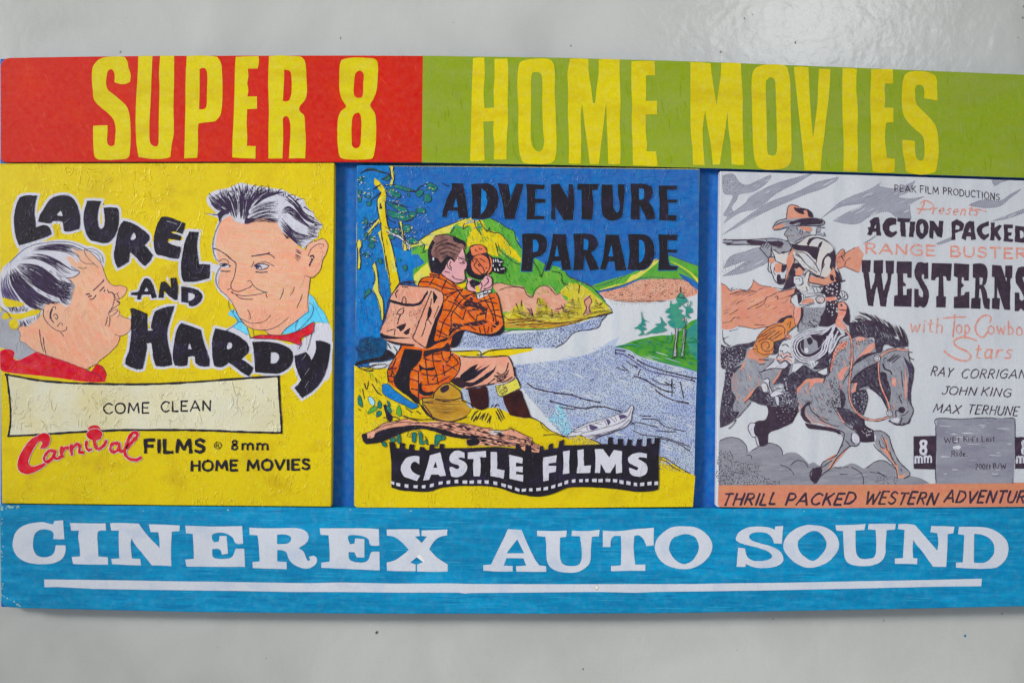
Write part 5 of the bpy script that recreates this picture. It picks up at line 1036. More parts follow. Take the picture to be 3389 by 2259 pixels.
lg.scumble(DE('640,1075! 1100,1085 1500,1120 1800,1180 2000,1230 2340,1330 2340,1400 1900,1385 1700,1370 1600,1270 1300,1225 1000,1110'), 10, 3.6, 4.0, [INK, INK, BRN, INK, SALM], 55, dash=(8, 36), hole=(1, 14))
lg.scumble(DE('230,1250! 430,1130 640,1085 1000,1085 1000,1120 640,1120 430,1180'), -15, 4, 2.2, [INK, SALM, BRN], 56, dash=(6, 20), hole=(6, 30))
lg.hatch(DE('1100,1100! 1500,1140 1800,1230 2000,1260 2300,1310 2340,1400 1900,1380 1700,1350 1600,1260 1300,1220'), 12, 5.2, 3.4, INK, 52, skip=.2)
lg.scumble(DH('20,430! 150,490 260,560 240,640 100,620'), 30, 5, 3, [INK, BRN, SALM], 57, dash=(6, 26), hole=(4, 22))
lg.hatch(DH('20,420! 150,490 260,560 240,640 100,600'), 30, 6, 3, INK2, 53, skip=.2)
add(lg, DE, 2.6, INK2, '150,1245 300,1185 430,1100 640,1060 760,1030 900,1050 1050,1045 1250,1080 1500,1105 1700,1150 1830,1165|1790,1185 2000,1190 2080,1160 2120,1210|2080,1160 2200,1220 2350,1290|300,1190 430,1130 640,1085 900,1095 1200,1090|640,1060 560,1100|1870,1215 1960,1215|150,1250 170,1330 210,1365|700,1000 760,1030 860,1060|230,1300 260,1270')
for t in ('510,1300 570,1280 580,1330 530,1340', '600,1250 640,1240 650,1350 610,1350', '800,1220 850,1220 840,1340 800,1330', '880,1210 930,1230 930,1320 960,1360 900,1370 890,1300', '1110,1240 1220,1260 1220,1310 1160,1320 1110,1400 1090,1330', '400,1340 450,1340 470,1390 430,1400', '960,1330 990,1300 1000,1380'):
    lg.fill(DE(t), DGRN); lg.loop(DE(t), 1.8, INK2)
add(lg, DE, 2, INK2, '750,1210 740,1260 770,1280 790,1220|850,1200 900,1190 920,1230|620,1230 640,1250 620,1300|1180,1260 1180,1310|970,1270 990,1320')
lg.build()

bo = Art('rowing_boat', p2, H2)
bo.fill(DH('610,440! 700,370 760,330 900,270 1050,230 1180,190 1300,150 1390,120 1430,60 1455,35! 1475,75 1455,160 1440,240 1380,310 1250,370 1100,420 980,470 880,470! 800,430 700,435'), PW)
bo.fill(DH('900,290! 960,300 1020,330 990,350 920,360'), PURP); bo.fill(DH('1110,220! 1150,220 1180,260 1150,300 1130,250'), PURP); bo.fill(DH('1290,170! 1340,160 1400,190 1350,210 1310,215'), PURP)
add(bo, DH, 2, INK2, '610,440 700,370 760,330 900,270 1050,230 1180,190 1300,150 1390,120 1430,60 1455,35 1475,75 1455,160 1440,240 1380,310 1250,370 1100,420 980,470|820,400 950,370 1100,330 1250,290 1350,240 1420,170 1450,80|700,390 800,380 820,400 780,430|860,440 1000,420 1180,380 1320,320 1420,230|880,455 1040,430 1220,390|940,465 1100,420 1300,350|1180,200 1240,260|1230,180 1260,240|860,310 890,370|980,270 1060,290|1100,240 1130,300|1280,170 1320,230|1420,240 1490,290|1440,290 1480,265')
bo.dotline(DH('700,380 900,300 1100,240'), 5, 1.8, INK2)
bo.hatch(DH('900,450! 1100,400 1300,330 1250,370 980,470'), -17, 5, 1.8, PURP, 54)
bo.build()

W_T = paint('trunk_pale', (176, 178, 184), (150, 152, 160), amount=.8)
st = Art('small_pines', p2, H2)
for t in ('1690,0! 1720,20 1770,0 1800,30 1760,60 1820,80 1790,110 1840,140 1800,180 1860,200 1830,260 1750,270 1690,250 1660,200 1700,180 1650,150 1690,120 1630,100 1690,70 1640,80 1700,40', '1850,60! 1900,50 1920,100 1870,120 1900,160 1850,150', '1580,145 1610,190 1650,230 1610,250 1650,290 1540,320 1480,320 1420,340 1500,280 1560,240 1520,230 1590,210', '1385,90 1410,170 1470,205 1415,195 1430,240 1380,240 1440,270 1400,300 1420,330 1350,345 1390,310 1350,275 1310,270 1370,240 1350,240 1390,200'):
    st.fill(DF(t), TEAL)
st.fill(DF('1738,270! 1765,270 1758,370 1746,440 1750,560 1722,560 1738,430'), W_T); st.fill(DF('1828,280! 1848,270 1834,420 1820,560 1797,560 1813,430'), W_T)
add(st, DF, 2.4, INK2, '1740,270 1745,370 1730,430 1715,560|1770,280 1755,440 1760,550|1860,170 1845,260 1820,420 1795,560|1850,280 1835,420 1825,560|1700,580 1760,560|1780,570 1830,575|1835,160 1830,220')
add(st, DF, 3.4, TEAL, '1700,300 1700,380 1660,440|1700,60 1690,-20|1820,30 1850,60 1880,0|1850,260 1820,230 1870,200|1660,340 1640,400', 2)
add(st, DB, 3.4, TEAL, '2125,980 2120,1030|2040,1080 2035,1140 2060,1130|2210,1080 2210,1120 2180,1150', 2)
st.fill(DB('2120,1010! 2160,1050 2185,1090 2140,1110 2165,1140 2100,1100 2085,1060'), TEAL); add(st, DB, 3, INK2, '2122,965 2120,1020 2100,1050 2160,1060')
sh = paint('green_shadow', (46, 130, 60), (36, 116, 80), amount=.7)
rg = random.Random(4)
for k in range(46):
    x, y = rg.uniform(1250, 1930), rg.uniform(380, 640)
    if y > 470 + (x - 1250) * .28 or y < 430 - (x - 1250) * .25: continue
    add(st, DF, 2.6, sh if k % 2 else TEAL, '%d,%d %d,%d %d,%d' % (x, y, x + rg.uniform(10, 50), y + rg.uniform(-20, 10), x + rg.uniform(60, 100), y + rg.uniform(0, 40)), 2)
add(st, DF, 4, TEAL, '1110,462 1200,445 1300,440 1400,460|1500,590 1700,640 1850,680 1960,715', 2)
st.build()

fs = Art('film_strip_banner', p2, H2)
fs.fill(DG('500,320! 570,330 590,400! 635,400! 640,330! 710,340! 700,400! 755,412! 765,350! 830,355! 820,420! 890,430! 900,380! 960,385! 970,420! 1020,425! 1030,350! 1080,350! 1090,400! 1150,400! 1160,340! 1220,345! 1210,400! 1500,395 1900,385 2140,405! 2145,365! 2210,370! 2215,415!') +
        DH('70,640! 75,560! 150,560! 155,645! 250,655! 260,570! 300,565! 310,620! 370,610! 380,550! 430,530! 430,600! 500,590! 510,510! 575,480! 570,560! 800,555 1140,545! 1150,450! 1210,455! 1205,540! 1270,545! 1275,470! 1340,475! 1340,560! 1390,560! 1400,480! 1460,485! 1450,560! 1510,565! 1520,480! 1590,480! 1580,565! 1640,570! 1650,470! 1705,465! 1700,540! 1745,540! 1755,460! 1820,465! 1805,700 1805,1000 1800,1130! 1700,1155 1500,1160 1300,1130 1000,1105 800,1100 620,1110 450,1180 250,1225 50,1200') +
        DG('2353,1025 2150,990 1900,910 1700,890 1400,890 1200,910 1000,965 780,955 640,945 530,910! 530,600 515,450'), INK)
fs.h += 3e-6
for c, pts in ((DG, '545,850 620,872 727,890 845,900 950,900 1057,882 1170,852 1270,842 1375,832 1485,840 1575,840 1672,836 1768,838 1880,855 1988,882 2068,902 2165,938'), (DH, '55,1140 145,1135 245,1130 340,1120 435,1095 522,1070 605,1040 700,1022 795,1018 872,1015 970,1015 1050,1015 1145,1012 1238,1020 1322,1035 1412,1050 1502,1065 1590,1065 1685,1055 1772,1050')):
    q = c(pts)
    for i, p in enumerate(q):
        a, b = q[max(0, i - 1)], q[min(len(q) - 1, i + 1)]
        s = (b[1] - a[1]) / (b[0] - a[0]); w, hh = rg.uniform(5.4, 8), rg.uniform(5, 6)
        fs.fill([(p[0] + u * w, p[1] + u * w * s + v * hh, True) for u, v in ((-1, -.9), (1, -1), (.9, 1), (-1, .9))], PW, step=0)
fs.build()
for c, src in ((DG, '895,510! 820,500 740,520 690,570 655,640 660,710 700,770 780,800 860,825! 905,755! 860,740 800,700 778,640 800,590 840,575 890,610!'),
 (DG, '1165,455! 1030,495! 1000,620 970,720 945,820! 1020,810! 1050,740! 1140,740! 1160,765! 1238,755! 1205,620/1075,655! 1105,575! 1128,655!'),
 (DG, '1480,460! 1400,430 1330,450 1290,500 1285,560 1330,600 1400,620 1415,650 1380,670 1310,640! 1285,650 1300,730 1320,770 1400,775 1470,740 1510,680 1510,620 1470,570 1410,545 1400,525 1440,520 1480,530!'),
 (DG, '1525,455! 1760,435! 1760,520! 1680,515! 1690,640 1680,765! 1600,765! 1590,640 1600,540! 1520,540!'),
 (DG, '1820,450! 1900,450! 1905,560 1900,670! 2000,690! 1990,795! 1900,775 1815,760! 1820,600'),
 (DG, '2055,485! 2235,525! 2230,600! 2150,585! 2145,640! 2235,640! 2235,715! 2150,700! 2150,740! 2240,745! 2240,835! 2065,795! 2065,640'),
 (DH, '305,720! 480,690! 470,780! 375,795! 375,825! 475,825! 465,905! 380,920! 375,1010! 305,1025! 300,850'),
 (DH, '560,640! 650,625! 640,780 645,920! 560,935! 570,780'), (DH, '748,620! 830,610! 830,720 835,825! 925,820! 915,915! 740,920! 755,780'),
 (DH, '975,610! 1080,610! 1160,715! 1220,620! 1330,635! 1325,780 1330,915! 1250,925! 1245,800! 1175,915! 1120,915! 1050,795! 1040,920! 975,915! 985,760'),
 (DH, '1650,670! 1560,655 1470,670 1410,720 1415,780 1480,820 1540,850 1520,885 1460,860 1420,850! 1430,920 1480,955 1570,965 1640,925 1660,860 1640,800 1580,760 1530,730 1560,715 1650,725!')):
    q = src.split('/')
    a = Art('letter', p2, H2); a.fill(c(q[0]), PW, [c(t) for t in q[1:]], wob=0.5); a.build()
# ------------------------------------------------------------------ third panel
EA = crop(2360, 560, 2.2867); EB = crop(2370, 640, 3.5646); EC = crop(2370, 1000, 4.6118); ED = crop(2680, 1000, 3.7325)
EE = crop(2360, 1260, 3.4603); EF = crop(2780, 580, 3.4089); EG = crop(2900, 1000, 3.9202); EH = crop(2900, 1360, 4.7505)
W3 = paint('matt_white', (202, 203, 208), (193, 195, 202), relief=0.07, grain=0.04, rough=0.55, amount=0.7, scale=50, streak=(1.6, .35))
G3 = paint('cloud_grey', (158, 158, 170), (146, 147, 160), relief=0.04, grain=0.07, amount=0.9, scale=90, streak=(.5, 1.4))
G4 = paint('smoke_grey', (148, 147, 156), (132, 132, 142), relief=0.04, grain=0.07, amount=0.9, scale=90, streak=(.5, 1.6))
GH = paint('horse_grey', (142, 142, 152), (158, 158, 166), relief=0.04, grain=0.08, amount=0.9, scale=120)
COR = paint('coral_paint', (212, 140, 118), (214, 154, 130), relief=0.03, grain=0.06, amount=0.9, scale=60)
COR2 = paint('coral_pencil', (222, 142, 124), (216, 170, 158), grain=0.08, amount=0.8, scale=300)
ORB = paint('bedroll_orange', (214, 140, 84), (202, 120, 70), grain=0.06, amount=0.8, scale=120)
BAND = paint('caption_band', (210, 138, 102), (214, 132, 110), relief=0.03, grain=0.05, amount=1.0, scale=50, streak=(.35, 2))
K3 = paint('western_ink', (58, 46, 60), (74, 56, 72), relief=0.05, grain=0.16, amount=0.8, scale=200)
KH = paint('horse_shadow_ink', (54, 44, 60), (90, 82, 98), grain=0.2, amount=1.0, scale=520)
BW3 = paint('box_grey', (150, 149, 160), (130, 128, 144), relief=0.04, grain=0.06, amount=0.9, scale=55, streak=(.6, 1.4))
CREAM3 = paint('vest_cream', (206, 199, 195), (198, 198, 204), amount=0.7, scale=80)

p3 = board('picture_panel', sign, arcs([(2383, 566, 4), (2900, 581, 0), (3389, 597, 0), (3496, 601, 4), (3494, 1678, 4), (3389, 1677, 0), (2699, 1682, 0), (2371, 1677, 7), (2376, 1150, 0)]), BB + .0001, FACE + .0001, W3, 0.0007, label='white picture panel with horseman aiming a rifle')
H3 = FACE + .0001
def s3(a, w, m, c, t, tp=0): add(a, c, w, m, t, tp)
cl = Art('cloudy_sky', p3, H3)
CL = ['70,50! 150,35 200,100 260,120 330,90 440,45 400,110 300,170 200,190 180,230 140,290 160,350 80,350 110,290 150,200 80,180',
 '330,180 470,110 640,60 760,30! 640,100 560,140 470,190 400,250 320,300 200,330 80,410! 120,350 240,260 270,220',
 '70,495! 200,400 300,330 400,260 560,200 640,170 780,100 950,60! 930,90 820,150 700,190 560,250 400,320 250,400 150,455',
 '820,370! 900,300 960,250 1060,200 1180,155 1270,100! 1260,130 1400,150 1440,130 1530,88! 1480,170 1400,205 1480,225 1595,208! 1500,260 1490,300 1500,372! 1400,372 1320,320 1200,350 1100,410 1000,412 910,390! 1010,330 1100,290 1165,258! 1060,268 950,290',
 '80,750! 130,660 250,620 360,590 400,640 430,690 300,760 200,790 70,810! 200,730 250,690',
 '1940,270 2050,230 2170,240 2250,190 2330,150! 2300,180 2250,215 2170,280 2050,292', '2110,392! 2250,340 2350,300! 2350,330 2200,380', '2110,80! 2235,82! 2180,100 2130,125', '1690,560! 1800,515! 1795,542 1700,572', '1140,560! 1240,495 1230,510 1150,565']
for i, t in enumerate(CL):
    cl.fill(EA(t), G3, wob=0.6); cl.scumble(EA(t), -28, 6, 3, [W3, G4, G4, BW3], 39 + i, dash=(10, 45), hole=(15, 90)); cl.dotline(EA(t) + EA(t)[:1], 6.5, 1.3, K3)
cl.dots(EA('75,50! 160,40 230,110 200,180 90,160'), 40, 1.4, K3, 61)
cl.dots(EA('80,680! 280,690 240,740 70,800'), 40, 1.3, K3, 62)
cl.fill(EB('60,1060! 120,1090 170,1150 280,1130 370,1140 430,1070 440,1020 500,1070 560,1090 650,1100 760,1150! 900,1130! 925,1340 900,1450!') + EC('1150,200! 1040,220 930,300 800,370 600,405 340,360! 200,420 85,400! 80,200'), COR)
cl.fill(EB('1400,770! 1440,700 1500,655 1530,700! 1640,640 1690,620!') + EA('1100,588! 1140,640! 1110,780! 1040,760 1000,740 940,765! 925,670'), COR)
cl.scumble(EB('70,1080! 350,1150 650,1110 750,1160! 900,1140! 900,1450!') + EC('1150,200! 930,300 600,400 100,390! 90,200!'), -20, 6, 3.2, [COR2, paint('coral_light', (222, 168, 142), amount=.6), paint('coral_ochre', (212, 142, 94), amount=.6)], 52, dash=(8, 40), hole=(10, 70))
s3(cl, 2.2, K3, EB, '60,1060 120,1090 170,1150 190,1110|440,1020 500,1070 560,1090 650,1100|280,1130 370,1140 430,1070 440,1020|160,1190 260,1160 380,1140 470,1160|720,1170 640,1210 590,1230 560,1270 370,1360|600,1220 560,1300 470,1355|260,1365 160,1430|280,1465 210,1465 170,1510 80,1525|1400,770 1440,700 1500,655 1520,720 1440,760|1530,700 1560,680 1640,640|1590,755 1530,800 1510,860 1420,890|1510,860 1600,900 1680,935|680,1110 780,1125')
cl.scumble(EB('70,1150! 180,1170 440,1060 640,1130 880,1250 900,1400 600,1500 80,1560'), -32, 14, 2.0, [K3, PURP, BRN], 70, dash=(8, 40), hole=(30, 140))
cl.scumble(EC('100,40! 600,20 1100,40 1000,260 600,380 120,380'), -28, 12, 2.0, [K3, PURP, ORB], 71, dash=(6, 30), hole=(30, 140))
s3(cl, 2.2, K3, EC, '340,360 480,385 600,405 700,380 790,375|590,340 740,350|200,440 330,410|190,520 120,560 130,620 230,665|100,420 100,540')
cl.hatch(EB('160,1110! 330,1130 470,1150 440,1200 200,1200'), -18, 5, 2, K3, 63, skip=.3)
cl.hatch(EB('1430,760! 1500,670 1530,760 1490,830 1420,820'), 60, 6, 2, K3, 64, skip=.4)
cl.fill(EE('66,690! 180,642 300,662 380,740 390,820! 440,800 540,740 660,710 770,760 800,850! 880,820 960,830 1050,900 1100,955! 1150,930 1240,980 1390,985 1500,985! 1600,948 1720,1005! 1830,940 1900,910 1980,920 2080,1000 2090,1080! 2120,1110!') + EH('500,1020! 700,1060 830,1135!') + EE('2300,1195! 62,1195!'), G4)
cl.scumble(EE('80,700! 300,670 380,800 550,740 780,780 1100,960 1700,1010 2000,950 2090,1100! 2200,1180! 80,1180!'), -8, 6, 3, [G3, BW3, paint('smoke_dark', (124, 123, 134), amount=.6)], 53, dash=(10, 50), hole=(15, 90))
s3(cl, 2.6, K3, EE, '80,680 180,645 300,662 380,740 390,820|440,800 540,740 660,710 770,760 800,850|380,850 430,850 445,890|770,960 850,990 910,1040 920,1080|890,960 960,910 1050,930 1090,990|1390,985 1440,995 1550,980|1580,985 1680,1040 1720,1110 1720,1180|1760,1000 1830,940 1900,910 1980,920 2080,1000|1800,1040 1900,1060 1990,1100|1880,1040 1960,1080|190,800 220,860|1450,1065 1540,1070')
cl.dotline(EE('820,840 880,820 960,830 1050,900'), 5, 1.4, K3); cl.dotline(EE('1400,990 1500,975 1600,945 1720,1005'), 5, 1.4, K3); cl.dotline(EH('310,1050 500,1020 700,1060 830,1135'), 5, 1.4, K3)
cl.dots(EE('75,790! 200,830 300,930 520,950 540,1080! 760,1150! 700,1185 70,1185'), 330, 1.9, K3, 65)
cl.dots(EE('1850,1130! 1950,1090 2090,1090 2090,1180 1900,1180'), 50, 1.5, K3, 66)
cl.build()

bd = Art('caption_band', p3, H3)
bd.fill(EE('62,1193! 600,1192 1200,1190 1800,1188 2340,1186!') + EH('900,1140! 1500,1130 2300,1122!') + S0('3493,1594! 3491,1676! 3389,1675! 2699,1680! 2384,1677! 2376,1668!'), BAND)
for w, b, a, l, cap in (('THRILL', EE('95,1420'), 178, 3, 38), ('PACKED', EE('825,1418'), 226, 3, 38)):
    bd.text(w, b[0][0], b[0][1], cap, a, 7.2, K3, slant=.38, seed=l, jit=.05, rise=2)
bd.text('WESTERN', *EE('1730,1408')[0][:2], 39, 233, 7.2, K3, slant=.38, seed=5, jit=.05, rise=-2)
bd.text('ADVENTURES', *EH('1065,1430')[0][:2], 38, 322, 7.2, K3, slant=.34, seed=6, jit=.05, rise=-2)
bd.build()

ttl = (('EF', '330,520! 380,480 440,470! 450,560 465,680! 415,680! 405,640! 370,640! 350,680! 305,670! 325,620 310,590! 345,570/385,590! 410,555! 405,600!'),
 ('EF', '600,480! 640,490! 635,560! 590,560 560,580 560,620 590,640 640,625! 640,660 580,705! 520,680 485,620 480,560 510,510 550,480'),
 ('EF', '650,480! 800,490! 780,530! 735,530! 740,600 745,700! 690,690! 680,620 680,530! 645,520!'), ('EF', '790,520! 850,520! 840,620 825,700! 775,695! 785,610'),
 ('EF', '870,520 920,490 980,520 1000,580 985,660 925,720 870,680 855,600/905,560 930,540 945,590 930,660 905,640'),
 ('EF', '1010,510! 1060,515! 1110,590! 1115,510! 1170,515! 1160,620 1150,705! 1100,690! 1055,620! 1050,720! 1005,700! 1010,600'),
 ('EF', '1255,530! 1320,495! 1400,550 1385,620! 1300,650! 1305,730! 1255,735! 1260,640/1300,610! 1305,560! 1350,575 1340,610'),
 ('EF', '1420,540! 1460,515! 1515,520! 1520,620 1535,725! 1480,730! 1475,690! 1430,690! 1420,735! 1370,710! 1395,620/1445,640! 1465,590! 1475,640!'),
 ('EF', '1600,545! 1680,515! 1680,570! 1620,590 1600,620 1630,670 1680,655! 1680,690 1620,735! 1570,690 1540,620 1565,570'),
 ('EF', '1700,530! 1745,535! 1745,590! 1800,555! 1830,570! 1780,640! 1820,720! 1790,740! 1745,680! 1740,735! 1690,735! 1700,630'),
 ('EF', '1845,550! 1950,560! 1950,600! 1895,600! 1895,640! 1940,645! 1935,680! 1900,680! 1900,710! 1960,720! 1945,755! 1845,745! 1850,650'),
 ('EF', '1975,565! 2080,580! 2150,640! 2130,720 2060,765! 1970,750! 1975,660/2030,620! 2070,640 2070,700 2030,710!'),
 ('EF', '245,955! 345,955! 340,1095! 325,1095! 350,1290! 385,1190 395,1105! 380,1100! 380,958! 488,958! 485,1100! 465,1110! 490,1300! 530,1190 535,1110! 520,1100! 515,960! 612,962! 608,1110! 585,1115! 560,1260 530,1390 520,1480! 455,1475! 440,1380 415,1250! 390,1360 375,1475! 315,1470! 290,1300 262,1100! 245,1090!'),
 ('EF', '640,968! 810,972! 808,1155! 760,1155! 755,1110 710,1105! 712,1200! 745,1230! 740,1250! 712,1255! 712,1350! 750,1350! 755,1280! 810,1275! 808,1480! 610,1478! 612,1360! 650,1350! 650,1110! 635,1100!'),
 ('EF', '870,990! 920,975 960,990 995,980! 998,1165! 945,1170! 950,1120 925,1115 925,1160 960,1220 1000,1310 995,1420 950,1490 900,1475 880,1490! 835,1485! 835,1280! 885,1285! 890,1350 925,1375 940,1340 900,1240 850,1150 840,1060'),
 ('EF', '1035,988! 1265,995! 1250,1190! 1205,1190! 1195,1140 1165,1135! 1168,1365! 1195,1370! 1190,1490! 1085,1490! 1085,1365! 1110,1360! 1115,1150! 1085,1150 1070,1185! 1030,1180!'),
 ('EF', '1285,992! 1460,1000! 1455,1190! 1400,1190! 1395,1150! 1375,1145! 1370,1210! 1400,1240! 1370,1270! 1365,1355! 1400,1350! 1410,1315! 1462,1310! 1460,1500! 1280,1500! 1282,1370! 1325,1365! 1330,1150! 1285,1140!'),
 ('EF', '1500,1000! 1600,995 1650,1030 1665,1120 1650,1210 1620,1245! 1650,1300 1660,1380! 1690,1390! 1685,1515! 1630,1500! 1605,1400 1590,1280! 1575,1280! 1570,1380! 1590,1385! 1585,1505! 1478,1500! 1485,1385! 1520,1380! 1530,1160! 1500,1150!/1572,1150! 1610,1160 1605,1228 1572,1232!'),
 ('EF', '1715,1010! 1820,1015! 1880,1200! 1880,1150! 1865,1150! 1868,1015! 1945,1018! 1940,1160! 1925,1165! 1920,1380 1920,1520! 1850,1515! 1775,1260! 1770,1380! 1805,1390! 1800,1515! 1715,1505! 1715,1390! 1740,1380! 1745,1150! 1715,1140!'),
 ('EF', '2010,1040! 2100,1030 2130,1060! 2150,1200! 2090,1200! 2080,1140 2060,1150 2080,1220 2140,1320 2140,1450 2090,1530 2040,1500 2020,1530! 1970,1530! 1972,1320! 2025,1320! 2030,1400 2065,1410 2075,1370 2030,1280 1985,1210 1980,1120'))
for c, src in ttl:
    c = globals()[c]; q = src.split('/')
    a = Art('letter', p3, H3); a.fill(c(q[0]), K3, [c(t) for t in q[1:]], wob=0.9); a.scumble(c(q[0]), 80, 6, 1.3, [PURP, BRN, KH], 3, dash=(4, 14), hole=(20, 80)); a.build()
def word(name, items):
    a = Art(name, p3, H3)
    for kind, *r in items:
        if kind == 't':
            txt, c, pos, cap, w, wt, m, kw = r
            a.text(txt, *c(pos)[0][:2], cap, w, wt, m, **kw)
        else:
            w, m, c, t = r; s3(a, w, m, c, t)
    a.build()
word('small_caps_line', [('t', 'PEAK', EF, '618,180', 21, 70, 2.7, K3, dict(rise=-4, slant=-.02)), ('t', 'FILM', EF, '905,195', 23, 61, 2.8, K3, dict(rise=-6)), ('t', 'PRODUCTIONS', EF, '1165,210', 22, 186, 2.8, K3, dict(rise=-22, jit=.05))])
word('coral_script', [('l', 4.6, COR2, EF, '955,290 935,350 885,440|905,320 960,285 1050,330 1045,370 960,385 870,378'), ('t', 'resents', EF, '1040,435', 34, 150, 4.2, COR2, dict(slant=.3, rise=-6, jit=.03)), ('l', 4, COR2, EF, '1480,400 1560,385 1650,410')])
word('coral_capitals', [('t', 'RANGE', EF, '292,878', 33, 229, 6.2, COR2, dict(rise=-8)), ('t', 'BUSTERS', EF, '1250,912', 33, 290, 6.2, COR2, dict(rise=-10))])
word('coral_handwriting', [('t', 'with', EG, '440,385', 46, 106, 4.4, COR2, dict(slant=.1, rise=-2)), ('l', 4.4, COR2, EG, '865,205 1000,195 1160,190|1018,160 1010,300 995,450'), ('t', 'op', EG, '1040,400', 46, 44, 4.4, COR2, dict()),
 ('l', 5.2, COR2, EG, '1470,265 1490,200 1440,168 1370,185 1300,270 1290,370 1340,440 1400,445 1440,380'), ('t', 'owboy', EG, '1455,410', 46, 140, 4.4, COR2, dict(rise=-6)),
 ('l', 6, COR2, EG, '1300,495 1220,465 1110,450 1010,500 1040,570 1170,635 1225,700 1180,755 1070,745 960,695 880,630'), ('t', 'tars', EG, '1270,725', 48, 122, 5, COR2, dict(slant=.2, rise=0))])
word('actor_names', [('t', 'RAY', EG, '705,945', 29, 68, 3.3, K3, dict(slant=.35, rise=-6)), ('t', 'CORRIGAN', EG, '1098,980', 29, 212, 3.3, K3, dict(slant=.3, rise=-2)),
 ('t', 'JOHN', EG, '850,1190', 26, 110, 3.3, K3, dict(slant=.3, rise=-4)), ('t', 'KING', EG, '1360,1205', 27, 96, 3.3, K3, dict(slant=.3, rise=-6)),
 ('t', 'MAX', EG, '735,1420', 27, 86, 3.3, K3, dict(slant=.35, rise=-6)), ('t', 'TERHUNE', EG, '1180,1440', 29, 166, 3.3, K3, dict(slant=.3, rise=-8))])
bx = Art('grey_title_box', p3, H3)
bx.fill(EH('950,118! 1300,122 1750,102 2182,112! 2182,600 2152,1132! 942,1137!'), BW3)
s3(bx, 2.6, K3, EH, '940,1135 930,900 940,500 935,250 950,118 1300,122 1750,102 1880,120|2000,112 2150,105 2182,130 2182,600|2150,1060 2150,1132')
bx.scumble(EH('960,150! 1750,120 2160,130! 2130,1110! 960,1120!'), 3, 7, 3.4, [G3, W3, paint('box_violet', (122, 118, 142), amount=.6), BW3], 54, dash=(10, 50), hole=(20, 120))
bx.fill(EH('1200,550! 1320,540 1320,590 1210,595'), W3, wob=1)
bx.text('WEI', *EH('1070,492')[0][:2], 17, 48, 2.8, K3); bx.text("Kid's", *EH('1375,475')[0][:2], 18, 48, 2.8, K3); bx.text('Last', *EH('1660,475')[0][:2], 18, 42, 2.8, K3)
bx.text('Ride.', *EH('1185,708')[0][:2], 18, 52, 2.8, K3); bx.text('200ft', *EH('1560,910')[0][:2], 18, 50, 2.6, K3); bx.text('B/W', *EH('1840,905')[0][:2], 18, 42, 2.6, K3)
bx.build()
for x0, px in ((0, '585,395! 930,385! 935,912! 590,905!'), (1, '2184,405! 2520,405! 2520,905! 2184,900!')):
    b8 = Art('black_gauge_box', p3, H3); b8.fill(EH(px), K3)
    ox = 0 if not x0 else 1600
    for w, m in ((7.2, PW),):
        sh = lambda t: [(px_ + ox / 4.7505, py_, sp_) for px_, py_, sp_ in EH(t)]
        b8.fill(sh('740,445 790,455 806,500 788,556 803,612 790,670 740,692 690,670 676,612 694,556 678,500 698,455'), m, [sh('722,500 740,482 760,504 752,534 728,532'), sh('716,612 740,590 764,612 754,650 724,648')], wob=.2); b8.text('mm', *EH('%d,812' % (612 + ox))[0][:2], 36, 54, w, m, rise=2)
    b8.build()

# horse
ho = Art('galloping_horse', p3, H3)
ho.fill(EE('600,260! 700,290 900,250 975,330 940,420 900,480 780,540 640,600 625,720 540,745 510,650 470,600 455,520 500,460 600,440 630,340'), K3)
ho.fill(EE('410,540! 430,480 485,490! 465,560 490,640! 450,640'), PW); s3(ho, 2.4, K3, EE, '490,490 430,480 400,545 450,640 490,640|485,650 510,740 545,740')
ho.fill(EE('1400,290! 1550,330 1720,420 1740,500 1840,565! 1850,695! 1680,695 1650,580 1530,500 1440,380'), K3)
ho.fill(EE('1835,575! 1920,570 2010,632 2050,760 2130,920 2240,1030 2250,1090 2190,1112 2100,1112 2090,1000 1990,880 1860,730 1870,650'), GH)
ho.fill(EE('1930,640! 1990,680 2010,760 2060,900 2110,960 2130,1080 2200,1050! 2190,1105 2110,1105 2095,990 1990,850 1920,760 1990,770'), COR)
s3(ho, 3.2, K3, EE, '1835,575 1920,570 2010,632 2050,760 2130,920 2240,1030 2250,1080 2190,1112|1840,720 1860,760 1990,880 2090,1000 2110,1112|1930,620 1980,720 1990,790|1900,680 1920,750 1960,770|2020,800 2060,900 2100,960|2150,1010 2160,1030')
ho.hatch(EE('1880,640! 1940,620 2060,860 2110,960 2070,940 1950,800'), 62, 5.5, 2.4, K3, 67, skip=.35)
ho.fill(ED('340,480! 500,430 640,430 790,470 900,600! 1010,560 1130,580 1220,625 1235,720 1280,810 1275,950 1245,1100 1250,1250 1280,1330 1240,1440 1180,1505 1100,1512 975,1465! 1000,1400 950,1310 890,1190 740,1060! 690,1080 710,1180 690,1300 650,1390!') +
        EE('1720,480! 1600,520! 1560,740! 1480,640 1440,560! 1200,480! 1050,450 1000,380! 975,250 900,200! 640,240! 560,200 430,250 300,400! 240,430 130,470! 120,200 130,0') +
        EC('180,1000! 80,980! 80,700 300,660 500,700 700,800 900,850 1100,700 1300,900 1700,800 1850,580!'), GH)
ho.scumble(ED('340,500! 640,440 800,500 900,620 1230,720 1260,950 1230,1300 1100,1480 1000,1400 900,1190 740,1060 690,1080 650,1380! 600,1390 200,1300 0,1200! 0,950 250,850'), 75, 7, 3.2, [GH, G3, paint('horse_dark', (112, 110, 122), amount=.6), paint('horse_light', (170, 170, 178), amount=.6), COR2], 36, dash=(8, 36), hole=(10, 60))
ho.scumble(EC('300,900! 650,880 900,1000 650,1250 450,1500! 280,1500 300,1150'), 70, 6, 3, [G3, paint('horse_dark', (112, 110, 122), amount=.6), paint('horse_light', (170, 170, 178), amount=.6), COR2], 37, dash=(8, 36), hole=(10, 60))
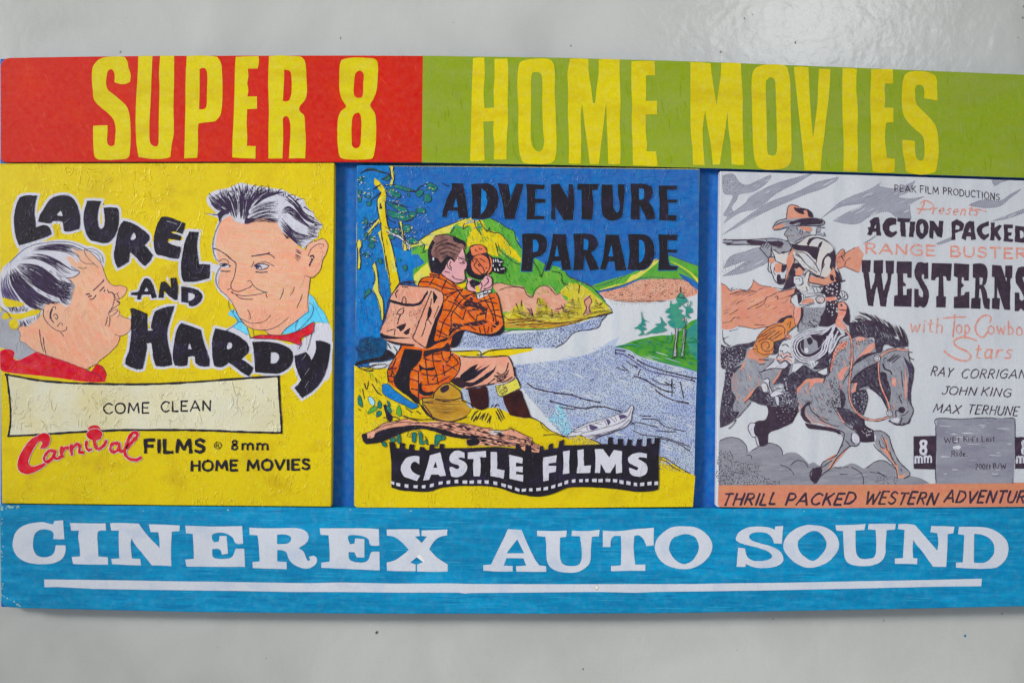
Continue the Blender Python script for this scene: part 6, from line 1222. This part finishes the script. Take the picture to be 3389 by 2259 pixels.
ho.scumble(EE('930,60! 1300,40 1500,200 1500,300 1420,400 1200,420 1000,300'), 60, 6, 3, [G3, paint('horse_dark', (112, 110, 122), amount=.6), paint('horse_light', (170, 170, 178), amount=.6), COR2], 38, dash=(8, 36), hole=(10, 50))
for c, t, a_ in ((ED, '340,500! 640,440 800,500 900,620 1230,720 1260,950 1230,1300 1100,1480 1000,1400 900,1190 740,1060 690,1080 650,1380! 600,1390 200,1300 0,1200! 0,950 250,850', 60), (EC, '300,900! 650,880 900,1000 650,1250 450,1500! 280,1500 300,1150', 55), (EE, '930,60! 1300,40 1500,200 1500,300 1420,400 1200,420 1000,300', 50)):
    ho.scumble(c(t), a_, 8, 1.7, [K3], 80, dash=(4, 18), hole=(14, 70))
# near foreleg
ho.fill(EE('1180,470! 1300,480 1440,560 1500,640 1480,760 1400,860 1260,920 1230,990 1110,1120 1150,1178! 1260,1060 1340,1000 1420,880 1560,750 1650,745 1685,700 1670,620 1600,550 1480,460 1300,420!'), GH)
ho.fill(EE('1520,780! 1560,755 1430,900 1340,1010 1310,1000 1400,890'), COR); ho.fill(EE('1310,890! 1400,840 1380,890 1300,920'), COR)
ho.fill(EE('1590,620 1620,600 1670,640 1680,700 1620,710 1595,670'), PW)
ho.fill(EE('1150,1000! 1230,985 1250,1050 1180,1175! 1120,1130'), K3)
s3(ho, 3.4, K3, EE, '1440,560 1500,600 1490,680 1450,780 1400,860 1270,920 1230,990|1680,700 1640,745 1560,750 1420,880 1340,1000 1260,1060 1150,1175|1600,550 1670,620 1685,690|1520,680 1570,740|1230,1000 1290,960 1360,910|1590,600 1580,680 1620,720|1120,1130 1110,1060 1150,1000')
ho.hatch(EE('1500,700! 1400,860 1280,940 1380,880 1470,790'), -55, 5, 2.4, K3, 68, skip=.3)
ho.fill(EE('1050,480! 1200,505 1400,545 1470,600! 1440,610 1380,580 1200,555 1090,540'), K3)
ho.fill(EE('1010,320! 1080,240 1120,260! 1060,300 1050,380 1100,450 1130,490! 1050,460 1010,390'), K3)
s3(ho, 3.6, COR2, EE, '1060,320 1080,400 1150,480 1200,490|1120,400 1200,460 1300,500 1400,545|1220,400 1300,470|1420,360 1500,470|1000,280 990,350', 2)
s3(ho, 2.8, K3, EE, '1180,380 1230,440 1350,500 1440,520|1100,240 1120,330 1200,400 1320,450|1400,340 1500,480 1600,560|1000,380 1060,460')
# coral patches on the coat
for c, t in ((EC, '1180,1340! 1300,1240 1400,1170 1560,1160 1650,1190 1620,1230 1480,1200 1340,1260 1260,1360 1220,1420'), (EC, '850,1220! 930,1120 1000,1020! 1010,1060 960,1160 900,1240'), (EC, '480,760! 560,700 600,800 750,860 700,940 560,860 480,860'), (EC, '340,1060! 440,960 440,900 380,1000 300,1120'),
             (EC, '420,1500! 520,1370 640,1270 650,1120! 660,1250 560,1400 450,1530'), (ED, '320,560! 380,500 470,480 440,560 340,620 280,800 250,880! 270,700'), (ED, '540,460! 640,420 700,440 650,480'), (ED, '560,720! 700,560 790,500 800,560 720,640 620,720 530,780'), (ED, '340,900! 400,820 490,790 440,860 400,960 360,950'),
             (ED, '510,1110! 560,980 620,960 600,1040 540,1120'), (ED, '920,900! 1000,1040! 960,1040 930,980'), (ED, '1010,930! 1060,940 1070,1040! 1020,1020'), (ED, '0,980! 60,940 170,940 150,980 60,1000 0,1080'), (ED, '1180,800! 1200,1000 1190,1200 1170,1100'), (ED, '330,1340! 380,1400 440,1490! 400,1470')):
    ho.fill(c(t), COR2 if c is ED else COR)
# dark masses
for c, t in ((EC, '75,640! 200,690 330,640 500,620 600,580! 600,660 480,700 460,760 430,860 350,930 250,1000 180,1005! 75,985'),
             (EC, '150,1000! 300,990 400,950 260,1100 230,1200 240,1350 300,1450 250,1568! 115,1560 120,1300'),
             (EE, '120,60! 200,150 230,250 230,340 300,350! 260,420 100,525 78,480 85,300'),
             (EC, '1100,1120! 1180,1060 1340,960 1480,1040 1690,1110! 1640,1140 1400,1160 1300,1250 1170,1400 1250,1470 1170,1568! 950,1568 1040,1400 1010,1240 870,1260! 960,1120 1000,1040! 1100,950 1170,850'),
             (EC, '860,640! 1000,540 1130,560 1140,620! 1000,640 960,760 880,800 830,780'),
             (EC, '500,1480! 640,1280 760,1380 820,1450 900,1430 960,1568! 700,1568'),
             (EE, '420,220! 520,150 640,130 830,130 960,100! 960,230 980,360 900,300 640,270 560,200'),
             (ED, '480,250! 600,240 700,230 800,220 900,260 1000,330 1050,440 1150,480 1215,540 1050,555 930,520 890,600! 820,560 790,440 700,440 600,420 510,440'),
             (ED, '800,430! 880,500 890,610 820,610'),
             (ED, '500,1000! 560,900 700,800 830,740! 850,1000 900,1100 960,1300! 880,1180 740,1050 700,1040! 640,1055 570,1100 590,990!'),
             (ED, '520,1130! 560,1100 690,1080 710,1180 690,1300 650,1390! 560,1310 520,1200'),
             (ED, '870,860! 940,870 960,960 1000,1080 990,1230! 930,1140 880,1000'),
             (ED, '530,780! 600,690 720,630 890,605! 740,660 640,720'),
             (ED, '1150,660! 1210,720 1280,810 1275,950 1245,1100 1250,1250 1210,1200 1215,1000 1220,850'),
             (ED, '0,860! 80,880 200,920! 170,940 60,930 0,940'), (ED, '320,1290! 450,1310 560,1370! 640,1420 660,1500 600,1530 440,1490'),
             (ED, '370,1060! 430,1130 440,1230 400,1320 380,1200'), (ED, '340,420! 440,370 480,400 350,480 280,660 220,720! 260,600'),
             (EC, '1400,920! 1600,840 1700,760! 1720,900 1720,980 1540,1020 1460,1000')):
    ho.fill(c(t), KH)
    ho.scumble(c(t), 55, 6, 1.8, [GH, G3, K3, K3, K3], 35, dash=(5, 22), hole=(10, 60))
rh = random.Random(12)
def speck(c, t, n, m, r0, seed): ho.dots(c(t), n, r0, m, seed)
speck(EC, '75,700! 350,680 430,800 350,930 180,1000 75,960', 40, PW, 1.8, 71)
speck(EC, '130,1050! 250,1050 240,1400 260,1540 130,1560', 30, G3, 2.2, 72)
speck(EE, '620,150! 960,130 960,300 900,300 640,260', 90, G3, 1.9, 73)
speck(EE, '700,300! 940,320 880,460 760,480', 14, G3, 1.8, 74)
speck(EE, '1700,540! 1820,570 1800,650 1720,620', 12, PW, 2.0, 75)
speck(EC, '1050,1150! 1100,1000 1000,1250 960,1450 1150,1540', 24, PW, 2.2, 76)
speck(ED, '540,1130! 700,1110 690,1290 640,1360 560,1280', 24, G3, 2.6, 77)
speck(ED, '280,620! 330,520 450,490 420,600 280,840 250,860', 50, K3, 1.9, 78)
speck(ED, '190,940! 330,960 430,1150 400,1320 300,1340 220,1240 330,1200', 46, K3, 2.2, 79)
speck(ED, '540,460! 780,450 700,520 560,520', 20, K3, 1.8, 80)
speck(EC, '1680,1490! 1820,1440 1840,1560 1700,1568', 14, K3, 2.4, 81)
speck(EC, '250,1100! 330,1060 300,1350 240,1300', 20, COR, 2.0, 82)
speck(EE, '1040,230! 1120,220 1140,260 1060,290', 8, K3, 1.8, 83)
speck(EE, '1240,330! 1400,200 1480,220 1500,300 1300,370', 24, K3, 2.2, 84)
ho.hatch(ED('680,800! 830,730 830,800 620,900 540,960'), -28, 6, 3.2, K3, 85, skip=.2)
ho.hatch(ED('900,700! 1040,640 1130,660 1080,760 930,720'), -38, 6, 3.2, K3, 86, skip=.25)
ho.hatch(ED('1100,830! 1150,860 1150,1060 1120,1060 1110,920'), 86, 4, 3, K3, 87, skip=.2)
ho.hatch(ED('1180,680! 1260,800 1260,1000 1220,1160 1200,900'), 75, 4.5, 2, PURP, 88, skip=.3)
ho.hatch(ED('1130,1120! 1090,1150 1110,1250 1150,1240'), 70, 5, 2.5, K3, 89)
# mane wisps
ho.flow([ED(t) for t in ('510,230 560,240 600,300', '590,120 700,160 800,230', '770,140 800,180 900,300', '890,210 960,260 1020,370', '1020,260 1080,360 1120,480', '1130,290 1180,380 1215,560')], 34, 2.6, K3, 90, cut=.15, jit=3)
ho.flow([ED(t) for t in ('550,190 600,200 680,260', '700,200 820,260 900,360', '820,230 900,300 1000,450', '1090,290 1130,400 1200,500')], 22, 3.0, K3, 91, cut=.3, jit=4)
ho.flow([ED(t) for t in ('1080,400 1120,470 1210,550', '1140,300 1200,420 1220,560')], 9, 2.4, K3, 92, cut=.2)
ho.flow([EC(t) for t in ('2060,290 2180,340 2300,330', '2070,400 2150,480 2200,560')], 9, 3.0, K3, 93)
s3(ho, 2.8, K3, ED, '1220,625 1235,720 1280,810 1275,950 1245,1100 1250,1250 1280,1330 1240,1440 1180,1505 1100,1512 975,1465|1215,615 1265,618|1215,640 1240,690 1285,705|740,1060 860,1140 900,1200 960,1310|905,770 930,820 1000,860 1010,890|960,1300 960,1390|1060,1340 1065,1420 1040,1430|1120,1400 1180,1380 1220,1340|800,700 830,690 845,715 815,710|690,1080 715,1180 690,1300 660,1390|530,780 640,700 740,650 890,608|200,900 170,990|360,480 280,640 240,880|1140,1420 1120,1490|500,1000 640,860 800,770')
s3(ho, 4.5, K3, ED, '905,760 925,820 990,845 1010,880|980,1460 1060,1510 1120,1500|1150,1500 1220,1490 1240,1440')
ho.fill(ED('1090,1330! 1100,1300 1150,1290 1180,1320 1160,1360 1120,1365'), K3); s3(ho, 3.5, K3, ED, '1060,1335 1100,1335')
ho.fill(ED('1000,1440! 1080,1420 1110,1450 1080,1490 1010,1470'), PW); ho.fill(ED('1060,570! 1170,560 1165,590 1060,590'), K3)
for i, (c, t) in enumerate(((EC, '80,690! 240,650 480,680 460,760 430,860 350,960 190,1010'), (ED, '520,240! 900,250 1050,430 1215,540 900,600 800,440 520,420'), (EE, '90,150! 230,150 300,340 100,520'), (EE, '620,140! 960,110 980,350 640,290'))):
    ho.scumble(c(t), (20, 65, 60, 40)[i], 5, 1.8, [G3, K3, K3, GH], 81 + i, dash=(5, 26), hole=(6, 40))
# bridle and reins
RN = '880,665 930,620 1010,590 1090,580 1215,590|855,740 850,860 870,1000 910,1110 960,1220 990,1320|980,1410 900,1440 800,1455 700,1440 620,1395 550,1320 500,1210 485,1080 500,900 520,700 520,520 500,430 440,340 380,280 330,250'
s3(ho, 8.2, K3, ED, RN); s3(ho, 4.6, COR2, ED, RN)
for x, y, r in ((833, 693, 11), (985, 1370, 10)):
    q = ED('%d,%d' % (x, y))[0]
    ho.fill([(q[0] + r * math.cos(k * .785), q[1] + r * math.sin(k * .785), False) for k in range(8)], PW)
    ho.loop([(q[0] + r * math.cos(k * .785), q[1] + r * math.sin(k * .785), False) for k in range(8)], 2.2, K3); ho.loop([(q[0] + r * .5 * math.cos(k * .785), q[1] + r * .5 * math.sin(k * .785), False) for k in range(8)], 1.8, K3)
s3(ho, 2.6, K3, EE, '130,470 240,430 300,400 430,250|78,530 160,500 260,440 230,500 180,545|640,240 560,200 470,230|975,250 960,330 900,480|560,600 630,600')
s3(ho, 2.6, K3, EC, '650,870 800,880|660,950 740,940|110,540 120,600 200,670|430,1540 560,1400 650,1280|1700,700 1720,1090 1640,1110|2080,1000 1960,1180 1940,1240|2080,980 2180,850 2352,780')
ho.build()

# saddle gear
sd = Art('saddle_and_bedroll', p3, H3)
sd.fill(EC('610,600! 640,520 720,430 830,360 960,310 1080,240 1190,250 1215,360 1130,430 1095,470 1020,560 890,605 875,740 820,800 740,840 620,800 560,710'), ORB)
sd.fill(EC('930,300! 1000,240 1150,195 1170,240! 1060,240 1040,290 980,320'), K3)
s3(sd, 2.8, K3, EC, '610,600 640,520 720,430 830,360 960,310 1080,240|890,605 1020,560 1095,470 1130,430 1215,360|640,600 720,560 820,560 880,610 870,700 820,740 740,740 700,700 690,640 740,600 800,620 810,680 770,710|560,710 620,720 640,760 740,800 820,780|600,640 640,720|640,550 760,450 900,370 1000,360 1050,410 1040,480|700,530 840,440|760,540 900,430|820,550 960,450|860,570 1000,480|1000,330 1060,380 1090,450|1080,340 1110,320|1120,400 1140,290')
s3(sd, 5, ORB, EC, '960,320 1050,360 1080,440|1100,430 1200,330')
sd.fill(EC('1040,500 1090,480 1140,500 1130,550 1070,560'), COR2); sd.loop(EC('1050,510 1090,490 1120,520 1090,550'), 3, K3)
# saddle blanket and fender
sd.fill(EC('960,700! 1020,600 1150,560! 1200,560 1160,700 1200,850 1190,930! 1120,940 1080,880 900,870 950,780'), W3)
s3(sd, 3.4, K3, EC, '970,740 1010,740 1030,790 1090,760 1140,790|940,820 990,810 1020,860 1080,820 1160,840|870,900 930,880 980,940 1050,890 1140,950|960,780 870,920 720,1040|1010,660 1060,640 1110,680')
s3(sd, 5, COR2, EC, '980,770 1040,820 1100,790 1150,820|900,880 960,850 1000,890 1070,850 1150,900')
sd.fill(EC('720,1040! 860,910 930,890 980,945 1050,900 1090,965 1030,1015! 880,1010'), PW); s3(sd, 2.8, K3, EC, '660,1070 800,1020 900,1005 1030,1015|720,1040 880,900')
sd.fill(EC('730,1180! 790,1155 820,1190 815,1260 860,1370 820,1400! 780,1260 740,1220'), PW); s3(sd, 2.8, K3, EC, '730,1180 790,1155 820,1190 810,1260 860,1370|740,1220 780,1250 820,1370')
sd.fill(EC('820,1400! 900,1345 1000,1370 1065,1390! 950,1420 850,1450'), PW); sd.loop(EC('820,1400! 900,1345 1000,1370 1065,1390! 950,1420 850,1450'), 2.4, K3)
sd.fill(EC('880,1300! 1000,1260 1010,1330 1000,1360 890,1340'), W3); s3(sd, 3, K3, EC, '900,1310 960,1300|880,1340 1000,1310')
sd.fill(EC('900,1440! 950,1440 960,1568! 930,1568'), W3); sd.fill(EC('690,1250! 760,1240 780,1350 720,1360'), W3); sd.fill(EC('740,1290! 765,1290 760,1330'), COR)
sd.fill(EC('1530,1060! 1700,985! 1695,1090 1640,1110'), W3); sd.loop(EC('1530,1060! 1700,985! 1695,1090 1640,1110'), 2.6, K3)
# coiled rope
sd.fill(EC('1810,320! 1700,390 1450,430 1280,470 1180,560 1140,680 1170,800 1260,900 1400,930 1560,880 1700,780 1720,600 1900,480!'), K3)
for k, (sx, w) in enumerate(((1.0, 5.4), (.86, 5.0), (.72, 4.6))):
    cx, cy = 1440, 680
    q = [(1810, 335), (1700, 400), (1450, 450), (1290, 490), (1190, 570), (1155, 680), (1185, 790), (1270, 880), (1400, 910), (1550, 860), (1670, 760), (1710, 620), (1770, 470), (1820, 350)]
    s3(sd, w, PW, EC, ' '.join('%d,%d' % (cx + (x - cx) * (sx if abs(x - 1810) > 60 else 1 - (1 - sx) * .3), cy + (y - cy) * (sx if abs(x - 1810) > 60 else 1 - (1 - sx) * .2)) for x, y in q))
sd.fill(EC('1300,560! 1450,520 1620,500 1640,600 1560,720 1420,790 1320,760 1280,660'), GH)
for t in ('1290,600! 1340,560 1340,700 1360,760 1300,700', '1440,500! 1640,500 1620,620 1560,700 1540,600 1480,560', '1380,560! 1440,530 1480,600 1420,650'): sd.fill(EC(t), K3)
sd.fill(EC('1350,700 1390,690 1410,730 1390,780 1350,760'), PW)
s3(sd, 5.5, PW, EC, '1960,490 1870,540 1800,680 1740,770|1820,340 1900,430 1960,500|1780,480 1760,640 1720,760|1700,520 1680,640|1860,440 1800,560')
sd.fill(EC('1400,930! 1500,900 1560,920 1480,1000 1440,1005'), W3); sd.fill(EC('1180,940! 1330,940 1200,1060 1160,1060'), W3)
sd.hatch(EC('1400,920! 1540,890 1500,990 1430,1000'), 70, 5, 2.2, K3, 94)
sd.build()

# rider
rd = Art('rider_with_rifle', p3, H3)
rd.fill(EC('1320,90! 1500,20 1670,60 1610,200 1570,300 1530,380! 1400,400 1250,450 1270,330 1330,220'), GH)
rd.fill(EC('1640,150! 1700,60 1850,60 1860,260 1800,330 1700,370 1560,360! 1600,260'), K3)
rd.dots(EC('1660,100! 1840,80 1840,180 1680,200'), 26, 2.6, PW, 95)
rd.dots(EC('1330,180! 1560,80 1580,200 1450,380 1300,360'), 30, 2.0, K3, 96)
s3(rd, 3, K3, EC, '1330,250 1300,300 1340,330|1420,300 1500,360 1540,350|1480,260 1560,310|1330,100 1320,220 1260,330 1250,440|1400,340 1510,380')
rd.fill(EC('1200,70! 1290,60 1280,250 1240,330 1210,360! 1190,250 1160,200'), COR2); s3(rd, 4.5, K3, EC, '1300,60 1310,200 1270,300 1240,380'); s3(rd, 2, K3, EC, '1200,70 1180,180 1200,300 1220,360')
rd.fill(ED('345,20! 440,10 465,70 440,110 475,150 420,200 400,240! 460,320 400,330 320,255 350,150'), COR2)
rd.fill(ED('440,100! 480,130 495,200 480,260 420,230 420,180 460,160'), K3)
rd.fill(EB('830,300! 840,200 865,145 940,145 1000,180 1080,195 1130,240 1140,285! 1000,295'), COR)
rd.fill(EB('915,160! 1000,180 1080,195 1130,230 1145,285! 1090,275 1070,205 1030,205 1040,245 980,235 930,200'), K3)
rd.fill(EB('668,412! 690,360 740,320 830,300 1000,292 1140,285 1240,300 1280,330 1260,370 1150,382 1000,378 850,392 760,420 685,430'), G3)
rd.fill(EB('850,350! 1000,300 1140,288 1235,305 1260,350 1100,372 980,368 1000,345 950,350 900,372'), K3)
rd.fill(EB('668,415! 700,385 800,355 820,360 780,400 690,425'), COR)
s3(rd, 3, K3, EB, '830,300 840,200 865,140 940,142 1000,175 1080,190 1130,235 1140,280|668,412 690,360 740,320 830,300|680,430 760,420 850,392 1000,378 1150,382 1260,370 1280,335 1240,300|690,380 800,335 900,330')
rd.fill(EB('840,395! 950,385 960,430 1000,420 1040,450 1075,440 1110,480 1180,490! 1080,540 1000,570 940,590 890,570 850,550 845,500 808,485 830,440'), GH)
rd.fill(EB('960,392! 1120,398 1120,440 1080,450 1040,430 1000,415'), COR)
s3(rd, 2.4, K3, EB, '860,400 820,450 805,490 835,510 850,555 840,560|870,430 890,440|880,480 890,500 920,495|1000,430 985,470 1010,490 1020,440|950,400 965,430|920,580 1000,530 1100,500 1180,490|930,600 1010,560 1080,520 1160,510|1060,450 1110,470|840,500 870,505|1180,490 1190,410 1230,395 1280,408|1230,395 1220,450 1190,460 1240,470 1280,500 1200,485|1270,460 1290,500')
rd.fill(EB('1195,410 1230,400 1225,450 1195,455'), G3); rd.fill(EB('1200,460 1250,465 1285,500 1210,485'), G3)
rd.fill(EB('960,600! 1100,505 1200,515 1320,550 1390,620 1400,720 1390,870 1330,975 1270,1000 1180,970 1080,920 1000,860 900,740! 860,760 830,840 690,790! 650,680 720,690 800,710 870,650'), CREAM3)
rd.fill(EB('870,590! 1000,610 1110,620 1215,640 1210,700 1190,785! 1150,770 1070,690 960,675 900,640'), K3)
rd.fill(EB('1100,530! 1170,515 1260,530 1360,600 1400,680 1410,760 1400,880 1340,880 1355,780 1310,720! 1370,680 1380,640 1320,580 1200,530 1130,560 1090,620! 1070,590'), K3)
rd.fill(EB('1320,700! 1350,720 1290,760 1270,830 1240,900! 1255,780'), K3)
rd.fill(EB('1200,640! 1215,590 1260,560! 1230,640'), K3)
s3(rd, 3, K3, EB, '900,660 960,690 1040,700 1110,760 1170,830 1210,910|930,720 1000,760 1080,850 1190,930|940,700 990,740 1030,790|1190,780 1180,840 1220,920|920,760 960,800 1020,870 1100,910|1280,830 1240,920 1230,960|640,650 680,720 700,790 780,830 830,840|650,640 720,690 800,700 860,660|1100,910 1180,960 1270,990|1380,860 1340,960')
rd.line(EB('1090,930 1180,975 1270,1000 1330,975 1370,900'), 4.5, K3)
rd.fill(EB('1100,970! 1200,990 1290,1000 1370,900! 1420,960 1440,1020 1300,1082 1200,1060 1110,1060'), COR)
rd.fill(EB('1390,880! 1440,940 1480,1020 1520,1030! 1450,1050 1400,1000'), K3); rd.fill(EB('1340,960! 1380,960 1390,1030 1350,1020'), K3); rd.fill(EB('1370,870! 1400,900 1415,990 1390,960'), COR)
s3(rd, 3, K3, EB, '1100,1050 1200,1070 1300,1085 1400,1045 1520,1025|1440,900 1480,1010|1110,920 1100,970 1085,1060')
# near arm and shirt front
rd.fill(EB('615,770! 650,830 690,800 780,835 830,840 830,950 820,1040 780,1075 720,1060 690,1010 640,960 620,900'), W3)
rd.fill(EB('620,765! 680,765 690,810 650,825 620,810'), COR); rd.fill(EB('695,830! 730,820 775,835 770,920 700,930 690,870'), COR)
rd.fill(EB('775,840! 835,840 830,880 800,930 770,930'), K3); rd.fill(EB('720,955! 760,955 765,1000 810,1000 820,945 830,1000 800,1060 740,1070 715,1030'), K3)
s3(rd, 3, K3, EB, '600,745 690,745|610,750 620,810 615,900 660,950 690,1020 740,1068 800,1060|650,820 640,880 660,940|690,740 700,800|690,870 680,930 700,960')
rd.fill(EB('850,720! 900,660 925,650 905,720 920,790 880,880 850,960 820,1045! 820,1000 840,900 830,800'), COR)
rd.fill(EB('880,890! 930,900 935,1060 930,1090 860,1120 780,1135! 820,1060 860,980'), K3)
rd.fill(EB('905,830! 980,820 1020,870 1060,915! 1000,900 940,880 900,890'), K3)
rd.fill(EB('940,900! 980,870 1030,920 1010,960 940,970'), COR); rd.fill(EB('920,980! 1020,980 1025,1060 960,1080 920,1050'), W3)
rd.fill(EB('1030,980! 1090,920 1110,940 1090,1060 1120,1110 1060,1150 1000,1150! 940,1110 1030,1070'), CREAM3)
s3(rd, 2.6, K3, EB, '850,720 900,655 925,650|905,720 925,790 880,890 820,1045|1030,970 1070,925 1110,920 1090,1010 1085,1070 1120,1110|1040,990 1060,940|930,970 1010,985 1020,1060 980,1085|940,1010 980,1000 990,1030|780,1135 720,1245|940,1100 960,1150 1030,1190|1130,1090 1280,1110 1290,1140 1200,1170|1060,1100 1080,1150|1120,1110 1150,1160|1170,1110 1190,1150|1230,1110 1240,1150')
rd.fill(EB('740,1160! 930,1120 930,1180 850,1210 740,1240'), COR); rd.fill(EB('1110,1090! 1280,1110 1290,1140 1190,1175 1100,1180 1080,1130'), W3)
s3(rd, 2.6, K3, EB, '1130,1095 1280,1112 1290,1140 1200,1172 1100,1180|1140,1110 1160,1160|1180,1110 1200,1160|1225,1115 1245,1155|740,1160 930,1120|860,1210 930,1180')
# belts
rd.fill(EB('880,1230! 930,1190 1030,1190 1250,1175 1280,1190! 1300,1330 1000,1340 920,1320 885,1280'), W3)
rd.fill(EB('940,1100! 1000,1180 1010,1260 970,1310! 955,1200 920,1190'), K3)
rd.fill(EB('1270,1090! 1460,1040 1450,1200! 1560,1190! 1440,1260 1430,1420 1360,1440 1250,1500! 1230,1450 1290,1400 1290,1330 1290,1200 1240,1180'), K3)
rd.dots(EB('1280,1090! 1440,1070 1420,1400 1300,1400'), 34, 2.8, PW, 97)
rd.fill(EB('1000,1280! 1080,1235 1160,1250 1150,1280 1010,1305'), COR); rd.fill(EB('1280,1230! 1400,1220 1430,1250 1290,1270'), COR2)
rd.loop(EB('1175,1240 1200,1215 1260,1215 1280,1250 1260,1290 1200,1290'), 3, K3); rd.loop(EB('1200,1245 1240,1235 1255,1255 1235,1275 1205,1270'), 2.6, COR)
s3(rd, 2.6, K3, EB, '880,1280 890,1220 930,1195|1000,1190 1000,1240|1030,1190 1030,1240|1050,1190 1050,1235|1060,1225 1240,1190|980,1320 1080,1310 1160,1280|920,1320 880,1270|1020,1340 1160,1300|1300,1340 1400,1330|1290,1370 1400,1290')
rd.fill(EB('1450,1190! 1470,1150 1520,1160 1550,1210 1530,1250 1480,1245'), W3); s3(rd, 2.4, K3, EB, '1450,1190 1470,1150 1520,1160 1550,1210 1530,1250 1480,1245 1450,1190|1480,1155 1500,1240|1510,1165 1520,1245|1540,1190 1500,1230|1460,1200 1490,1240')
rd.fill(EB('1440,1290! 1500,1275 1550,1330 1540,1370! 1450,1370'), COR2); rd.fill(EB('1540,1340! 1570,1390 1580,1480 1560,1560 1500,1500 1490,1430! 1540,1400'), K3); rd.fill(EB('1440,1380! 1530,1370 1520,1440 1480,1500 1470,1568! 1410,1568 1440,1450'), COR2)
rd.fill(EB('1460,1310 1480,1300 1495,1320 1475,1335'), K3); s3(rd, 3, K3, EB, '1440,1290 1500,1275 1550,1330 1570,1390|1450,1370 1550,1380')
rd.scumble(EB('960,700! 1180,830 1220,960 1000,860'), 50, 8, 1.6, [PURP, K3], 72, dash=(5, 20), hole=(16, 60))
rd.scumble(EB('880,1100! 1280,1090 1440,1240 1420,1340 1000,1330 900,1290'), 10, 6, 2.0, [K3, K3, G3, COR2], 73, dash=(4, 18), hole=(6, 34))
rd.scumble(EB('840,400! 1080,440 1100,490 940,580 850,530'), 60, 5, 1.6, [PURP, G4, COR2], 74, dash=(4, 14), hole=(8, 30))
rd.scumble(EB('660,400! 850,330 1250,310 1250,360 850,385'), -12, 5, 1.6, [K3, G4], 75, dash=(8, 30), hole=(10, 50))
# rifle and hands
rd.fill(EB('540,600! 640,570 655,640 645,720 605,755 560,690 515,650'), GH); rd.fill(EB('740,600! 870,590 895,640 850,690 790,690 740,710 700,670 650,640'), GH)
rd.fill(EB('80,545! 380,545 600,530 720,530 840,560! 800,600 650,605 540,600 400,600 130,602 90,580'), G3)
rd.fill(EB('600,575! 720,560 790,575 785,620 750,635 660,615'), K3); rd.fill(EB('80,545! 110,532 125,550!'), K3)
rd.fill(EB('370,548! 560,560 600,580 540,600 380,590'), K3)
s3(rd, 2.8, K3, EB, '80,548 380,545 600,532 720,532 840,562|80,580 190,585 200,560|120,600 380,602 540,605|130,590 180,600|590,535 595,565 640,570|380,575 560,590|730,545 740,580 800,590|400,560 560,570|200,560 360,555 370,580|515,650 560,695 610,755|540,600 515,650|580,580 545,640|610,585 580,640|640,590 605,650|650,620 645,730|700,670 740,710 790,690 850,690 895,640|720,640 780,640|840,560 870,590 895,640')
rd.build()
